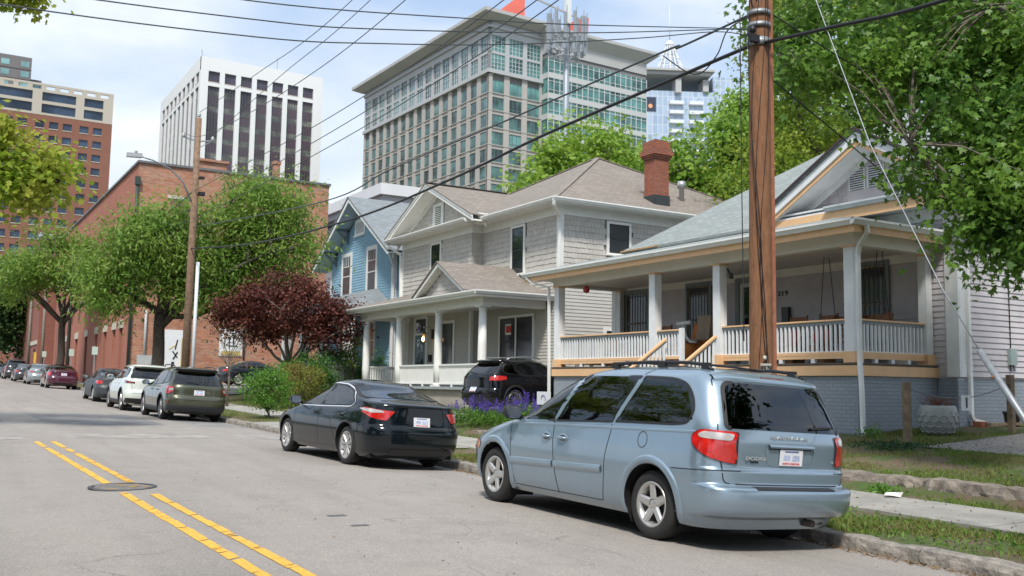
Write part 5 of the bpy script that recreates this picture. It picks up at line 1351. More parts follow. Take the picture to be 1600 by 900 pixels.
def inpoly(y, z, P):
    c = False; n = len(P)
    for i in range(n):
        (a, b), (p, q) = P[i], P[(i+1) % n]
        if (b > z) != (q > z) and y < (p-a)*(z-b)/(q-b)+a: c = not c
    return c
def rpoly(P, r=.04, n=4):
    """round the corners of a polygon; r may be a list"""
    out = []; N = len(P)
    for i in range(N):
        a, b, c = Vector(P[i-1]), Vector(P[i]), Vector(P[(i+1) % N]); rr = r[i] if isinstance(r, (list, tuple)) else r
        d1 = (a-b); d2 = (c-b); l = min(rr, d1.length*.48, d2.length*.48)
        if l < 1e-4: out.append(tuple(b)); continue
        p, q = b+d1.normalized()*l, b+d2.normalized()*l
        for k in range(n+1):
            t = k/n; out.append(tuple(p*(1-t)**2+b*2*t*(1-t)+q*t*t))
    return out
def inset(P, d):
    n = len(P); A = sum(P[i][0]*P[(i+1) % n][1]-P[(i+1) % n][0]*P[i][1] for i in range(n)); sg = 1 if A > 0 else -1
    out = []
    for i in range(n):
        a, b, c = Vector(P[i-1]), Vector(P[i]), Vector(P[(i+1) % n]); e1, e2 = (b-a), (c-b)
        if e1.length < 1e-6: e1 = e2
        if e2.length < 1e-6: e2 = e1
        n1, n2 = Vector((-e1.y, e1.x)).normalized(), Vector((-e2.y, e2.x)).normalized(); nn = (n1+n2)
        nn = nn.normalized() if nn.length > .1 else n1
        out.append(tuple(b+nn*sg*d/max(.5, nn.dot(n1))))
    return out
def spt(M, u, v, off, ctr):
    p = M(u, v)
    if off == 0: return p
    e = .004; nrm = (M(u+e, v)-M(u-e, v)).cross(M(u, v+e)-M(u, v-e))
    if nrm.length < 1e-12: return p
    nrm.normalize()
    if nrm.dot(p-ctr) < 0: nrm = -nrm
    return p+nrm*off
CTR = Vector((0, 1.4, .7))
def orient(vs, fs, ctr):
    q = fs[len(fs)//2]; a, b, c, d = (vs[i] for i in q); nn = (c-a).cross(d-b)
    return [tuple(reversed(f)) for f in fs] if nn.dot((a+c)/2-ctr) < 0 else fs
def patch(mb, M, P, off=.004, nu=14, nv=5, ctr=CTR):
    us = sorted(set([p[0] for p in P])); lo, hi = us[0], us[-1]
    us = sorted(set(us+[lo+(hi-lo)*i/nu for i in range(nu+1)])); cols = []
    uu = [us[0]]
    for u in us[1:]:
        if u-uu[-1] > 2e-4: uu.append(u)
    for u in uu:
        x = min(max(u, lo+1e-5), hi-1e-5); zs = []
        for i in range(len(P)):
            (a, b), (c, d) = P[i], P[(i+1) % len(P)]
            if (a-x)*(c-x) <= 0 and a != c: zs.append(b+(d-b)*(x-a)/(c-a))
        cols.append((x, min(zs), max(zs)))
    vs = [spt(M, x, a+(b-a)*j/nv, off, ctr) for x, a, b in cols for j in range(nv+1)]
    fs = [(i*(nv+1)+j, (i+1)*(nv+1)+j, (i+1)*(nv+1)+j+1, i*(nv+1)+j+1) for i in range(len(cols)-1) for j in range(nv)]
    return mb.add(vs, orient(vs, fs, ctr), True)
def loop_strip(mb, M, P, d, off=.006, ctr=CTR, closed=True):
    Q = inset(P, d); n = len(P)
    vs = [spt(M, *p, off, ctr) for p in P]+[spt(M, *q, off, ctr) for q in Q]
    return mb.add(vs, [(i, (i+1) % n, n+(i+1) % n, n+i) for i in range(n if closed else n-1)], True)
def line_strip(mb, M, pts, w=.007, off=.002, ctr=CTR, sub=8):
    pp = []
    for a, b in zip(pts[:-1], pts[1:]):
        for k in range(sub): pp.append((a[0]+(b[0]-a[0])*k/sub, a[1]+(b[1]-a[1])*k/sub))
    pp.append(pts[-1]); vs = []
    for i, p in enumerate(pp):
        a, b = Vector(pp[max(i-1, 0)]), Vector(pp[min(i+1, len(pp)-1)]); d = (b-a).normalized(); nn = Vector((-d.y, d.x))*w/2
        vs += [spt(M, p[0]+nn.x, p[1]+nn.y, off, ctr), spt(M, p[0]-nn.x, p[1]-nn.y, off, ctr)]
    return mb.add(vs, [(2*i, 2*i+1, 2*i+3, 2*i+2) for i in range(len(pp)-1)], True)
def bulge_strip(mb, M, pts, w, h, ctr=CTR, base=.001, n=6, closed=False):
    """raised moulding following a line on the surface"""
    m = n+1; vs = []
    for i, p in enumerate(pts):
        a, b = Vector(pts[max(i-1, 0)]), Vector(pts[min(i+1, len(pts)-1)]); d = (b-a).normalized(); nn = Vector((-d.y, d.x))
        for k in range(m):
            t = k/n*2-1; vs.append(spt(M, p[0]+nn.x*t*w/2, p[1]+nn.y*t*w/2, base+h*(1-abs(t)**3), ctr))
    return mb.add(vs, [(i*m+k, i*m+k+1, (i+1)*m+k+1, (i+1)*m+k) for i in range(len(pts)-1) for k in range(n)], True)

WHEELS = {}
def wheel_meshes(style, r, w, rimr):
    key = (style, r, w, rimr)
    if key in WHEELS: return WHEELS[key]
    t = MB(); o = w/2
    t.lathe([(rimr-.01, -o+.02), (rimr+.01, -o), (r-.055, -o-.006), (r-.02, -o+.008), (r, -o+.035), (r, 0), (r, o-.035), (r-.02, o-.008), (r-.055, o+.006), (rimr+.01, o), (rimr-.01, o-.02)], (0, 0, 0), 48, 'x', False)
    m = MB(); x = -o  # outer face toward -x
    m.lathe([(rimr, o), (rimr, x+.03), (rimr+.008, x-.001), (rimr-.012, x+.001), (rimr-.03, x+.03), (rimr-.05, x+.10), (rimr-.06, o-.01)], (0, 0, 0), 40, 'x', False)
    m.lathe([(.0, x+.02), (.03, x+.018), (.055, x+.03), (.065, x+.06)], (0, 0, 0), 20, 'x', False)
    ns = {'five': 5, 'ten': 10, 'seven': 7, 'multi': 12}[style]
    for k in range(ns):
        a = 2*math.pi*k/ns+math.pi/2; c, s = math.cos(a), math.sin(a)
        def P(rad, tan, xx): return (xx, rad*c-tan*s, rad*s+tan*c)
        wi, wo = {'five': (.048, .040), 'ten': (.016, .028), 'seven': (.028, .03), 'multi': (.012, .014)}[style]
        R0, R1 = .05, rimr-.018
        v = [P(R0, -wi, x+.035), P(R0, wi, x+.035), P(R1, wo, x+.022), P(R1, -wo, x+.022), P(R0, -wi*.55, x+.018), P(R0, wi*.55, x+.018), P(R1, wo*.6, x+.006), P(R1, -wo*.6, x+.006)]
        m.add(v, ((4, 5, 6, 7), (0, 1, 5, 4), (1, 2, 6, 5), (3, 0, 4, 7), (2, 3, 7, 6)), False)
    if style == 'five':
        for k in range(5):
            a = 2*math.pi*(k+.5)/5+math.pi/2; m.lathe([(.0, x+.03), (.011, x+.03), (.011, x+.05)], (0, .085*math.cos(a)*.8, .085*math.sin(a)*.8), 8, 'x', False)
    d = MB(); d.lathe([(.0, x+.10), (rimr-.05, x+.11)], (0, 0, 0), 24, 'x', False); d.lathe([(.05, x+.07), (.15, x+.075), (.15, x+.095)], (0, 0, 0), 24, 'x', False)
    to = t.build('wheel', TYRE); mo = m.build('rim', ALLOY if style in ('five', 'ten', 'seven') else ALLOYD); do = d.build('brake_disc', mat('brake_dark', (.03, .028, .026), .6, .2))
    for q in (to, mo, do): COL.objects.unlink(q)
    WHEELS[key] = (to, mo, do); return WHEELS[key]
def add_wheels(car, wb, track, r, w, rimr, style):
    ms = wheel_meshes(style, r, w, rimr)
    for y in (0, wb):
        for sg in (-1, 1):
            o = ms[0].copy(); COL.objects.link(o); o.parent = car; o.location = (sg*track/2, y, r)
            if sg > 0: o.rotation_euler = (0, 0, math.pi)
            o.rotation_euler.x = random.uniform(0, 1.2) if sg < 0 else 0
            for q in ms[1:]:
                c = q.copy(); COL.objects.link(c); c.parent = o

def side_window(car, B, P, sg, glass, fr=.022, name='side_window', frm=None, chrome=None):
    m = MB(); patch(m, B.side(sg), inset(P, fr*.6), .002, 16, 6)
    w = m.build(name, glass, car, fix=False)
    m = MB(); loop_strip(m, B.side(sg), P, fr, .0045); m.build('window_seal', frm or BLK, w, fix=False)
    if chrome:
        m = MB(); loop_strip(m, B.side(sg), inset(P, -.014), .013, .007); m.build('chrome_strip', CHROME, w, fix=False)
    return w
def licence_plate(car, B, x, z, w=.305, h=.152, off=.012):
    y = B.ry(x, z)-off; e = B.ry(x, z+.05)-B.ry(x, z-.05); up = Vector((0, e/.1, 1)).normalized(); c = Vector((x, y, z))
    def q(m, x0, x1, z0, z1, o):
        nrm = Vector((0, -1, 0)); m.add([c+Vector((a, 0, 0))+up*b+nrm*o for a, b in ((x0, z0), (x1, z0), (x1, z1), (x0, z1))], ((0, 1, 2, 3),))
    m = MB(); m.box(0, 0, 0, 0, 0, 0) if False else None
    nrm = Vector((0, -1, 0)); vs = [c+Vector((a, 0, 0))+up*b+nrm*o for o in (0, .006) for a, b in ((-w/2, -h/2), (w/2, -h/2), (w/2, h/2), (-w/2, h/2))]
    m.add(vs, ((0, 1, 2, 3), (4, 5, 6, 7), (0, 1, 5, 4), (1, 2, 6, 5), (2, 3, 7, 6), (3, 0, 4, 7)), False); pl = m.build('licence_plate', PLATE, car)
    m = MB(); q(m, -w*.34, -w*.06, -h*.16, h*.16, .0075); q(m, w*.04, w*.36, -h*.2, h*.16, .0075); m.build('faded_digits', PBLU, pl, fix=False)
    m = MB(); q(m, -w*.30, w*.30, h*.33, h*.42, .0075); m.build('plate_heading', PNAVY, pl, fix=False)
    lettering('plate_state', 'NORTH CAROLINA', .026, c+up*(-h*.37)+nrm*.007, (1, 0, 0), up, PRED, pl, bold=.0012, extrude=.0004)
    return pl
def seat(m, x, y, z, w=.5, hr=True, h=.62):
    m.prism([(x-w/2, y, z), (x-w/2, y+.5, z+.03), (x-w/2, y+.5, z+.14), (x-w/2, y, z+.12)], (w, 0, 0))
    m.prism([(x-w/2+.02, y-.02, z+.1), (x-w/2+.02, y+.12, z+.1), (x-w/2+.02, y-.05, z+h), (x-w/2+.02, y-.14, z+h-.02)], (w-.04, 0, 0))
    if hr: m.box(x-.13, x+.13, y-.17, y-.06, z+h+.03, z+h+.2)
def mirror(car, x, y, z, sg, m1, glass=True, s=1.0):
    a = MB(); pr = []
    c = Vector((sg*(x+.12*s), y, z))
    n = 14; rings = []
    for (dy, k) in ((.09, .35), (.06, .8), (.0, 1.0), (-.05, 1.0), (-.06, .93)):
        for i in range(n):
            t = 2*math.pi*i/n; ct, st = math.cos(t), math.sin(t); f = (abs(ct)**3.2+abs(st)**3.2)**(-1/3.2)
            rings.append(c+Vector((ct*f*.115*k*s, dy*s, st*f*.085*k*s)))
    fs = [(j*n+i, j*n+(i+1) % n, (j+1)*n+(i+1) % n, (j+1)*n+i) for j in range(4) for i in range(n)]+[tuple(range(n)), tuple(4*n+i for i in range(n))]
    a.add(rings, fs, True); a.bar((sg*(x-.03), y+.02, z-.06*s), (sg*(x+.06), y, z-.04*s), .05, .05); mo = a.build('side_mirror', m1, car)
    g = MB(); g.poly([c+Vector((math.cos(2*math.pi*i/n)*(abs(math.cos(2*math.pi*i/n))**3.2+abs(math.sin(2*math.pi*i/n))**3.2)**(-1/3.2)*.1*s, -.063*s, math.sin(2*math.pi*i/n)*(abs(math.cos(2*math.pi*i/n))**3.2+abs(math.sin(2*math.pi*i/n))**3.2)**(-1/3.2)*.072*s)) for i in range(n)])
    g.build('mirror_glass', mat('mirror_silver', (.8, .82, .84), .03, 0, metal=1), mo, fix=False)
def arch_lip(mb, B, sg, y0, z0, r, w=.05, h=.012, a0=-25, a1=205, n=34):
    pts = [(y0+(r+w/2-.004)*math.cos(R(a0+(a1-a0)*i/n)), z0+(r+w/2-.004)*math.sin(R(a0+(a1-a0)*i/n))) for i in range(n+1)]
    bulge_strip(mb, B.side(sg), pts, w, h)
def wells(mb, B, arches, depth=.32):
    for (ay, az, ar) in arches:
        for sg in (-1, 1):
            n = 20; vs = []
            for i in range(n+1):
                a = R(-35+250*i/n); y, z = ay+ar*1.01*math.cos(a), az+ar*1.01*math.sin(a); zz = max(z, .12)
                xo = B.sx(y, max(z, .22))-.004; vs += [(sg*xo, y, zz), (sg*(xo-depth), y, zz)]
            mb.add(vs, [(2*i, 2*i+1, 2*i+3, 2*i+2) for i in range(n)], True)
            mb.poly([(vs[2*i+1]) for i in range(n+1)])
def zrows(z0, z1, n, knots=()):
    return sorted(set([round(z0+(z1-z0)*i/n, 5) for i in range(n+1)]+[round(k, 5) for k in knots]))
def place(car, xl, yr, half, heading=0.0, roll=None, pitch=None):
    """xl: outer left tyre edge; yr: rear axle Y"""
    x = xl+half; car.location = (x, yr, (zroad(xl, yr)+zroad(xl+2*half, yr))/2)
    rr = math.atan2(zroad(xl, yr)-zroad(xl+2*half, yr), 2*half) if roll is None else roll
    pp = math.atan2(zline(yr+2.8)-zline(yr), 2.8) if pitch is None else pitch
    car.rotation_euler = (pp, rr, R(heading))

# ------------------------------------------------------------------ the silver-blue minivan
def minivan():
    car = thing('minivan', 'silver-blue minivan parked nearest at the kerb, dark tinted rear windows and roof rack', 'minivan', (0, 0, 0))
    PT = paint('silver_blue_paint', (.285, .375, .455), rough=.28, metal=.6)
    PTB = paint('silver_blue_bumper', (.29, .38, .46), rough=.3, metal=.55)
    B = Body([(.20, -.80), (.31, -.86), (.335, -.98), (.40, -1.03), (.50, -1.05), (.575, -1.045), (.60, -1.015), (.61, -.955), (.63, -.93), (.75, -.93), (.775, -.91), (.80, -.91), (1.0, -.92), (1.12, -.905), (1.3, -.83), (1.5, -.73), (1.60, -.665), (1.655, -.60), (1.69, -.5), (1.715, -.2), (1.73, .1)],
             [(.20, 3.70), (.30, 3.86), (.45, 3.93), (.60, 3.95), (.70, 3.91), (.80, 3.80), (.88, 3.60), (.96, 3.32), (1.03, 3.0), (1.09, 2.72), (1.15, 2.58), (1.3, 2.32), (1.45, 2.03), (1.58, 1.73), (1.65, 1.50), (1.69, 1.25), (1.715, .95), (1.73, .6)],
             [(.20, .86), (.26, .915), (.40, .95), (.55, .965), (.70, .975), (.85, .97), (.95, .96), (1.02, .952), (1.10, .94), (1.2, .92), (1.35, .88), (1.5, .832), (1.58, .80), (1.63, .765), (1.67, .70), (1.70, .60), (1.718, .42), (1.727, .22), (1.73, .02)],
             rear=(.42, 3.4), front=(.75, 3.0), taper=(1.9, .045), rtaper=(.0, .0))
    ar = [(0, .335, .405), (3.03, .335, .405)]
    W1 = rpoly([(2.60, 1.03), (1.735, 1.055), (1.45, 1.565), (1.60, 1.56), (1.80, 1.48), (2.15, 1.315), (2.45, 1.13)], [.02, .02, .03, .05, .1, .1, .08])
    W2 = rpoly([(1.70, 1.055), (.655, 1.095), (.37, 1.60), (1.36, 1.60)], [.03, .02, .02, .06])
    W3 = rpoly([(.615, 1.10), (.33, 1.60), (-.14, 1.59), (-.36, 1.54), (-.50, 1.40), (-.555, 1.26), (-.50, 1.145), (-.32, 1.12)], [.02, .02, .1, .12, .12, .1, .09, .1])
    holes = [lambda x, y, z: x > .5 and inpoly(y, z, H1), lambda x, y, z: x > .5 and inpoly(y, z, H2), lambda x, y, z: x > .5 and inpoly(y, z, H3)]
    H1, H2, H3 = inset(W1, .018), inset(W2, .018), inset(W3, .018)
    RW = rpoly([(-.77, 1.13), (.77, 1.13), (.66, 1.565), (-.66, 1.565)], [.05, .05, .1, .1])
    RH = inset(RW, .02)
    holes.append(lambda x, y, z: y < -.3 and abs(x) < .85 and inpoly(abs(x), z, RH))
    WS = lambda x, y, z: y > 1.5 and 1.13 < z < 1.62 and x < B.wy(y, z)*.86 and y > B.fy(x, z)-.06
    holes.append(WS)
    V, F = B.shell(zrows(.20, 1.73, 90, [.60, .605, .61, .615, .335, .341, .77, .765, 1.70, 1.722, 1.728]), 150, 26, ar, holes)
    m = MB(); m.add(V, F, True)
    body = m.build('body', PT, car, fix=False)
    # belt crease + bumper cover as raised skins
    m = MB(); wells(m, B, ar); m.box(-.80, .80, -.65, 3.2, .20, .26); m.box(-.55, .55, -.6, 3.2, .26, .5); m.build('underbody', DKV, car, fix=False)
    m = MB(); m.box(.25, .6, -.8, -.45, .24, .34); m.tube([(.3, -.95, .27), (.3, -.4, .27)], .035, 8); m.build('exhaust', mat('rusty_pipe', (.05, .04, .035), .7, .4), car)
    for sg in (-1, 1):
        m = MB()
        for ay in (0, 3.03): arch_lip(m, B, sg, ay, .335, .40, .085, .022, -14, 194)
        m.build('wheel_arch', PT, car, fix=False)
        m = MB(); line_strip(m, B.side(sg), [(3.35, .30), (3.35, .31)], .001) if False else None
        line_strip(m, B.side(sg), [(1.715, 1.04), (1.70, .80), (1.645, .50), (1.58, .27)], .012, .0015)
        line_strip(m, B.side(sg), [(.655, 1.08), (.66, 1.0), (.72, .75), (.74, .45), (.76, .29)], .010, .0015)
        line_strip(m, B.side(sg), [(2.64, 1.0), (2.62, .75), (2.60, .5), (2.52, .29)], .010, .0015)
        line_strip(m, B.side(sg), [(.76, .285), (2.52, .275)], .008, .0015); line_strip(m, B.side(sg), [(1.46, 1.60), (1.40, 1.655)], .008, .0015); line_strip(m, B.side(sg), [(.36, 1.61), (.28, 1.665)], .008, .0015)
        line_strip(m, B.side(sg), [(.26, 1.105), (-.3, 1.10)], .006, .0015) if False else None
        line_strip(m, B.side(sg), [(-.33, .72), (-.7, .735), (-.9, .745)], .009, .0015)
        m.build('door_seam', SEAM, car, fix=False)
        m = MB(); bulge_strip(m, B.side(sg), [(2.62-.0, .545)] + [(2.55-i*.06, .552+i*.0018) for i in range(14)] + [(1.70, .577)], .085, .016)
        bulge_strip(m, B.side(sg), [(1.665-i*.06, .577+i*.0018) for i in range(15)] + [(.78, .603)], .085, .016); m.build('side_moulding', PTB, car, fix=False)
        m = MB(); bulge_strip(m, B.side(sg), [(2.9-i*.1, .985+i*.0026) for i in range(38)], .03, .004); m.build('belt_crease', PT, car, fix=False)
        side_window(car, B, W1, sg, glass_mat('front_door_glass', (.50, .58, .56)), .024)
        side_window(car, B, W2, sg, TINT, .02); side_window(car, B, W3, sg, TINT, .024)
        m = MB()
        bulge_strip(m, B.side(sg), [(1.445, 1.57), (1.73, 1.05)], .055, .004); m.build('door_pillar', BLK, car, fix=False)
        for hy in (1.83, 1.50):
            m = MB(); xx = B.sx(hy, .87); c = Vector((sg*(xx+.004), hy, .878))
            n = 16
            m.add([c+Vector((sg*(.0 if k == 0 else .008 if k == 1 else .006), math.cos(2*math.pi*i/n)*(.098 if k == 0 else .09 if k == 1 else .072), math.sin(2*math.pi*i/n)*(.05 if k == 0 else .044 if k == 1 else .03))) for k in range(3) for i in range(n)], [(k*n+i, k*n+(i+1) % n, (k+1)*n+(i+1) % n, (k+1)*n+i) for k in range(2) for i in range(n)], True)
            h = m.build('door_handle', PTB, car, fix=False)
            m = MB(); m.add([c+Vector((sg*.005, math.cos(2*math.pi*i/n)*.072, math.sin(2*math.pi*i/n)*.030)) for i in range(n)], (tuple(range(n)),)); m.build('handle_cup', SEAM, h, fix=False)
            m = MB(); m.tube([c+Vector((sg*.01, -.08, .0)), c+Vector((sg*.028, -.05, 0)), c+Vector((sg*.028, .05, 0)), c+Vector((sg*.01, .08, 0))], [.012, .018, .018, .012], 8); m.build('handle_grip', PTB, h)
        mirror(car, .93, 2.50, 1.12, sg, BLK)
        # tail lamp wrapped on the corner (side projection)
        TL = rpoly([(-.875, 1.10), (-.66, 1.11), (-.575, 1.05), (-.59, .97), (-.70, .885), (-.82, .825), (-.875, .80)], [.02, .07, .06, .1, .1, .08, .02])
        MS = B.side(sg)
        Mx = lambda u, v: Vector((sg*B.sx(max(u, B.rf(v)[0]+.012), v), u, v))
        m = MB(); patch(m, Mx, TL, .012, 22, 12); tl = m.build('tail_lamp', RED, car, fix=False)
        m = MB(); loop_strip(m, Mx, inset(TL, .001), .005, .0135); m.build('lamp_surround', SEAM, tl, fix=False)
        m = MB(); patch(m, Mx, rpoly([(-.865, 1.08), (-.71, 1.09), (-.65, 1.06), (-.68, 1.03), (-.865, 1.015)], .02), .016, 16, 5); m.build('reverse_lamp', CLR, tl, fix=False)
        m = MB(); patch(m, B.side(sg), rpoly([(3.55, .76), (3.40, .72), (3.42, .64), (3.56, .62)], .02), .008, 6, 4); m.build('marker_lamp', AMB, car, fix=False)
        # roof rail
        m = MB(); xr = .60; m.tube([(sg*xr, 1.15, 1.70), (sg*xr, 1.05, 1.735), (sg*xr, .5, 1.755), (sg*xr, -.1, 1.75), (sg*xr, -.33, 1.73), (sg*xr, -.45, 1.68)], [.016, .02, .018, .018, .018, .016], 8)
        for yy in (1.08, .3, -.35): m.box(sg*xr-.02, sg*xr+.02, yy-.05, yy+.05, 1.68, 1.75)
        m.build('roof_rail', BLK, car)
        m = MB(); m.bar((sg*.0, 0, 0), (0, .001, 0), .0001, .0001) if False else None
    m = MB()
    for yy in (.92, .15): m.tube([(-.6, yy, 1.755), (-.3, yy, 1.765), (.3, yy, 1.765), (.6, yy, 1.755)], .012, 8)
    m.build('roof_crossbar', BLK, car)
    # fuel door
    m = MB(); n = 24; loop_strip(m, B.side(-1), [(.13+.075*math.cos(2*math.pi*i/n), .955+.082*math.sin(2*math.pi*i/n)) for i in range(n)], .007, .002); m.build('fuel_door', SEAM, car, fix=False)
    # rear glass, tailgate
    Mr = B.rear()
    m = MB(); patch(m, Mr, RW, .004, 30, 10); rg = m.build('rear_window', TINT, car, fix=False)
    m = MB(); loop_strip(m, Mr, inset(RW, -.012), .035, .007); m.build('window_seal', BLK, rg, fix=False)
    m = MB(); patch(m, Mr, rpoly([(-.19, 1.595), (.19, 1.595), (.17, 1.632), (-.17, 1.632)], .02), .012, 12, 4); m.build('high_brake_lamp', DRED, car, fix=False)
    m = MB(); TG = rpoly([(-.80, .625), (.80, .625), (.84, 1.10), (.72, 1.62), (-.72, 1.62), (-.84, 1.10)], [.06, .06, .05, .08, .08, .05]); loop_strip(m, Mr, TG, .010, .0025); m.build('tailgate_seam', SEAM, car, fix=False)
    # spoiler lip
    m = MB(); bulge_strip(m, Mr, [(-.70+i*.07, 1.60-.0*i) for i in range(21)], .06, .022); m.build('roof_spoiler', PT, car, fix=False)
    # plate recess with shadow lip
    PR = rpoly([(-.30, .80), (.30, .80), (.34, .97), (.30, 1.0), (-.30, 1.0), (-.34, .97)], [.07, .07, .03, .02, .02, .03])
    m = MB(); loop_strip(m, Mr, PR, .016, .004); m.build('plate_recess', PTB, car, fix=False)
    m = MB(); bulge_strip(m, Mr, [(-.30+i*.05, .985) for i in range(13)], .04, .03); m.build('tailgate_handle', PTB, car, fix=False)
    m = MB(); line_strip(m, Mr, [(-.29, .962), (.29, .962)], .012, .0045); m.build('handle_shadow', SEAM, car, fix=False)
    licence_plate(car, B, 0.0, .885, off=.010)
    # bumper: raised skin with step pad
    m = MB(); Mw = B.rear()
    m2 = MB()
    for sg in (-1, 1):
        pts = [(.0+i*.05, .64) for i in range(18)]
    m = MB(); m.add([(x, B.ry(x, z)-o, z) for x in [-.52+i*.052 for i in range(21)] for z, o in ((.588, .006), (.600, .008), (.613, .004))], [(i*3+j, i*3+j+1, i*3+j+4, i*3+j+3) for i in range(20) for j in range(2)]); m.build('bumper_pad', BLK, car, fix=False)
    m = MB(); line_strip(m, Mw, [(-.68, .625), (.68, .625)], .012, .003, sub=40); m.build('bumper_gap', SEAM, car, fix=False)
    SIL = mat('badge_silver', (.62, .64, .65), .3, .05, metal=.7)
    yb = lambda x, z: B.ry(x, z)-.006
    lettering('badge', 'DODGE', .042, (-.44, yb(-.44, .86), .865), (1, 0.0, 0), (0, 0, 1), SIL, car, sx=1.9, bold=.002)
    lettering('badge', 'FLEX FUEL', .022, (-.46, yb(-.46, .83), .832), (1, 0, 0), (0, 0, 1), SEAM, car, bold=.001)
    lettering('badge', 'GRAND CARAVAN', .036, (-.02, yb(0, 1.06)-.002, 1.065), (1, 0, 0), (0, 0, 1), SIL, car, sx=1.6, bold=.002)
    lettering('badge', 'V6', .03, (.62, yb(.62, .86), .85), (1, 0, 0), (0, 0, 1), SIL, car, bold=.001)
    # rear wiper (thin) and interior
    m = MB(); m.bar((.28, B.ry(.2, 1.17)-.02, 1.17), (.62, B.ry(.6, 1.19)-.02, 1.19), .02, .02); m.build('rear_wiper', BLK, car)
    m = MB(); patch(m, B.front(), rpoly([(-.76, 1.12), (.76, 1.12), (.66, 1.62), (-.66, 1.62)], .05), .004, 24, 8); m.build('windscreen', glass_mat('windscreen_glass', (.5, .58, .55)), car, fix=False)
    for sg in (-1, 1):
        m = MB(); patch(m, B.wrap(sg, False), rpoly([(.45, .62), (.85, .62), (.95, .72), (.5, .74)], .02), .006, 10, 4); m.build('headlamp', CLR, car, fix=False)
    IN = mat('cabin_grey', (.30, .30, .29), .8, .1); m = MB()
    for x in (-.42, .42): seat(m, x, 1.42, .62)
    m.build('front_seat', IN, car)
    m = MB()
    for y in (.45, -.35): 
        for x in (-.42, .42): seat(m, x, y, .62)
    m.build('rear_seat', mat('cabin_dark', (.07, .07, .07), .8, .1), car)
    m = MB(); m.box(-.80, .80, -.60, 2.6, .55, .6); m.box(-.82, .82, 2.2, 2.55, .62, 1.04); m.build('cabin_floor', MATS['cabin_dark'], car)
    m = MB(); n = 20; cx = Vector((-.42, 2.05, 1.02)); m.tube([cx+Vector((.19*math.cos(2*math.pi*i/n), -.08*math.sin(2*math.pi*i/n), .17*math.sin(2*math.pi*i/n))) for i in range(n+1)], .014, 6); m.build('steering_wheel', BLK, car)
    add_wheels(car, 3.03, 1.62, .335, .22, .215, 'five')
    place(car, 6.17, 7.57, .92, heading=.35)
    return car
minivan()
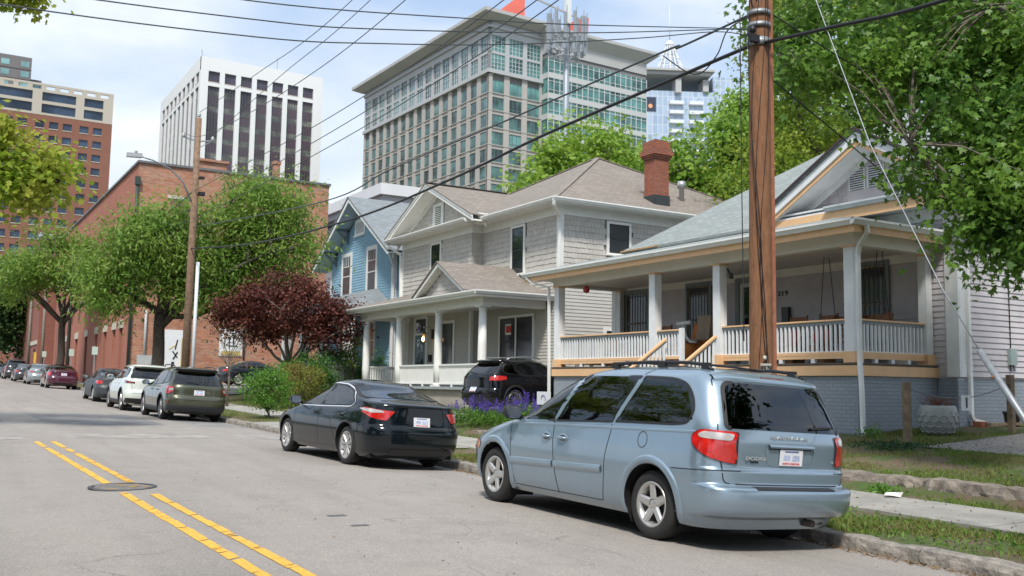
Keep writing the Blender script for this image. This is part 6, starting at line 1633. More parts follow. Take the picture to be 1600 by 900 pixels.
def generic_car(name, label, cat, kind, ptm, pos, group=None, detail=2, **kw):
    """kind: sedan / suv / wagon. detail 2 = near, 1 = middle, 0 = far"""
    car = thing(name, label, cat, (0, 0, 0), group)
    wb = kw.get('wb', 2.75); ro = kw.get('ro', 1.05); fo = kw.get('fo', 0.98); W = kw.get('w', .91); Ht = kw.get('h', 1.45)
    r = kw.get('wr', .325); fy_, ry_ = wb+fo, -ro
    if kind == 'sedan':
        dz = kw.get('deck', 1.06); bz = .92
        Rt = [(.18, ry_+.22), (.28, ry_+.06), (.42, ry_+.0), (.60, ry_+.0), (.68, ry_+.03), (.72, ry_+.07), (.85, ry_+.09), (dz-.05, ry_+.10), (dz-.01, ry_+.14), (dz+.02, ry_+.30), (dz+.045, ry_+.48), (dz+.07, ry_+.58), (Ht-.20, ry_+1.13), (Ht-.08, ry_+1.48), (Ht-.03, ry_+1.75), (Ht, ry_+2.2)]
        Ft = [(.18, fy_-.2), (.28, fy_-.03), (.45, fy_), (.60, fy_-.03), (.70, fy_-.14), (.78, fy_-.33), (.86, fy_-.65), (.93, fy_-.98), (.99, fy_-1.24), (1.06, fy_-1.42), (Ht-.20, fy_-1.95), (Ht-.08, fy_-2.3), (Ht-.03, fy_-2.55), (Ht, fy_-2.9)]
        Wt = [(.18, W*.90), (.26, W*.955), (.42, W*.985), (.58, W), (.72, W*.995), (.84, W*.965), (.93, W*.935), (1.0, W*.90), (1.1, W*.855), (Ht-.20, W*.755), (Ht-.11, W*.70), (Ht-.06, W*.63), (Ht-.03, W*.50), (Ht-.01, W*.30), (Ht, W*.02)]
        B = Body(Rt, Ft, Wt, rear=(.62, 3.2), front=(.8, 2.7), taper=(1.8, .06), rtaper=(.3, .04))
        gb = .955
        q = dict(f0=(fy_-1.36, gb-.03), f1=(fy_-2.02, Ht-.155))
        mid = kw.get('mid', 1.20)
        W1 = rpoly([(fy_-1.30, gb-.02), (mid+.05, gb), (mid-.12, Ht-.115), (fy_-2.55, Ht-.125), (fy_-2.05, Ht-.20)], [.03, .02, .03, .12, .15])
        W2 = rpoly([(mid-.03, gb), (ry_+1.13, gb+.035), (ry_+1.02, gb+.10), (ry_+1.28, Ht-.24), (ry_+1.65, Ht-.135), (mid-.20, Ht-.115)], [.02, .07, .07, .12, .12, .03])
        RWp = [(-W*.80, dz+.075), (W*.80, dz+.075), (W*.62, Ht-.10), (-W*.62, Ht-.10)]
        rwz = .98
    else:
        bz = kw.get('belt', 1.06)
        Rt = [(.22, ry_+.28), (.32, ry_+.12), (.45, ry_+.02), (.60, ry_), (.70, ry_+.02), (.76, ry_+.07), (bz, ry_+.10), (bz+.08, ry_+.14), (Ht-.30, ry_+.36), (Ht-.14, ry_+.55), (Ht-.10, ry_+.46), (Ht-.06, ry_+.50), (Ht-.03, ry_+.75), (Ht, ry_+1.2)]
        Ft = [(.22, fy_-.2), (.32, fy_-.03), (.5, fy_), (.70, fy_-.04), (.82, fy_-.14), (.92, fy_-.42), (1.0, fy_-.85), (bz+.01, fy_-1.2), (bz+.08, fy_-1.38), (Ht-.25, fy_-1.85), (Ht-.10, fy_-2.25), (Ht-.04, fy_-2.5), (Ht, fy_-2.9)]
        Wt = [(.22, W*.90), (.30, W*.955), (.45, W*.985), (.62, W), (.80, W*.995), (.95, W*.97), (bz, W*.94), (bz+.1, W*.90), (Ht-.25, W*.80), (Ht-.13, W*.745), (Ht-.07, W*.68), (Ht-.03, W*.54), (Ht-.01, W*.32), (Ht, W*.02)]
        B = Body(Rt, Ft, Wt, rear=(.55, 3.3), front=(.8, 2.7), taper=(1.8, .06), rtaper=(.3, .03))
        gb = bz+.02; mid = kw.get('mid', 1.15)
        W1 = rpoly([(fy_-1.30, gb-.03), (mid+.05, gb), (mid-.10, Ht-.125), (fy_-2.50, Ht-.135), (fy_-1.95, Ht-.24)], [.03, .02, .03, .12, .15])
        W2 = rpoly([(mid-.03, gb), (.36, gb+.03), (.12, gb+.20), (.10, Ht-.15), (mid-.18, Ht-.12)], [.02, .05, .1, .08, .03])
        RWp = [(-W*.80, bz+.08), (W*.80, bz+.08), (W*.66, Ht-.16), (-W*.66, Ht-.16)]
    W3 = None
    if kind != 'sedan': W3 = rpoly([(.06, gb+.20), (.30, gb+.05), (.30-.0, gb+.04), (ry_+.62, gb+.10), (ry_+.55, gb+.22), (ry_+.72, Ht-.19), (.04, Ht-.15)], [.05, .02, .02, .05, .08, .06, .05])
    if kw.get('nosix'): W3 = None
    tall = kw.get('tall', 0)
    ar = [(0, r+.015, r+.055), (wb, r+.015, r+.055)]
    RW = rpoly(RWp, [.05, .05, .09, .09]); gl = kw.get('glass', CLEAR); gr = kw.get('rglass', gl)
    wins = [w for w in (W1, W2, W3) if w]
    holes = []
    if detail >= 1:
        for w in wins:
            hh = inset(w, .016); holes.append(lambda x, y, z, hh=hh: x > .42 and inpoly(y, z, hh))
        RH = inset(RW, .02); holes.append(lambda x, y, z: y < .75 and abs(x) < W*.85 and inpoly(abs(x), z, RH) and y < B.ry(min(abs(x), W*.85), z)+.05)
        holes.append(lambda x, y, z: y > 1.2 and 1.10 < z < Ht-.12 and x < B.wy(y, z)*.86 and y > B.fy(x, z)-.06)
    nz, ns, nc = ((72, 120, 22), (52, 84, 14), (34, 54, 9))[2-detail]
    V, F = B.shell(zrows(Rt[0][0], Ht, nz, [Ht-.012, Ht-.004, Ht-.03]), ns, nc, ar, holes, arch_x=.5)
    m = MB(); m.add(V, F, True); m.build('body', ptm, car, fix=False)
    m = MB(); wells(m, B, ar, .28); m.box(-W*.85, W*.85, ry_+.35, fy_-.4, Rt[0][0]-.01, Rt[0][0]+.08); m.box(-W*.7, W*.7, ry_+.4, fy_-.6, .25, .5); m.build('underbody', DKV, car, fix=False)
    lipm = kw.get('lip', ptm)
    for sg in (-1, 1):
        if kw.get('clad') or detail == 2:
            for ay, az, rr in ar:
                m = MB(); arch_lip(m, B, sg, ay, az, rr-.006, .065 if kw.get('clad') else .035, .012 if kw.get('clad') else .006, -12, 192); m.build('wheel_arch', lipm, car, fix=False)
        if kw.get('clad'):
            m = MB(); bulge_strip(m, B.side(sg), [(r+.10+i*(wb-2*r-.2)/12, .30) for i in range(13)], .16, .014); m.build('sill_cladding', lipm, car, fix=False)
        if detail >= 1:
            m = MB(); line_strip(m, B.side(sg), [(mid+.02, gb-.01), (mid, .7), (mid-.02, .30)], .009, .0015)
            if kind == 'sedan': line_strip(m, B.side(sg), [(ry_+1.13, gb), (r+.36, .72), (r+.20, .52), (r+.12, .40)], .009, .0015)
            else: line_strip(m, B.side(sg), [(.36, gb), (r+.30, .80), (r+.16, .5)], .009, .0015)
            line_strip(m, B.side(sg), [(wb-r+.02, .36), (wb-.42, .6), (wb-.42, gb-.05)], .009, .0015); m.build('door_seam', SEAM, car, fix=False)
            m = MB(); bulge_strip(m, B.side(sg), [(mid+.01, gb+.02), (mid-.16, Ht-.14)], .05, .004); m.build('door_pillar', BLK, car, fix=False)
            for hy in (mid+.20, ry_+1.38 if kind == 'sedan' else .55):
                xx = B.sx(hy, gb-.13); m = MB(); m.tube([(sg*(xx-.01), hy-.09, gb-.13), (sg*(xx+.03), hy-.05, gb-.13), (sg*(xx+.03), hy+.05, gb-.13), (sg*(xx-.01), hy+.09, gb-.13)], [.012, .017, .017, .012], 8); m.build('door_handle', kw.get('handle', ptm), car)
        for i, w in enumerate(wins):
            side_window(car, B, w, sg, gl if i == 0 or kind == 'sedan' else gr, .02 if detail else .03, chrome=kw.get('chrome') and detail == 2 and False)
        if kw.get('chrome') and kind == 'sedan':
            top = [(fy_-1.42, gb-.03), (fy_-2.05, Ht-.185), (fy_-2.55, Ht-.108), (mid-.15, Ht-.098), (ry_+1.65, Ht-.118), (ry_+1.24, Ht-.24), (ry_+.99, gb+.10), (ry_+1.10, gb+.02), (mid, gb-.015), (fy_-1.42, gb-.035)]
            m = MB(); line_strip(m, B.side(sg), rpoly(top, .09, 5), .016, .006, sub=3); m.build('chrome_strip', CHROME, car, fix=False)
        mirror(car, W*.93, fy_-1.52, gb+.06, sg, kw.get('mirror', ptm), s=.95)
        # lamps: wrap polygons
        TLp = kw.get('tail'); Mw = B.wrap(sg)
        m = MB(); patch(m, Mw, rpoly(TLp, .03), .006, 20, 8); tl = m.build('tail_lamp', kw.get('lens', RED), car, fix=False)
        if detail: m = MB(); loop_strip(m, Mw, rpoly(inset(TLp, -.010), .03), .012, .004); m.build('lamp_surround', SEAM, tl, fix=False)
        if kw.get('clearp'): m = MB(); patch(m, Mw, rpoly(kw['clearp'], .015), .010, 12, 4); m.build('reverse_lamp', CLR, tl, fix=False)
        if kw.get('reflect'): m = MB(); patch(m, Mw, rpoly(kw['reflect'], .01), .012, 4, 3); m.build('reflector', RED, car, fix=False)
        m = MB(); patch(m, B.wrap(sg, False), rpoly([(.42, .64), (.80, .66), (1.05, .80), (.85, .82), (.5, .74)], .02), .005, 12, 4); m.build('headlamp', CLR, car, fix=False)
        if kw.get('rails'):
            m = MB(); xr = W*.66; m.tube([(sg*xr, fy_-2.4, Ht-.03), (sg*xr, fy_-2.55, Ht+.02), (sg*xr, .6, Ht+.035), (sg*xr, ry_+1.0, Ht+.01), (sg*xr, ry_+.85, Ht-.06)], .017, 8); m.build('roof_rail', kw['rails'], car)
    Mr = B.rear()
    m = MB(); patch(m, Mr, RW, .004, 26, 10); rg = m.build('rear_window', gr, car, fix=False)
    m = MB(); loop_strip(m, Mr, inset(RW, -.012), .03, .006); m.build('window_seal', BLK, rg, fix=False)
    wz0, wz1 = (1.07, Ht-.10) if kind == 'sedan' else (bz+.08, Ht-.12)
    m = MB(); patch(m, B.front(), rpoly([(-W*.80, wz0), (W*.80, wz0), (W*.66, wz1), (-W*.66, wz1)], .05), .004, 20, 8); m.build('windscreen', CLEAR, car, fix=False)
    pz = kw.get('platez', .80)
    if detail >= 1: licence_plate(car, B, 0, pz)
    else: m = MB(); patch(m, Mr, [(-.15, pz-.075), (.15, pz-.075), (.15, pz+.075), (-.15, pz+.075)], .01, 3, 2); m.build('licence_plate', PLATE, car, fix=False)
    if kind == 'sedan':
        m = MB(); line_strip(m, Mr, [(-W*.62, dz-.0), (-W*.60, .66), (W*.60, .66), (W*.62, dz)], .009, .002, sub=20); m.build('boot_seam', SEAM, car, fix=False)
        if detail == 2: m = MB(); bulge_strip(m, Mr, [(-W*.7+i*W*.07, dz-.035) for i in range(21)], .05, .012); m.build('boot_lip', ptm, car, fix=False)
    else:
        m = MB(); line_strip(m, Mr, [(-W*.80, bz+.04), (-W*.70, .64), (W*.70, .64), (W*.80, bz+.04)], .010, .002, sub=20); m.build('tailgate_seam', SEAM, car, fix=False)
        m = MB(); bulge_strip(m, Mr, [(-W*.66+i*W*.066, Ht-.095) for i in range(21)], .045, .03); m.build('roof_spoiler', kw.get('spoil', ptm), car, fix=False)
        if detail: m = MB(); m.bar((.0, B.ry(0, bz+.12)-.02, bz+.12), (-.38, B.ry(.38, bz+.17)-.02, bz+.17), .025, .02); m.build('rear_wiper', BLK, car)
        if kw.get('clad'):
            m = MB(); patch(m, Mr, rpoly([(-W*.93, .30), (W*.93, .30), (W*.93, .47), (-W*.93, .47)], .03), .012, 30, 5); m.build('bumper_cladding', lipm, car, fix=False)
    m = MB(); patch(m, Mr, rpoly([(-W*.6, Rt[0][0]+.05), (W*.6, Rt[0][0]+.05), (W*.6, .34), (-W*.6, .34)], .03), .006, 20, 3); m.build('bumper_valance', BLK, car, fix=False)
    if detail:
        IN = mat(kw.get('inn', 'cabin_beige'), kw.get('innc', (.42, .38, .32)), .8, .1)
        m = MB(); zf = .42 if kind == 'sedan' else .58
        for x in (-.38, .38): seat(m, x, mid+.25, zf, .5, True, .58)
        m.build('front_seat', IN, car)
        m = MB(); seat(m, 0, mid-.62, zf, 1.25, False, .56); m.box(-.5, -.26, mid-.80, mid-.66, zf+.57, zf+.70); m.box(.26, .5, mid-.80, mid-.66, zf+.57, zf+.70); m.build('rear_seat', IN, car)
        m = MB(); m.box(-W*.86, W*.86, ry_+.4, fy_-1.2, .38, .42)
        if kind == 'sedan': m.box(-W*.75, W*.75, ry_+.65, mid-.8, .5, dz-.06)
        m.box(-W*.8, W*.8, fy_-1.75, fy_-1.35, .5, gb-.02); m.build('cabin_floor', mat('cabin_mid', (.10, .095, .09), .8, .1), car)
    add_wheels(car, wb, 2*W-.30, r, .215, r-.10, kw.get('rim', 'ten'))
    place(car, pos[0], pos[1], W-.045, kw.get('heading', 0), kw.get('roll'), kw.get('pitch'))
    return car, B, Mr

PBK = paint('black_green_paint', (.004, .007, .010), coat=.75, rough=.15)
# --- black mid-size sedan with chrome strip
TLs = [(.30, .945), (.44, .79), (.60, .80), (.85, .835), (1.08, .90), (1.26, .985), (1.0, .985), (.6, .955)]
car, B, Mr = generic_car('sedan', 'glossy black four-door sedan parked at the kerb just ahead of the silver-blue minivan', 'car', 'sedan', PBK, (6.2, 15.74), heading=2.6, wb=2.775, ro=1.11, fo=.97, w=.91, h=1.47, deck=1.075, chrome=True,
    tail=TLs, clearp=[(.50, .915), (.80, .90), (1.05, .93), (1.16, .965), (.90, .970), (.55, .945)], platez=.79, glass=glass_mat('sedan_glass', (.60, .68, .66)), innc=(.50, .47, .42), rim='ten')
m = MB(); bulge_strip(m, Mr, [(-.44, .80), (-.37, .87), (-.29, .925)]+[(-.29+.04*i, .930) for i in range(1, 14)]+[(.29, .925), (.37, .87), (.44, .80)], .035, .012); m.build('chrome_bar', CHROME, car, fix=False)
m = MB(); n = 24; c0 = Vector((0, B.ry(0, 1.0)-.012, 1.0))
for a, b, cx, cz in ((.055, .038, 0, 0), (.018, .036, 0, 0.001), (.036, .014, 0, .018)):
    pts = [c0+Vector((cx+a*math.cos(2*math.pi*i/n), 0, cz+b*math.sin(2*math.pi*i/n))) for i in range(n+1)]; m.tube(pts, .0045, 6)
m.build('badge', CHROME, car)
lettering('badge_lettering', 'CAMRY', .034, (-.44, B.ry(.44, .755)-.010, .752), (1, -.12, 0), (0, 0, 1), CHROME, car, bold=.001)
lettering('badge_lettering', 'LE', .03, (.46, B.ry(.46, .755)-.010, .75), (1, .12, 0), (0, 0, 1), CHROME, car, bold=.001)
m = MB(); m.lathe([(.012, 0), (.03, .0), (.02, .04), (.0, .05)], (0, ry0 := -.0, 1.455), 10); m.prism([(-.012, .1, 1.46), (-.012, .0, 1.46), (-.012, .0, 1.51)], (.024, 0, 0)); m.build('antenna_fin', PBK, car)
# --- green wagon with roof rack
PG = paint('olive_green_paint', (.085, .088, .052), rough=.3, metal=.5)
GCL = mat('grey_cladding', (.045, .05, .055), .6, .1, 20)
car, B, Mr = generic_car('station_wagon', 'olive green station wagon with grey lower cladding and roof rack at the kerb', 'car', 'suv', PG, (6.22, 30.9), wb=2.745, ro=1.06, fo=.98, w=.92, h=1.64, belt=1.0, wr=.345, clad=True, lip=GCL, rails=GCL, glass=glass_mat('wagon_glass', (.35, .42, .42)), rglass=TINT,
    tail=[(.58, .86), (.80, .80), (.98, .80), (1.12, 1.0), (.95, 1.03), (.58, 1.0)], clearp=[(.60, .90), (.82, .88), (.84, .95), (.60, .97)], reflect=[(.80, .50), (.86, .50), (.86, .62), (.80, .62)], platez=.86, rim='multi', innc=(.08, .08, .08), inn='cabin_black', spoil=BLK)
m = MB()
for yy in (1.25, .45): m.bar((-.72, yy, 1.72), (.72, yy, 1.72), .09, .03)
m.box(-.58, -.5, .35, 1.4, 1.735, 1.78)
for yy in (1.25, .45): m.box(-.56, -.46, yy-.06, yy+.1, 1.735, 1.84); m.box(.5, .6, yy-.06, yy+.06, 1.735, 1.80)
m.build('roof_rack', BLK, car)
m = MB(); m.lathe([(.0, .0), (.045, .0), (.045, .012), (0, .014)], (0, B.ry(0, 1.03)-.012, 1.03), 16, 'y'); m.build('badge', mat('badge_blue', (.10, .16, .35), .3, .1, metal=.4), car)
lettering('badge_lettering', 'OUTBACK', .035, (-.62, B.ry(.62, .83)-.012, .81), (1, -.15, 0), (0, 0, 1), MATS['badge_silver'], car)
# --- white crossover
PW = paint('pearl_white_paint', (.62, .66, .60), rough=.25)
car, B, Mr = generic_car('crossover', 'white crossover with black lower cladding parked behind the olive wagon', 'car', 'suv', PW, (6.06, 36.9), wb=2.705, ro=1.0, fo=.95, w=.92, h=1.69, belt=1.08, wr=.36, clad=True, lip=BLK, glass=glass_mat('crossover_glass', (.35, .42, .42)), rglass=TINT, detail=1,
    tail=[(.42, .98), (1.15, .98), (1.28, 1.08), (.95, 1.07), (.42, 1.03)], lens=DRED, platez=.80, rim='multi', innc=(.1, .1, .1), inn='cabin_black2')
# --- matte dark coupe-like sedan
PD = mat('matt_charcoal_paint', (.045, .052, .058), .45, .05, 4)
generic_car('sedan', 'dull charcoal sedan parked beyond the white crossover', 'car', 'sedan', PD, (6.3, 45.3), wb=2.72, ro=1.05, fo=.95, w=.89, h=1.45, deck=1.05, detail=1, tail=[(.50, .78), (1.02, .78), (1.08, .92), (.50, .92)], platez=.8, rim='five', glass=CLEAR)
# --- far row
G = 'cars parked far along the kerb'
car, B, Mr = generic_car('sedan', 'maroon two-door sedan, nearest of the far row along the kerb', 'car', 'sedan', paint('maroon_paint', (.075, .012, .030), rough=.2), (6.2, 63.2), G, wb=2.7, ro=1.0, fo=.8, w=.88, h=1.42, deck=1.06, detail=1, tail=[(.58, .74), (.86, .72), (1.0, .78), (1.0, .93), (.80, .96), (.58, .92)], platez=.84, rim='seven', glass=CLEAR)
generic_car('sedan', 'silver sedan parked just beyond the maroon one', 'car', 'sedan', paint('silver_paint', (.30, .34, .35), rough=.3, metal=.5), (6.15, 74.5), G, wb=2.8, ro=1.1, fo=.95, w=.92, h=1.48, detail=0, tail=[(.45, .84), (1.0, .84), (1.08, .93), (.45, .92)], platez=.7, rim='seven')
generic_car('sedan', 'dark grey sedan between the silver sedan and the dark estate', 'car', 'sedan', paint('dark_grey_paint', (.05, .055, .065), rough=.3, metal=.3), (6.15, 86.0), G, wb=2.75, ro=1.05, fo=.95, w=.9, h=1.46, detail=0, tail=[(.45, .80), (1.0, .80), (1.08, .93), (.45, .90)], platez=.7, rim='seven')
generic_car('suv', 'dark tall estate car, second from the left edge', 'car', 'suv', paint('near_black_paint', (.03, .03, .035), rough=.25), (6.2, 98.0), G, wb=2.8, ro=1.0, fo=.95, w=.94, h=1.80, belt=1.12, wr=.36, detail=0, tail=[(.72, .75), (.98, .75), (1.0, 1.2), (.85, 1.2)], platez=.8, rim='seven')
generic_car('sedan', 'blue-grey car cut by the left edge of the picture', 'car', 'sedan', paint('blue_grey_paint', (.08, .12, .15), rough=.3, metal=.3), (6.2, 112.0), G, wb=2.75, ro=1.05, fo=.95, w=.9, h=1.46, detail=0, tail=[(.45, .80), (1.0, .80), (1.08, .93), (.45, .90)], platez=.7, rim='seven')
# --- black SUV in the drive between the houses, rear towards the street
car, B, Mr = generic_car('suv', 'black SUV with silver roof rails standing in the drive between the two houses', 'car', 'suv', paint('suv_black_paint', (.006, .006, .008), coat=.8, rough=.12), (0, 0), wb=2.70, ro=.98, fo=.95, w=.93, h=1.68, belt=1.08, wr=.36, clad=True, lip=BLK, rails=mat('satin_rail', (.55, .56, .58), .35, .05, metal=.7), glass=TINT, rglass=TINT, detail=2,
    tail=[(.45, .99), (.88, .98), (1.18, 1.02), (1.10, 1.12), (.80, 1.13), (.48, 1.10)], clearp=None, platez=.72, rim='multi', innc=(.1, .1, .1), inn='cabin_black3', chrome=False)
car.location = (15.55, 26.55, zg(15.5, 26.5)+.03); car.rotation_euler = (R(1.0), 0, R(-82))
m = MB(); m.tube([(.3, -.55, 1.66), (.3, -.75, 1.95)], .006, 5); m.build('aerial', BLK, car)
# dark saloon on the yard behind the bushes
car, B, Mr = generic_car('sedan', 'dark blue-black saloon on the yard behind the green bush, partly hidden', 'car', 'sedan', paint('midnight_paint', (.012, .016, .022), rough=.15), (0, 0), wb=2.85, ro=1.05, fo=.9, w=.93, h=1.46, detail=1, tail=[(.50, .80), (1.0, .80), (1.08, .92), (.50, .92)], platez=.8, rim='ten', glass=CLEAR, innc=(.1, .1, .1), inn='cabin_black4')
car.location = (15.6, 57.2, zg(15.6, 57.2)+.05); car.rotation_euler = (0, 0, R(-88))
# ================================================================== VEGETATION
BARK = mat('bark', (.085, .07, .055), .95, .4, 9, bump=1.0, bscale=30)
BARKL = mat('pale_bark', (.17, .14, .115), .95, .35, 9, bump=.8, bscale=30)
def leaf_template(kind):
    if kind == 'maple':
        h = [(0, 0), (.10, .04), (.34, -.10), (.28, .06), (.52, .16), (.36, .24), (.44, .46), (.22, .38), (.14, .52), (0, .86)]
        return h + [(-x, y) for x, y in reversed(h[1:-1])]
    if kind == 'oval': return [(0, 0), (.16, .25), (.17, .55), (0, 1), (-.17, .55), (-.16, .25)]
    if kind == 'narrow': return [(0, 0), (.11, .5), (0, 1), (-.11, .5)]
    if kind == 'willow': return [(0, 0), (.17, .45), (0, 1), (-.17, .45)]
    if kind == 'clump': return [(0, 0), (.30, .12), (.22, .42), (.42, .62), (.10, .70), (0, 1), (-.18, .66), (-.42, .52), (-.20, .36), (-.28, .10)]
def leaves(pos, size, kind, up=0.7, droop=0.0, rs=None, fold=0.0, outward=None):
    rs = rs or rng; N = len(pos); T = np.array(leaf_template(kind)); K = len(T)
    n = rs.normal(size=(N, 3))*0.62; n[:, 2] += up
    if outward is not None: n += outward*0.5
    n /= np.linalg.norm(n, axis=1)[:, None]+1e-9
    a = rs.normal(size=(N, 3)); a[:, 2] -= droop; a -= (a*n).sum(1)[:, None]*n; a /= np.linalg.norm(a, axis=1)[:, None]+1e-9
    b = np.cross(n, a); s = size*rs.uniform(.65, 1.25, size=(N, 1, 1))
    P = pos[:, None, :] + s*(T[None, :, 0:1]*b[:, None, :] + T[None, :, 1:2]*a[:, None, :])
    curl = (np.abs(T[:, 0])*.35+ (T[:, 1]**2)*.25)[None, :, None]
    P -= s*curl*np.array([0, 0, 1])[None, None, :]*rs.uniform(.2, 1.0, size=(N, 1, 1))*(1 if droop > 0 else .4)
    return P.reshape(-1, 3), K
def blob_centres(blobs, rs):
    out = []
    for (cx, cy, cz, rx, ry, rz, n) in blobs:
        d = rs.normal(size=(n, 3)); d /= np.linalg.norm(d, axis=1)[:, None]; r = rs.uniform(.35, 1.0, size=(n, 1))**.6
        out.append(np.array([cx, cy, cz])+d*r*np.array([rx, ry, rz]))
    return np.concatenate(out)
def limbs(mb, base, fork, centres, r0, rs, nl=7, twigs=True, tr=.02):
    """trunk from base to fork, main limbs, then a twig to every cluster"""
    b = Vector(base); f = Vector(fork); n = 6; pts = []
    for i in range(n+1):
        t = i/n; p = b.lerp(f, t); w = .05*(f-b).length*math.sin(t*math.pi)
        pts.append(p+Vector((rs.normal()*.02, rs.normal()*.02, 0))+Vector((w*.3, 0, 0)))
    rad = [r0*(1.35 if i == 0 else 1.0-.28*i/n) for i in range(n+1)]; mb.tube(pts, rad, 12)
    C = [Vector(c) for c in centres]; idx = [0]; 
    far = [(c-C[0]).length for c in C]
    while len(idx) < min(nl, len(C)):
        k = max(range(len(C)), key=lambda i: far[i]); idx.append(k); far = [min(far[i], (C[i]-C[k]).length) for i in range(len(C))]
    nodes = []
    for k in idx:
        e = C[k]; s = pts[-1] if rs.random() < .6 else pts[-2]; ll = []
        m = 6
        for i in range(m+1):
            t = i/m; p = s.lerp(e, t); p.z += math.sin(t*math.pi)*(e-s).length*.10; p += Vector(rs.normal(size=3))*(e-s).length*.025*(0 < i < m); ll.append(p); nodes.append((p, r0*.5*(1-t*.85)))
        mb.tube(ll, [r0*.52*(1-.88*i/m)+.006 for i in range(m+1)], 7)
    if twigs:
        for c in C:
            p, r = min(nodes, key=lambda q: (q[0]-c).length)
            if (p-c).length < .05: continue
            mid = p.lerp(c, .5)+Vector((0, 0, (c-p).length*.08)); mb.tube([p, mid, c], [min(r, tr*1.6), tr, tr*.35], 5, False)
def tree(name, label, base, fork, blobs, leafm, nper, lsize, kind='oval', crad=.6, r0=.2, cat='tree', group=None, bark=None, seed=1, up=.7, droop=0.0, flat=.7, nl=7, tr=.02, centres=None, twigs=True):
    rs = np.random.default_rng(seed); C = blob_centres(blobs, rs) if centres is None else centres
    T = thing(name, label, cat, base, group)
    mb = MB(); limbs(mb, base, fork, C, r0, rs, nl, twigs, tr); mb.build('trunk', bark or BARK, T, fix=False)
    d = rs.normal(size=(len(C), nper, 3))*np.array([1, 1, flat])*crad*.55*rs.uniform(.6, 1.3, size=(len(C), 1, 1))
    P = (C[:, None, :]+d).reshape(-1, 3); out = d.reshape(-1, 3)/ (np.linalg.norm(d.reshape(-1, 3), axis=1)[:, None]+1e-6)
    V, K = leaves(P, lsize, kind, up, droop, rs, outward=out)
    npmesh('crown', V, K, leafm, T)
    return T
OAK = leaf_mat('oak_leaf', (.20, .34, .055), (.11, .22, .035), (.27, .38, .075), .48)
OAKD = leaf_mat('dark_leaf', (.025, .060, .014), (.045, .095, .02), None, .3)
LIME = leaf_mat('lime_leaf', (.36, .48, .05), (.22, .34, .04), (.40, .42, .06), .55)
FRESH = leaf_mat('fresh_leaf', (.30, .46, .06), (.17, .30, .04), (.34, .48, .08), .5)
MAPLE = leaf_mat('maple_leaf', (.045, .125, .025), (.14, .27, .045), (.17, .30, .045), .42, .42)
REDL = leaf_mat('burgundy_leaf', (.13, .036, .028), (.21, .072, .048), (.095, .03, .024), .32)
BUSH = leaf_mat('bush_leaf', (.15, .32, .04), (.085, .20, .03), None, .38)
HEDGE = leaf_mat('hedge_leaf', (.05, .15, .025), (.09, .22, .035), None, .32)
VARI = leaf_mat('variegated_leaf', (.17, .24, .04), (.28, .25, .05), (.24, .12, .05), .38)

g9 = lambda x, y: (x, y, zg(x, y)-.1)
tree('street_tree', 'broad willow oak between the white crossover and the second utility pole', g9(9.2, 47.2), (9.3, 47.3, 3.1),
     [(8.7, 46.5, 6.2, 2.0, 2.2, 1.5, 48), (13.3, 45.5, 8.3, 2.1, 2.0, 1.6, 46), (11.2, 46.5, 5.6, 2.9, 2.4, 1.4, 58), (14.2, 44.5, 6.4, 1.5, 1.7, 1.5, 26), (7.2, 47.5, 4.4, 1.3, 1.8, 1.2, 24), (11.6, 46, 3.9, 2.4, 1.6, .6, 16), (11.2, 46, 6.2, 4.4, 2.2, 2.2, 26)], OAK, 185, .25, 'willow', 1.15, .33, group='street trees', seed=3, droop=.9, tr=.03)
tree('street_tree', 'rounded leafy street tree farther off near the left edge', g9(8.3, 76), (8.3, 76, 4), [(7.6, 75, 8.6, 3.0, 3, 2.0, 50), (9.8, 74, 7.0, 2.4, 3, 1.4, 26), (4.8, 76, 7.0, 1.9, 3, 1.6, 24)], OAK, 130, .34, 'willow', 1.35, .3, group='street trees', seed=4, droop=.3, tr=.03)
tree('street_tree', 'dark dense tree at the left edge beyond the far parked cars', g9(10, 128), (10, 128, 5), [(10, 126, 9.5, 6, 5, 4.5, 90), (6, 122, 8, 3.5, 4, 4, 50), (11, 124, 5, 4, 4, 2.5, 40)], OAKD, 100, .45, 'clump', 1.9, .4, seed=5, tr=.05)
tree('street_tree', 'dark tree behind the lower brick building at the end of the street', g9(4, 190), (4, 190, 6), [(4, 188, 12, 9, 6, 6, 90), (14, 186, 10, 7, 5, 6, 60)], OAKD, 80, .8, 'clump', 2.6, .4, seed=6, tr=.06)
# tree across the street: reaches into the picture on the left with a yellow-green branch
c1 = [(-6.5, 27, 9.0, 4.0, 4, 2.8, 90), (-3.0, 25.5, 6.6, 2.0, 1.6, 1.2, 30), (0.4, 25, 5.4, 1.1, 1.0, .62, 20), (1.75, 24.8, 4.75, .85, .8, .75, 26), (-2, 26, 9.9, 2.0, 1.5, 1.0, 22), (.2, 25.5, 9.2, .9, .8, .5, 9), (1.5, 25, 9.2, .35, .4, .25, 6)]
tree('tree', 'yellow-green maple across the street whose branch hangs in at the left edge', (-6.8, 27.5, zleft(-6.8, 27.5)), (-6.6, 27.3, 3.2), c1, LIME, 100, .17, 'clump', .62, .28, seed=8, droop=.3, tr=.02)
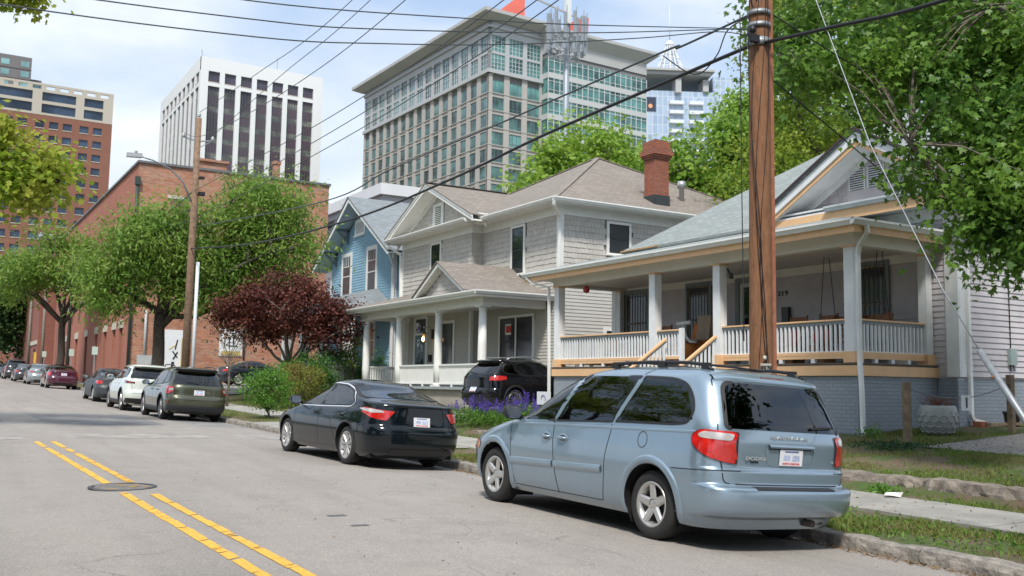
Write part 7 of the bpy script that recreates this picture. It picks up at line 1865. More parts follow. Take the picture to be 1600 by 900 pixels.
# background trees behind the houses
tree('background_tree', 'bright green tree rising behind the grey house left of the chimney', g9(34, 47.5), (34, 47.5, 7), [(34.3, 47.5, 12.7, 4.2, 3, 3.4, 95), (30.6, 47, 11.0, 2.0, 2, 1.7, 26), (37, 48, 9.8, 3, 3, 3, 40)], FRESH, 120, .30, 'clump', 1.15, .28, seed=11, tr=.03, group='trees behind the houses')
tree('background_tree', 'taller bright green tree behind the brick chimney and the big pole', g9(38, 40), (38, 40, 8), [(38.5, 39.5, 11.6, 4.4, 3, 3.6, 100), (34.8, 41, 10.0, 3, 3, 3.0, 55), (43, 38, 13.5, 3, 3, 4.2, 60), (40.6, 40.2, 15.2, 1.7, 2, 2.4, 28)], leaf_mat('mid_leaf', (.25, .41, .055), (.13, .26, .04), (.30, .45, .07), .5), 120, .30, 'clump', 1.2, .3, seed=12, tr=.03, group='trees behind the houses')
tree('background_tree', 'tall yellow-green tree behind the peach-trimmed roof', g9(31, 26), (31, 26, 7), [(31, 26, 12.6, 4.2, 3.4, 4.6, 140), (34, 23.5, 15.0, 4.5, 3.5, 4.5, 95), (28.0, 27.0, 8.2, 1.8, 2, 2.0, 28), (36.5, 21, 11, 3.5, 3, 4, 45)], leaf_mat('yellow_green_leaf', (.27, .38, .045), (.15, .24, .03), (.30, .38, .05), .5), 150, .17, 'clump', .95, .3, seed=13, tr=.03, group='trees behind the houses')
# foreground maple over the right-hand house, trunk outside the picture
rs = np.random.default_rng(21)
def mpix(pts):
    out = []
    for (x, y, dep, sp, n) in pts:
        v = _d*1515.4+_r2*(x-800)-_u2*(y-450); v = v*(dep/1515.4)
        out.append(np.array(v)[None, :]+rs.normal(size=(n, 3))*np.array([sp, sp, sp*.6]))
    return np.concatenate(out)
MC = mpix([(1250, 20, 15.5, .42, 8), (1225, 38, 15, .15, 3), (1255, 105, 14.5, .22, 6), (1290, 95, 15, .3, 6), (1320, 60, 15.5, .55, 12), (1345, 110, 15, .26, 7), (1385, 85, 15.5, .36, 12), (1440, 115, 14.5, .24, 10), (1490, 115, 15.5, .3, 12), (1450, 50, 16.0, .6, 16),
           (1372, 185, 14.5, .09, 3), (1428, 232, 14, .07, 2), (1440, 268, 14, .06, 2), (1495, 225, 14.2, .10, 3), (1530, 180, 14.5, .24, 11), (1550, 245, 13.8, .24, 12), (1530, 305, 13.8, .14, 6), (1560, 300, 13.6, .26, 13), (1560, 350, 13.4, .18, 7), (1590, 320, 13.2, .32, 12), (1525, 372, 13.5, .10, 4),
           (1590, 380, 13.2, .13, 4), (1592, 406, 13.1, .09, 4), (1545, 120, 15, .5, 20), (1590, 200, 14, .6, 26), (1580, 60, 15.5, .7, 24), (1520, 20, 16.5, .7, 20), (1650, 120, 14.5, .9, 34), (1680, 260, 13.5, .7, 26), (1520, 110, 17.2, .5, 16), (1590, 230, 16.5, .5, 16), (1610, 110, 17.5, .7, 22), (1420, 10, 17.5, .5, 12), (1420, -80, 16, 1, 20), (1560, -80, 16, 1.1, 24)])
tree('maple_tree', 'large-leaved green maple hanging over the right-hand house, trunk outside the picture', (19.6, 6.2, zg(19.6, 6.2)), (19.2, 6.6, 2.6), None, MAPLE, 78, .118, 'maple', .50, .32, seed=22, droop=.9, up=.55, flat=.75, nl=12, tr=.012, centres=MC, bark=BARKL)
# burgundy maple
tree('japanese_maple', 'burgundy-leaved spreading maple in front of the blue house', (13.5, 41.3, zg(13.5, 41.3)), (13.6, 41.2, .7), [(13.4, 41.3, 3.1, 2.9, 2.2, 1.05, 84), (12.4, 42, 2.5, 1.7, 1.7, .9, 30), (15.4, 40.6, 2.5, 1.6, 1.6, .85, 32), (13.4, 41.2, 4.2, 1.6, 1.1, .55, 18)], REDL, 125, .13, 'clump', .62, .13, seed=14, droop=.5, bark=BARKL, nl=9, tr=.012)
# shrubs and hedges
def shrub(name, label, base, blobs, m, nper, ls, seed, kind='oval', crad=.22, cat='bush', group=None, up=.4, nl=7, droop=0, r0=.035):
    b = base; return tree(name, label, b, (b[0], b[1], b[2]+.25), blobs, m, nper, ls, kind, crad, r0, cat, group, seed=seed, up=up, nl=nl, tr=.008, droop=droop)
shrub('bush', 'round bright green bush on the verge behind the olive wagon', (9.35, 30.2, zg(9.35, 30.2)), [(9.35, 30.2, -.25, .80, .85, .62, 60), (9.25, 30.2, .12, .5, .5, .35, 22)], BUSH, 75, .085, 31, crad=.30)
shrub('hedge', 'reddish-green variegated hedge left of the white columned porch', (12.4, 36.2, zg(12.4, 36)), [(12.3, 36.4, -.1, 1.15, .9, .85, 95)], VARI, 75, .085, 32, crad=.30, cat='hedge')
shrub('hedge', 'dark green clipped shrub mass beside the white columned porch', (14.3, 39.6, zg(14.3, 39.6)), [(14.0, 39.8, .3, 1.2, 1.2, 1.15, 85), (16.0, 41.2, .55, 1.6, .9, 1.35, 95), (17.5, 41.4, .4, .8, .6, 1.25, 35)], HEDGE, 75, .10, 33, crad=.36, cat='hedge')
shrub('sapling', 'pale green sapling shooting up beside the porch column', (16.2, 40.3, .2), [(16.2, 40.3, 1.4, .2, .2, .75, 7), (16.35, 40.3, 2.0, .3, .2, .2, 4)], FRESH, 22, .22, 34, kind='narrow', crad=.35, cat='sapling', droop=.5)
shrub('hedge', 'low pale green shrub in front of the variegated hedge', (12.5, 38.5, zg(12.5, 38.5)), [(12.9, 38.2, .25, .8, .6, .55, 28)], BUSH, 60, .10, 36, crad=.3, cat='hedge')
# bare little street tree
rs = np.random.default_rng(5)
bt = thing('young_tree', 'thin nearly bare young tree between the bush and the burgundy maple', 'tree', (10.3, 38.6, zg(10.3, 38.6)))
m = MB(); b = Vector((10.3, 38.6, zg(10.3, 38.6))); m.tube([b, b+Vector((.05, 0, 1.1)), b+Vector((-.05, 0, 1.9))], [.06, .05, .035], 8)
for i in range(16):
    a = rs.uniform(0, 6.28); s = b+Vector((0, 0, rs.uniform(1.2, 2.0))); e = s+Vector((math.cos(a)*rs.uniform(.5, 1.1), math.sin(a)*.7, rs.uniform(.5, 1.3))); mdp = s.lerp(e, .5)+Vector((0, 0, .15))
    m.tube([s, mdp, e], [.018, .012, .005], 5, False)
    for k in range(3): q = mdp.lerp(e, rs.uniform(0, 1)); m.tube([q, q+Vector(rs.normal(size=3))*.22+Vector((0, 0, .15))], [.006, .003], 4, False)
m.build('trunk', BARKL, bt, fix=False)
V, K = leaves(np.array(b)+np.array([0, 0, 2.3])+rs.normal(size=(160, 3))*np.array([.5, .5, .4]), .09, 'narrow', rs=rs); npmesh('foliage', V, K, LIME, bt)
# purple salvias by the drive
SAL = leaf_mat('salvia_leaf', (.12, .25, .03), (.07, .17, .02), None, .35); PUR = leaf_mat('salvia_flower', (.10, .045, .42), (.16, .08, .55), None, .3)
def salvia(seed):
    rs = np.random.default_rng(seed); T = thing('salvia_plant', '', 'flowers', (0, 0, 0), 'purple salvias in the bed beside the drive')
    P = rs.normal(size=(520, 3))*np.array([.22, .22, .13])+np.array([0, 0, .30]); V, K = leaves(P, .095, 'oval', .5, 0, rs); npmesh('foliage', V, K, SAL, T)
    L = []; m = MB()
    for i in range(11):
        x, y = rs.normal()*.2, rs.normal()*.2; h = rs.uniform(.62, .95); dx, dy = rs.normal()*.06, rs.normal()*.06
        m.tube([(x*.6, y*.6, .1), (x, y, .4), (x+dx, y+dy, h)], .004, 4, False)
        for k in range(34): t = rs.uniform(.55, 1); L.append((x+dx*t+rs.normal()*.012, y+dy*t+rs.normal()*.012, .28+(h-.28)*t))
    m.build('flower_stems', mat('stem_green', (.06, .10, .03), .7, .1), T, fix=False)
    V, K = leaves(np.array(L), .045, 'oval', .2, 0, rs); npmesh('flower_spikes', V, K, PUR, T)
    return T
S0 = [salvia(100), salvia(101), salvia(102)]; used = set()
spots = [(12.15, 23.2), (12.15, 22.5), (12.2, 21.8), (12.15, 21.1), (12.2, 20.4), (12.2, 19.7), (12.7, 22.9), (12.75, 22.1), (12.7, 21.3), (12.75, 20.6), (12.8, 19.9), (13.3, 22.4), (13.3, 21.6), (13.3, 20.9), (12.2, 18.9), (12.9, 19.1)]
nm = ['first', 'second', 'third', 'fourth', 'fifth', 'sixth', 'seventh']
for i, (x, y) in enumerate(spots):
    k = i % 3; o = S0[k] if k not in used else copy_tree(S0[k]); used.add(k)
    o.location = (x, y, zg(x, y)); o.rotation_euler = (0, 0, i*1.3); s = .70+.07*((i*7) % 4); o.scale = (s, s, s)
    row = 'front' if x < 12.5 else 'back' if x > 13 else 'middle'
    o['label'] = 'leafy salvia with purple flower spikes in the bed beside the drive'
# grass blades
def blades(name, label_kind, n, xr, yr, dens, h, m, seed, excl=None, zoff=0):
    rs = np.random.default_rng(seed); x = rs.uniform(*xr, n); y = rs.uniform(*yr, n)
    f = np.sin(x*2.1+np.sin(y*1.7)*1.3)*np.sin(y*1.3+x*.8)+.55*np.sin(x*5.3+1)*np.sin(y*4.7)+rs.normal(size=n)*.35
    k = f > dens
    if excl is not None: k &= ~excl(x, y)
    x, y, f = x[k], y[k], f[k]; n = len(x); z = np.array([zg(a, b) for a, b in zip(x, y)])+zoff
    a = rs.uniform(0, 6.283, n); hh = h*rs.uniform(.4, 1.3, n)*(0.75+.25*np.clip(f, 0, 2)); w = rs.uniform(.004, .008, n); ln = rs.normal(size=(n, 2))*.45
    b = np.stack([x, y, z], 1); d = np.stack([np.cos(a)*w, np.sin(a)*w, 0*a], 1); tip = b+np.stack([ln[:, 0]*hh, ln[:, 1]*hh, hh], 1); mid = b+np.stack([ln[:, 0]*hh*.3, ln[:, 1]*hh*.3, hh*.6], 1)
    V = np.stack([b-d, b+d, mid+d*.7, tip, mid-d*.7], 1).reshape(-1, 3)
    o = npmesh(name, V, 5, m); tag(o, kind='stuff'); return o
GR = leaf_mat('grass_blade', (.15, .26, .035), (.23, .32, .07), (.26, .25, .09), .35, .6)
GR2 = leaf_mat('grass_blade_dry', (.22, .20, .09), (.13, .17, .045), None, .3, .7)
blades('grass', '', 52000, (8.27, 9.7), (2.0, 16.5), -.12, .06, GR, 41, lambda x, y: False*(x > 0))
blades('grass', '', 16000, (11.06, 11.76), (3.0, 17), .15, .06, GR, 42)
blades('grass', '', 90000, (12.03, 18.5), (4.0, 17), -.15, .05, GR, 43, lambda x, y: ((x > 14.9) & (y > 8.5) & (y < 11)) | ((x > 15.8) & (y > 13)))
blades('grass', '', 40000, (8.3, 16), (17, 46), -.1, .08, GR, 44, lambda x, y: ((x > 9.6) & (x < 11.1)) | ((y > 24.8) & (y < 28.1)) | ((x > 15.7)) | ((y > 17.5) & (y < 19) & (x < 9.7)))
blades('grass', '', 9000, (12.03, 17), (5.0, 15), .1, .05, GR2, 45, lambda x, y: ((x > 14.9) & (y > 8.5) & (y < 11)) | ((x > 15.8) & (y > 13)))
# weeds and leaf litter
def scatter(name, n, xr, yr, zf, size, m, seed, kind='oval', up=1.6, sd=None):
    rs = np.random.default_rng(seed); x = rs.uniform(*xr, n) if sd is None else xr[0]+np.abs(rs.normal(size=n))*sd*(1 if xr[1] > xr[0] else -1); y = rs.uniform(*yr, n)
    P = np.stack([x, y, np.array([zf(a, b) for a, b in zip(x, y)])+.008], 1); V, K = leaves(P, size, kind, up, 0, rs); return tag(npmesh(name, V, K, m), kind='stuff')
LIT = leaf_mat('dry_litter', (.20, .12, .06), (.30, .21, .12), (.11, .07, .04), .1, .9)
scatter('leaf_litter', 2600, (8.05, 7.9), (2.5, 15), lambda x, y: zroad(x, y), .045, LIT, 51, sd=.09)
scatter('leaf_litter', 260, (3.0, 8.0), (3, 15), lambda x, y: zroad(x, y), .028, LIT, 52)
scatter('leaf_litter', 1300, (8.3, 11.8), (3, 14), lambda x, y: zg(x, y)+.03*(9.7 < x < 11.05), .04, LIT, 53)
scatter('leaf_litter', 2500, (12.1, 17), (5, 14), zg, .045, LIT, 54)
scatter('weeds', 1500, (8.3, 9.6), (4, 12), lambda x, y: zg(x, y)+.02, .06, BUSH, 55, up=.5)
rs = np.random.default_rng(77)
def weed_patch(x, y, r, n, label, m, s=.07, h=.08):
    P = rs.normal(size=(n, 3))*np.array([r*.5, r*.5, h*.5])+np.array([x, y, zg(x, y)+h]); V, K = leaves(P, s, 'oval', .6, 0, rs); o = npmesh('weed', V, K, m); tag(o, label, 'plant'); return o
weed_patch(14.35, 11.0, .65, 900, 'dark green creeping juniper patch on the sloping lawn right of the minivan', leaf_mat('juniper', (.03, .085, .03), (.02, .06, .025), None, .2), .06, .07)
weed_patch(15.75, 12.6, .22, 130, 'broad-leaved weed at the foot of the porch downspout', BUSH, .09, .12)
weed_patch(11.35, 8.9, .22, 160, 'leafy weed between the sidewalk and the stone wall', BUSH, .08, .05)
# reflections: the other side of the street, never seen directly
for i, (x, y, s, mm) in enumerate(((10.5, -4.5, 1.5, OAKD), (-9, 2, 1.0, OAK), (-8.5, 14, .9, OAKD), (-14, 8, 1.3, OAKD), (-12, 44, 1.2, OAK), (-10, -10, 1.1, OAKD), (4, -22, 1.2, OAK), (14, -16, 1.2, OAKD))):
    tree('tree', ('dark elm behind the viewer on the right', 'leafy oak', 'dark elm', 'tall dark oak', 'broad oak', 'dark roadside tree', 'oak behind the viewer', 'dark elm behind the viewer')[i]+', seen only in reflections', (x, y, zleft(min(x, -4), y)), (x, y, 2.2), [(x, y, 5.6*s, 4.2*s, 4.2*s, 3.2*s, 46), (x+1, y+1, 4.0*s, 3.4*s, 3.4*s, 1.8*s, 24)], mm, 34, .8, 'clump', 1.9, .3, seed=60+i, tr=.03)
def far_house(x, y, w, d, h, m, label):
    H = thing('house', label, 'house', (x, y, -1.5)); mb = MB(); mb.box(x-d/2, x+d/2, y-w/2, y+w/2, -1.8, h); mb.build('walls', m, H)
    mb = MB(); mb.prism([(x-d/2-.4, y-w/2-.4, h), (x+d/2+.4, y-w/2-.4, h), (x, y-w/2-.4, h+2.6)], (0, w+.8, 0)); mb.build('roof', MATS['slate_grey_shingle'], H)
    for k in range(3):
        mb = MB(); mb.box(x+d/2, x+d/2+.05, y-w/2+1+k*w/3, y-w/2+2+k*w/3, 0, 1.6); mb.build('window', PANE, H)
far_house(-20, 20, 11, 8, 4.0, mat('pale_red_siding', (.26, .24, .22), .8, .1), 'grey house across the street, seen only in reflections')
far_house(-20, -2, 10, 8, 3.6, mat('beige_siding', (.42, .38, .30), .8, .1), 'beige house across the street, seen only in reflections')
# ================================================================== POLES, WIRES, STREET FURNITURE
def pole_mat(name, c, c2):
    t = NT(name); t.b.inputs['Roughness'].default_value = .85
    mp = t.n.new('ShaderNodeMapping'); mp.inputs['Scale'].default_value = (6, 6, 1.3); t.l.new(t.objco(), mp.inputs['Vector'])
    f = t.noise(3.0, 7, .7, mp.outputs[0]); g = t.noise(1.0, 4, .6); vo = t.n.new('ShaderNodeTexVoronoi'); vo.inputs['Scale'].default_value = 9; t.l.new(t.objco(), vo.inputs['Vector'])
    cc = t.mix(t.ramp(f, .35, .68), c2, c); cc = t.mix(t.math('MULTIPLY', t.ramp(g, .5, .7), .45), cc, tuple(x*.5 for x in c))
    cc = t.mix(t.math('MULTIPLY', t.ramp(vo.outputs['Distance'], .05, .12, (1, 1, 1), (0, 0, 0)), .8), cc, (.03, .015, .01)); t.col(cc); t.bump(f, .7, .02); return t.m
WOOD = pole_mat('creosoted_pole', (.30, .145, .07), (.17, .078, .038)); WOOD2 = mat('weathered_pole', (.22, .14, .09), .9, .3, 6, bump=.5)
CBL = mat('black_cable', (.012, .012, .014), .5, 0); WIRE = mat('grey_wire', (.06, .075, .08), .5, 0); GAL = mat('galvanised_steel', (.30, .32, .34), .5, .2, 14, metal=.5)
P = thing('utility_pole', 'big reddish-brown wooden utility pole rising behind the minivan', 'pole', (9.15, 8.98, zg(9.15, 8.98)))
m = MB(); m.tube([(9.13, 8.98, -1.6), (9.15, 8.98, 0), (9.17, 8.98, 3), (9.19, 8.98, 6), (9.22, 8.98, 11.6)], [.152, .148, .14, .13, .11], 24); m.build('pole_shaft', WOOD, P)
m = MB(); m.box(9.27, 9.33, 8.88, 8.98, -1.4, 7); m.build('cable_moulding', mat('moulding_wood', (.33, .13, .075), .8, .2, 12), P)
m = MB()
for k, (x0, ph) in enumerate(((9.0, 0), (9.05, 1), (9.14, 2), (9.2, 3))):
    pts = []
    for i in range(15):
        z = -.6+i*.42; a = 3.6+.5*math.sin(z*1.1+ph)+ph*.28; pts.append((9.15+.165*math.cos(a), 8.98+.165*math.sin(a), z))
    m.tube(pts, .0045, 5)
m.build('drop_cable', CBL, P, fix=False)
m = MB(); m.tube([(8.72, 8.86, 4.85), (8.72, 8.86, 3.0), (8.74, 8.86, .6)], .007, 5); m.build('ground_wire', CBL, P, fix=False)
for z, w in ((4.55, .05), (4.95, .03), (4.78, .03)):
    m = MB(); m.lathe([(.15, -w), (.155, -w), (.155, w), (.15, w)], (9.175, 8.98, z), 20); m.build('pole_band', GAL, P)
m = MB(); m.lathe([(.0, .0), (.035, .02), (.045, .06), (.03, .1), (.0, .12)], (8.98, 8.90, 4.62), 10); m.box(8.9, 9.05, 8.84, 8.9, 4.5, 4.6); m.tube([(8.93, 8.85, 4.95), (8.86, 8.82, 5.1), (8.95, 8.84, 5.25), (9.02, 8.86, 5.05)], .01, 5); m.tube([(8.9, 8.86, 4.7), (8.8, 8.86, 4.5), (8.88, 8.86, 4.42), (8.98, 8.86, 4.6)], .008, 5); m.build('cable_clamp', CBL, P)
m = MB(); m.tube([(9.2, 8.8, 4.52), (9.4, 8.75, 4.60)], .016, 6); m.build('yellow_sleeve', mat('yellow_plastic', (.7, .45, .03), .5, 0), P)
m = MB(); m.box(8.98, 9.16, 8.815, 8.822, .20, .33); t_ = m.build('pole_tag', mat('aluminium_tag', (.5, .48, .40), .5, .2, 40), P)
lettering('tag_number', '9978', .10, (9.07, 8.812, .262), (1, 0, 0), (0, 0, 1), MATS['black_sign_paint'], t_, bold=.002)
m = MB(); m.lathe([(0, 0), (.03, 0), (.03, .01), (0, .01)], (9.05, 8.81, .40), 10, 'y'); m.box(9.16, 9.22, 8.82, 8.825, .14, .2); m.build('pole_button', mat('pale_button', (.5, .5, .45), .5, .1), P)

P2 = thing('utility_pole', 'second wooden utility pole with street lamp arm beside the willow oak', 'pole', (9.2, 41, zg(9.2, 41)))
m = MB(); m.tube([(9.15, 40.9, -1.1), (9.2, 41, 5), (9.25, 41, 11.0)], [.17, .15, .11], 14); m.build('pole_shaft', WOOD2, P2)
m = MB(); m.tube([(9.42, 40.8, -1), (9.45, 40.85, 4.9)], .075, 8); m.build('conduit_pipe', mat('white_conduit', (.62, .66, .68), .4, .05), P2)
for (x, y, z) in ((8.65, 41, 10.2), (9.85, 41, 10.2), (9.25, 41, 11.15)):
    m = MB(); m.lathe([(.03, 0), (.09, .03), (.05, .07), (.09, .1), (.05, .15), (.03, .2)], (x, y, z-.1), 10); m.build('insulator', mat('porcelain', (.5, .52, .5), .3, .1), P2)
m = MB(); m.bar((9.25, 41, 10.0), (8.65, 41, 10.12), .05, .05); m.bar((9.25, 41, 10.0), (9.85, 41, 10.12), .05, .05); m.bar((9.25, 41, 9.7), (9.75, 41, 10.05), .03, .03); m.build('bracket', GAL, P2)
m = MB(); m.box(9.35, 9.6, 40.8, 41, 7.7, 7.85); m.box(9.35, 9.55, 40.8, 41, 8.4, 8.5); m.build('transformer_bracket', CBL, P2)
m = MB(); m.tube([(9.15, 41, 7.3), (8.7, 40.9, 8.2), (8.1, 40.7, 8.65), (7.4, 40.5, 8.85), (6.9, 40.3, 8.9)], [.04, .035, .03, .03, .03], 8); la = m.build('lamp_arm', GAL, P2)
m = MB(); m.prism([(6.95, 40.2, 8.86), (6.95, 40.45, 8.86), (6.35, 40.3, 8.80), (6.35, 40.1, 8.80)], (0, 0, .16)); m.lathe([(.05, .18), (.07, .22), (.05, .28)], (6.7, 40.25, 8.84), 8); m.build('lamp_head', mat('lamp_grey', (.42, .44, .45), .5, .1), la)
def plain_pole(x, y, z1, label, r=.15, arm=True):
    p = thing('utility_pole', label, 'pole', (x, y, zg(x, y))); m = MB(); m.tube([(x, y, zg(x, y)-.3), (x, y, z1)], [r, r*.75], 10); m.build('pole_shaft', mat('grey_green_pole', (.20, .20, .16), .9, .2, 4), p)
    if arm:
        for s in (-1, 1):
            m = MB(); m.tube([(x, y, z1-2.4), (x+s*.7, y, z1-1.9), (x+s*1.3, y, z1-1.8)], .04, 6); m.box(x+s*1.2, x+s*1.8, y-.12, y+.12, z1-1.9, z1-1.72); m.build('lamp_arm', MATS['lamp_grey'], p)
    return p
plain_pole(9.2, 79.5, 9.6, 'weathered grey pole with twin lamps before the brick warehouse wall'); plain_pole(9.2, 98, 9.6, 'plain weathered pole standing among the far parked cars', arm=False); plain_pole(9.3, 113, 9.8, 'farthest weathered pole near the dark tree', arm=False)
MP = thing('cell_mast', 'tall galvanised antenna mast standing in front of the green glass office wing', 'mast', (59.8, 88, 0))
m = MB(); m.tube([(59.8, 88, 0), (59.8, 88, 25), (59.8, 88, 46)], [.50, .38, .30], 16); m.build('mast_shaft', mat('mast_steel', (.27, .30, .33), .5, .1, 1, metal=.3), MP)
m = MB(); m.box(59.45, 60.1, 87.5, 88, 40.8, 46); m.build('white_shroud', mat('shroud_white', (.66, .68, .66), .5, .02), MP)
for k in range(12):
    a = 2*math.pi*k/12; c = Vector((59.8+2.3*math.cos(a), 88+1.6*math.sin(a), 0)); m = MB(); m.box(c.x-.13, c.x+.13, c.y-.1, c.y+.1, 38.6+.3*(k % 2), 41.6+.3*(k % 2)); m.tube([c+Vector((.25, 0, 37.6)), c+Vector((.25, 0, 42.4))], .05, 5); m.bar(c+Vector((0, 0, 39.4)), (59.8, 88, 39.0), .07, .07); m.bar(c+Vector((0, 0, 37.9)), (59.8, 88, 36.6), .06, .06); m.box(c.x-.25, c.x+.1, c.y, c.y+.25, 37.4, 38.3); m.build('antenna_panel', mat('antenna_grey', (.27, .30, .33), .5, .1), MP)
m = MB(); m.tube([(59.8+2.2*math.cos(2*math.pi*k/18), 88+1.5*math.sin(2*math.pi*k/18), 38.2) for k in range(19)], .07, 5); m.tube([(59.8+1.6*math.cos(2*math.pi*k/18), 88+1.1*math.sin(2*math.pi*k/18), 36.8) for k in range(19)], .07, 5); m.build('mount_ring', GAL, MP)
# wires
WN = 0
def wire(label, pts, r, m=WIRE, cat='cable', sag=0.0, name='overhead_wire', group='overhead wires', n=24):
    P_ = [Vector(p) for p in pts]
    if len(P_) == 2:
        L = [P_[0].lerp(P_[1], i/n)-Vector((0, 0, sag*4*(i/n)*(1-i/n))) for i in range(n+1)]
    else:
        L = []
        for i in range(len(P_)-1):
            a, b, c, d = P_[max(i-1, 0)], P_[i], P_[i+1], P_[min(i+2, len(P_)-1)]
            for k in range(8):
                t = k/8; L.append(.5*((2*b)+(c-a)*t+(2*a-5*b+4*c-d)*t*t+(3*b-a-3*c+d)*t**3))
        L.append(P_[-1])
    mb = MB(); mb.tube(L, r, 6); o = mb.build(name, m, fix=False); return tag(o, label, cat, group)
wire('topmost of the three thin wires crossing the sky to the big pole', [(-3.5, 9, 3.6), (0, 9, 3.52), (2.51, 9, 3.64), (4.97, 9, 3.99), (6.25, 9, 4.2), (8.67, 9, 4.66), (9.05, 8.98, 4.72)], .0065)
wire('middle of the three thin wires crossing the sky to the big pole', [(-3.5, 9, 3.25), (0, 9, 3.28), (2.52, 9, 3.46), (3.84, 9, 3.64), (6.34, 9, 4.12), (8.67, 9, 4.65), (9.05, 8.98, 4.7)], .0065)
wire('lowest of the three thin wires crossing the sky to the big pole', [(-3.5, 9, 3.1), (0, 9, 3.12), (2.52, 9, 3.29), (3.85, 9, 3.49), (5.38, 9, 3.79), (7.19, 9, 4.23), (8.45, 9, 4.57), (9.05, 8.98, 4.62)], .0065)
wire('left one of the three primary wires running up from the second pole', [(9.25, 41, 11.25), (9.2, 32.62, 10.6), (9.2, 23.78, 10.23), (9.2, 9, 11.4)], .011)
wire('middle one of the three primary wires running up from the second pole', [(9.85, 41, 10.32), (9.5, 30.7, 10.1), (9.5, 23.48, 10.1), (9.5, 9, 11.0)], .011)
wire('right one of the three primary wires running up from the second pole', [(8.65, 41, 10.3), (8.7, 37.47, 9.43), (8.7, 28.01, 8.65), (8.7, 19.24, 8.56), (8.8, 9, 9.6)], .011)
wire('wire rising across the left part of the grey stone tower', [(9.25, 79, 9.3), (9.2, 41, 7.9), (9.2, 29.43, 7.45), (9.2, 22.46, 7.32), (9.2, 15.72, 7.47), (9.2, 9, 8.2)], .011)
wire('wire rising steeply across the middle of the grey stone tower', [(9.25, 79, 8.6), (9.2, 41, 7.2), (9.2, 26.55, 6.9), (9.2, 18.35, 6.95), (9.2, 14.6, 7.05), (9.2, 9, 7.7)], .011)
wire('lower wire rising across the corner of the grey stone tower', [(9.25, 79, 8.0), (9.2, 41, 6.7), (9.2, 25.16, 6.5), (9.2, 18.33, 6.6), (9.2, 13.96, 6.8), (9.2, 9, 7.3)], .011)
wire('thick black telephone cable sweeping down from the big pole to the second pole', [(9.15, 9.05, 4.56), (9.15, 10.84, 4.52), (9.15, 14.25, 4.43), (9.15, 17.82, 4.26), (9.15, 23.15, 4.19), (9.15, 31.59, 4.57), (9.15, 40.9, 5.45)], .026, CBL)
wire('thick black telephone cable running from the big pole up out of the top edge', [(9.15, 8.98, 4.54), (9.1, 7.71, 4.36), (9.1, 6.19, 4.18), (9.1, 3.0, 4.1), (9.1, -4, 4.3)], .024, CBL)
wire('grey messenger cable above the thick black cable, sagging toward the second pole', [(9.15, 9.0, 4.99), (9.15, 10.53, 4.96), (9.15, 10.91, 5.0), (9.15, 15.26, 5.0), (9.15, 20.81, 5.05), (9.15, 25.57, 5.0), (9.2, 40.9, 6.35)], .016)
wire('short black loop of cable hanging beside the big pole', [(9.12, 8.98, 4.95), (9.13, 9.5, 4.9), (9.14, 9.75, 4.6), (9.15, 10.2, 4.46), (9.15, 10.9, 4.94)], .009, CBL)
wire('black service cable from the big pole to the corner of the lilac house', [(9.2, 8.98, 4.2), (11.5, 9.7, 3.85), (14.5, 10.8, 3.55), (18.6, 12.45, 3.45)], .010, CBL)
wire('second service cable from the big pole passing behind the maple leaves', [(9.2, 8.9, 5.0), (13, 9.6, 4.65), (20, 11.2, 4.6)], .010, CBL)
wire('pale cable coming from the far pole along the brick warehouse', [(9.3, 79, 7.8), (9.25, 60, 7.4), (9.2, 41, 7.9)], .02)
GW = thing('guy_wire', 'steel guy wire with galvanised tube guard slanting down at the right', 'guy wire', (8.9, 5.0, zg(8.9, 5)))
gp = [(9.15, 8.92, 7.6), (9.12, 8.35, 6.0), (9.1, 7.95, 4.78), (9.1, 7.2, 2.81), (9.1, 6.34, 1.09), (9.1, 5.94, .43)]
m = MB(); m.tube(gp, .0065, 6); m.build('steel_wire', GAL, GW, fix=False)
m = MB(); m.tube([(9.1, 5.94, .43), (9.1, 5.5, -.24), (9.1, 5.0, -1.0), (9.1, 4.7, -1.48)], .034, 14); m.build('tube_guard', GAL, GW)
m = MB(); m.lathe([(.0, 0), (.014, 0), (.014, .012), (0, .012)], (9.06, 5.78, .16), 8, 'y'); m.build('rusty_bolt', mat('rusty_bolt', (.30, .12, .05), .8, .2), GW)

# timber posts with chain and number sign
TIM = mat('mossy_timber', (.235, .175, .115), .95, .35, 7, bump=.8, bscale=30); 
def timber(x, y, label):
    T = thing('timber_post', label, 'post', (x, y, zg(x, y))); m = MB(); m.box(x-.055, x+.055, y-.055, y+.055, zg(x, y)-.1, zg(x, y)+1.12); m.build('post', TIM, T); return T
timber(14.98, 11.2, 'weathered square timber post just left of the hexagon-patterned planter'); timber(17.95, 11.1, 'mossy square timber post behind the slanting guy tube')
CH = thing('chain', 'thin sagging chain strung between the two timber posts', 'chain', (16.4, 11.15, -.1)); m = MB()
L = [Vector((15.03+2.87*i/40, 11.2-.1*i/40, .06+.12*i/40-.22*4*(i/40)*(1-i/40))) for i in range(41)]
for a, b in zip(L[:-1], L[1:]): m.tube([a, a.lerp(b, .5)+Vector((0, 0, .006)), b], [.007, .011, .007], 5)
m.build('links', mat('chain_steel', (.16, .16, .17), .5, .2, 60, metal=.5), CH, fix=False)
SG = thing('number_sign', 'small white sign with a black number 1 hanging from the chain', 'sign', (16.75, 11.12, -.3)); m = MB(); m.box(16.41, 16.70, 11.10, 11.106, -.33, -.05); p_ = m.build('plate', mat('sign_white', (.72, .74, .75), .5, .03), SG)
lettering('numeral', '1', .26, (16.56, 11.092, -.19), (1, 0, 0), (0, 0, 1), MATS['black_sign_paint'], SG, bold=.008)
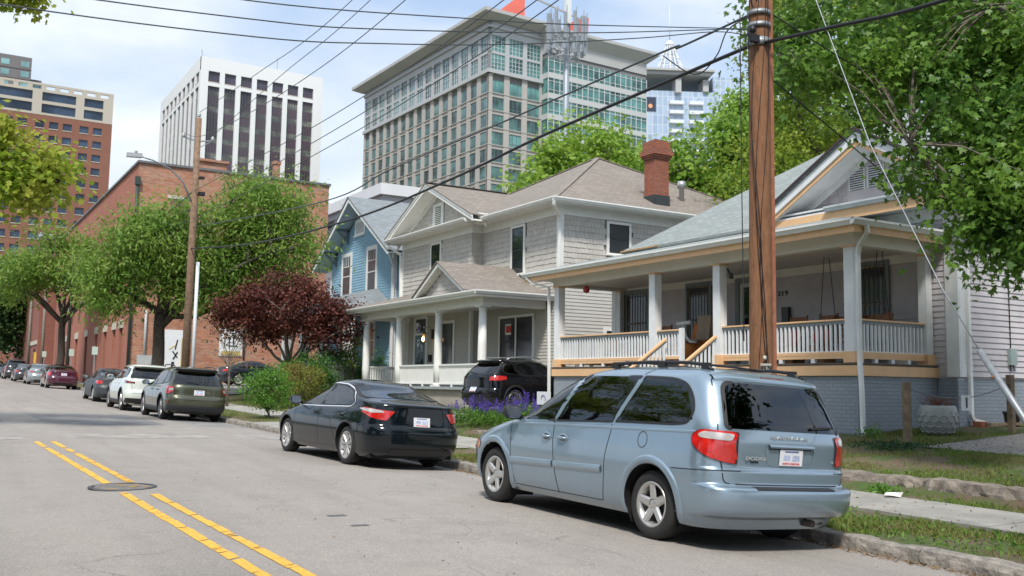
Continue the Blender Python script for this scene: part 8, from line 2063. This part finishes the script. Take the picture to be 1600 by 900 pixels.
# hexagon planter
PL = thing('planter', 'large round grey planter with raised hexagon pattern and dry reddish stems', 'planter', (16.95, 11.98, zg(16.95, 11.98)))
c = Vector((16.95, 11.98, zg(16.95, 11.98))); prof = [(.20, 0), (.27, .03), (.335, .14), (.365, .28), (.36, .42), (.335, .52), (.32, .56), (.29, .565), (.28, .52), (.0, .50)]
m = MB(); m.lathe(prof, c, 36, cap=False)
pt = NT('hexagon_glaze'); pt.b.inputs['Roughness'].default_value = .42
pt.col(mat and (0.36, 0.375, 0.37)); m.build('pot', pt.m, PL)
m = MB()
def pr(h):
    for (r0, h0), (r1, h1) in zip(prof[:6], prof[1:7]):
        if h0 <= h <= h1: return r0+(r1-r0)*(h-h0)/(h1-h0)
    return .33
def pp_(a, h): r = pr(h)+.007; return c+Vector((r*math.cos(a), r*math.sin(a), h))
nh = 14; dh = .115
for j in range(5):
    for i in range(nh):
        a0 = 2*math.pi*(i+.5*(j % 2))/nh; da = 2*math.pi/nh; z = .04+j*dh*.9
        if z+dh*.95 > .52: continue
        q = [pp_(a0, z+.0), pp_(a0+da/2, z+.035), pp_(a0+da, z)]; m.tube(q, .013, 5, False); m.tube([pp_(a0+da/2, z+.035), pp_(a0+da/2, min(.52, z+.105))], .012, 5, False)
m.build('hexagon_ridges', pt.m, PL, fix=False)
m = MB(); rs = np.random.default_rng(8)
for i in range(70):
    a = rs.uniform(0, 6.28); r = rs.uniform(0, .26); s = c+Vector((r*math.cos(a), r*math.sin(a), .5)); m.tube([s, s+Vector((rs.normal()*.05, rs.normal()*.05, .12)), s+Vector((rs.normal()*.11, rs.normal()*.11, rs.uniform(.15, .26)))], [.005, .004, .003], 4, False)
m.build('dry_stems', mat('reddish_stem', (.20, .09, .06), .9, .3, 20), PL, fix=False)
NP = thing('plant_pot', 'small black nursery pot against the painted brick foundation', 'pot', (19.7, 12.2, zg(19.7, 12.2))); c = Vector((19.75, 12.2, zg(19.75, 12.2))); m = MB(); m.lathe([(.13, 0), (.17, .26), (.185, .26), (.185, .3), (.165, .3), (.15, .24), (0, .24)], c, 20, cap=False); m.build('pot', MATS['black_metal'], NP); m = MB(); m.lathe([(0, .24), (.1, .3), (.05, .34), (0, .35)], c, 8); m.build('white_stone', mat('pale_rock', (.5, .47, .42), .9, .2, 20), NP)
m = MB(); m.bar((18.9, 12.2, zg(18.9, 12.2)+.06), (20.3, 11.9, zg(20.3, 11.9)+.05), .14, .05); tag(m.build('timber_board', TIM), 'weathered timber board lying under the corner downspout', 'board')
m = MB(); m.box(18.75, 18.95, 12.25, 12.45, zg(18.8, 12.3)-.02, zg(18.8, 12.3)+.11); tag(m.build('brick', mat('loose_brick', (.30, .11, .06), .9, .2, 20)), 'loose red bricks at the foot of the corner downspout', 'brick')
m = MB(); rs = np.random.default_rng(4); vv = [(10.98+.13*math.cos(k*.63)*(1+.3*rs.normal()), 8.42+.10*math.sin(k*.63)*(1+.3*rs.normal()), zg(11, 8.4)+.034+abs(rs.normal())*.03) for k in range(10)]
m.add(vv+[(10.98, 8.42, zg(11, 8.4)+.09)], [(k, (k+1) % 10, 10) for k in range(10)]); tag(m.build('paper_litter', mat('white_paper', (.7, .7, .68), .7, .05), fix=False), 'crumpled white paper lying on the sidewalk edge', 'litter')
YS_ = thing('yard_sign', 'small white yard sign beside the purple salvias, partly behind the minivan', 'sign', (12.3, 18.9, zg(12.3, 18.9))); m = MB(); m.box(12.28, 12.30, 18.6, 19.15, -.42, -.12); m.build('panel', MATS['sign_white'], YS_)
m = MB(); m.box(12.28, 12.30, 18.7, 18.72, -1.1, -.42); m.box(12.28, 12.30, 19.0, 19.02, -1.1, -.42); m.build('stake', BLK, YS_)
m = MB(); m.tube([(12.27, 18.87+.09*math.cos(R(200-i*18)), -.30+.10*math.sin(R(200-i*18))) for i in range(12)], .008, 5); m.build('sign_arc', mat('violet_print', (.25, .15, .35), .6, 0), YS_)

# porch furniture on the peach-trimmed porch
OR = mat('orange_cloth', (.50, .17, .035), .85, .25, 5, bump=.6); TAN_ = mat('tan_cushion', (.36, .28, .20), .85, .15, 6)
A = thing('draped_chair', 'armchair draped in orange cloth on the porch beside the stairs', 'chair', (17.4, 19.55, .58))
m = MB(); ring = []; rs = np.random.default_rng(3)
lv = [(.58, .40, .36), (.75, .42, .37), (.95, .42, .38), (1.10, .40, .34), (1.18, .30, .26), (1.2, .05, .05)]
N_ = 26
for z, a, b in lv:
    for k in range(N_): t = 2*math.pi*k/N_; f = (abs(math.cos(t))**4+abs(math.sin(t))**4)**-.25*(1+.045*math.sin(5*t+z*7)); ring.append((17.4+a*f*math.cos(t)*1.0, 19.6+b*f*math.sin(t), z))
m.add(ring, [(j*N_+k, j*N_+(k+1) % N_, (j+1)*N_+(k+1) % N_, (j+1)*N_+k) for j in range(len(lv)-1) for k in range(N_)], True); m.prism([(17.62, 19.25, 1.1), (17.84, 19.25, 1.1), (17.95, 19.25, 1.75), (17.8, 19.25, 1.75)], (0, .65, 0)); m.build('orange_drape', OR, A, fix=False)
m = MB(); m.lathe([(0, 0), (.2, .02), (.24, .06), (.2, .1), (0, .12)], (17.35, 19.45, 1.2), 16); m.prism([(17.66, 19.2, 1.3), (17.8, 19.2, 1.3), (17.88, 19.2, 1.95), (17.76, 19.2, 1.95)], (0, .5, 0)); m.build('cushion', TAN_, A)
m = MB(); m.tube([(17.2, 19.15, 1.20), (17.1, 19.3, 1.22), (17.08, 19.42, 1.35), (17.08, 19.5, 1.55), (17.08, 19.55, 1.66)], .03, 8); m.tube([(17.08, 19.25, 1.72), (17.08, 19.75, 1.70)], .055, 8); m.build('white_armrest', mat('gloss_white', (.75, .75, .74), .25, .02), A)
Tb = thing('folding_table', 'small dark folding table on the porch left of the orange chair', 'table', (17.6, 20.6, .58)); m = MB(); m.box(17.4, 17.8, 20.35, 20.85, 1.16, 1.19); m.build('table_top', TIM, Tb)
m = MB(); m.bar((17.45, 20.4, .6), (17.45, 20.8, 1.16), .02, .03); m.bar((17.45, 20.8, .6), (17.45, 20.4, 1.16), .02, .03); m.bar((17.75, 20.4, .6), (17.75, 20.8, 1.16), .02, .03); m.bar((17.75, 20.8, .6), (17.75, 20.4, 1.16), .02, .03); m.build('crossed_legs', mat('dark_steel', (.06, .05, .05), .5, .1), Tb)
m = MB(); m.box(17.5, 17.65, 20.55, 20.7, 1.19, 1.3); tag(m.build('small_box', MATS['grey_box']), 'small grey box standing on the folding porch table', 'box')
RK = mat('rocker_wood', (.22, .10, .045), .6, .25, 12)
def rocker(x, y, label, rot=0, g='wooden rocking chairs on the porch'):
    T = thing('rocking_chair', label, 'chair', (x, y, .58), g)
    m = MB(); m.box(x-.25, x+.25, y-.25, y+.25, .98, 1.03); m.build('seat', RK, T)
    m = MB()
    for k in range(5): m.bar((x+.24, y-.2+.1*k, 1.03), (x+.38, y-.2+.1*k, 1.68), .02, .03)
    m.bar((x+.38, y-.27, 1.70), (x+.38, y+.27, 1.70), .03, .09); m.bar((x+.24, y-.25, .62), (x+.4, y-.25, 1.78), .035, .035); m.bar((x+.24, y+.25, .62), (x+.4, y+.25, 1.78), .035, .035); m.build('backrest', RK, T)
    for s in (-.25, .25):
        m = MB(); m.tube([(x-.42, y+s, .64), (x-.1, y+s, .60), (x+.3, y+s, .61), (x+.6, y+s, .68)], .02, 6); m.build('rocker_runner', RK, T)
        m = MB(); m.bar((x-.22, y+s, .61), (x-.22, y+s, 1.22), .035, .035); m.build('front_leg', RK, T); m = MB(); m.bar((x-.25, y+s, 1.24), (x+.33, y+s, 1.26), .05, .025); m.build('armrest', RK, T)
rocker(17.5, 21.2, 'wooden rocking chair behind the left railing near the brick-framed window'); rocker(17.55, 16.35, 'wooden rocking chair behind the long railing, left of the porch swing'); rocker(17.55, 15.45, 'wooden rocking chair directly beside the corner post, by the porch swing')
SW = thing('porch_swing', 'slatted wooden bench swing hanging on chains at the right end of the porch', 'swing', (17.7, 14.5, 1.2))
m = MB(); m.box(17.35, 17.85, 13.75, 15.2, 1.08, 1.12); m.build('swing_seat', RK, SW); m = MB()
for k in range(4): m.prism([(17.86+.04*k, 13.75, 1.2+.13*k), (17.89+.04*k, 13.75, 1.2+.13*k), (17.92+.04*k, 13.75, 1.31+.13*k), (17.89+.04*k, 13.75, 1.31+.13*k)], (0, 1.45, 0))
m.build('swing_back', RK, SW)
for yy in (13.75, 14.45, 15.17):
    m = MB(); m.prism([(17.35, yy, 1.12), (17.95, yy, 1.12), (18.0, yy, 1.70), (17.85, yy, 1.74), (17.4, yy, 1.35)], (0, .03, 0)); m.build('swing_arm', RK, SW)
for (x, y) in ((17.35, 15.2), (17.9, 15.2), (17.35, 13.75), (17.9, 13.75)):
    m = MB(); m.tube([(x, y, 1.4), (17.6+(x-17.6)*.3, y, 3.05)], .009, 5); m.build('hanging_chain', BLK, SW)
m = MB(); rs = np.random.default_rng(6)
cs = [mat('cushion_red', (.40, .03, .03), .8, .2, 9), mat('cushion_blue', (.05, .08, .25), .8, .2, 9)]
for k, (y, mm_) in enumerate(((15.9, 0), (16.7, 1), (15.0, 0), (21.9, 1), (22.6, 0), (20.2, 1))):
    m = MB(); x = 17.2; m.lathe([(0, -.2), (.15, -.17), (.22, 0), (.15, .17), (0, .2)], (x, y, 1.18), 14); c_ = tag(m.build('cushion', cs[mm_]), '%s patterned cushion piled behind the %s porch railing, %s' % (('red', 'blue')[mm_], ('long right', 'left')[y > 19], ('under the swing corner', 'beside the middle rocker', 'nearest the corner post', 'by the left rocker', 'farthest left', 'nearest the stairs')[(1, 0, 2, 3, 4, 5)[k]]), 'cushion', 'cushions behind the porch railing'); 
    st = MB(); st.box(x-.2, x+.2, y-.2, y+.2, .58, .98); tag(st.build('crate', RK), 'low wooden crate under the %s cushion, %s' % (('red', 'blue')[mm_], ('beside the middle rocker', 'left of the middle rocker', 'nearest the corner post', 'by the left rocker', 'farthest left', 'nearest the stairs')[k]), 'crate', 'crates behind the porch railing')
m = MB(); m.lathe([(0, -.12), (.08, -.08), (.1, 0), (.07, .08), (0, .12)], (16.2, 22.7, 2.8), 12); o_ = tag(m.build('hanging_ornament', mat('ornament_red', (.35, .03, .03), .5, .5, 12)), 'dark red round ornament hanging under the left porch beam', 'ornament')
m = MB(); m.tube([(16.2, 22.7, 2.9), (16.2, 22.7, 3.0)], .006, 5); m.build('hook', BLK, o_)
# far street signs
def sign_post(x, y, label, z=1.6, col=(.50, .60, .52), w=.32, h=.48, two=False):
    T = thing('street_sign', label, 'sign', (x, y, zg(x, y)), 'parking signs along the far kerb'); b = zg(x, y); m = MB(); m.box(x-.03, x+.03, y-.03, y+.03, b-.1, b+2.3+.2); m.build('sign_post', mat('post_grey', (.25, .27, .28), .6, .1), T)
    m = MB(); m.box(x-w/2, x+w/2, y-.05, y-.035, b+2.45-h, b+2.45); m.build('sign_plate', mat('sign_face_%d' % int(col[0]*100), col, .6, .15, 9), T)
sign_post(8.7, 62.5, 'pale green and white parking sign just behind the charcoal sedan'); sign_post(8.8, 74, 'pale green parking sign above the maroon sedan roof'); sign_post(8.8, 92, 'parking sign above the silver sedans'); sign_post(8.8, 100, 'yellow post marker between the far poles', col=(.75, .50, .05), w=.2, h=1.2)
m = MB(); m.box(2.0, 9.0, 150, 150.2, 8.2, 9.2); bn = tag(m.build('street_banner', mat('banner_red_white', (.55, .45, .45), .6, .4, 3)), 'pale red banner hanging across the far end of the street', 'banner')
# camera-side bits: litter pebble marks on road
# every loose piece of these parts becomes a part of its own
def split_loose(names):
    for o in [x for x in COL.objects if x.type == 'MESH' and x.name.split('.')[0] in names and not x.children]:
        me = o.data; nv = len(me.vertices); par = list(range(nv))
        def find(a):
            while par[a] != a: par[a] = par[par[a]]; a = par[a]
            return a
        for p in me.polygons:
            r = find(p.vertices[0])
            for v in p.vertices[1:]: par[find(v)] = r
        groups = {}
        for p in me.polygons: groups.setdefault(find(p.vertices[0]), []).append(p.index)
        if len(groups) < 2 or len(groups) > 60: continue
        for gi, (k, fs) in enumerate(groups.items()):
            used = {}; V = []; F = []; M = []; S = []
            for i in fs:
                p = me.polygons[i]; f = []
                for v in p.vertices:
                    if v not in used: used[v] = len(V); V.append(tuple(me.vertices[v].co))
                    f.append(used[v])
                F.append(f); M.append(p.material_index); S.append(p.use_smooth)
            nm = bpy.data.meshes.new(o.name.split('.')[0]); nm.from_pydata(V, [], F)
            for mt in me.materials: nm.materials.append(mt)
            nm.polygons.foreach_set('material_index', M); nm.polygons.foreach_set('use_smooth', S); nm.update()
            if gi == 0: first = nm
            else:
                c = o.copy(); c.data = nm; COL.objects.link(c)
        o.data = first
split_loose({'door_seam', 'corner_board', 'wheel_arch', 'roof_crossbar', 'rail_foot', 'foundation_pier', 'foundation_gap', 'paint_scuff', 'gutter', 'porch_gutter', 'eave_gutter', 'ridge_cap', 'brick', 'splash_block', 'roof_plant', 'bumper_gap', 'downspout_strap', 'transformer_bracket'})
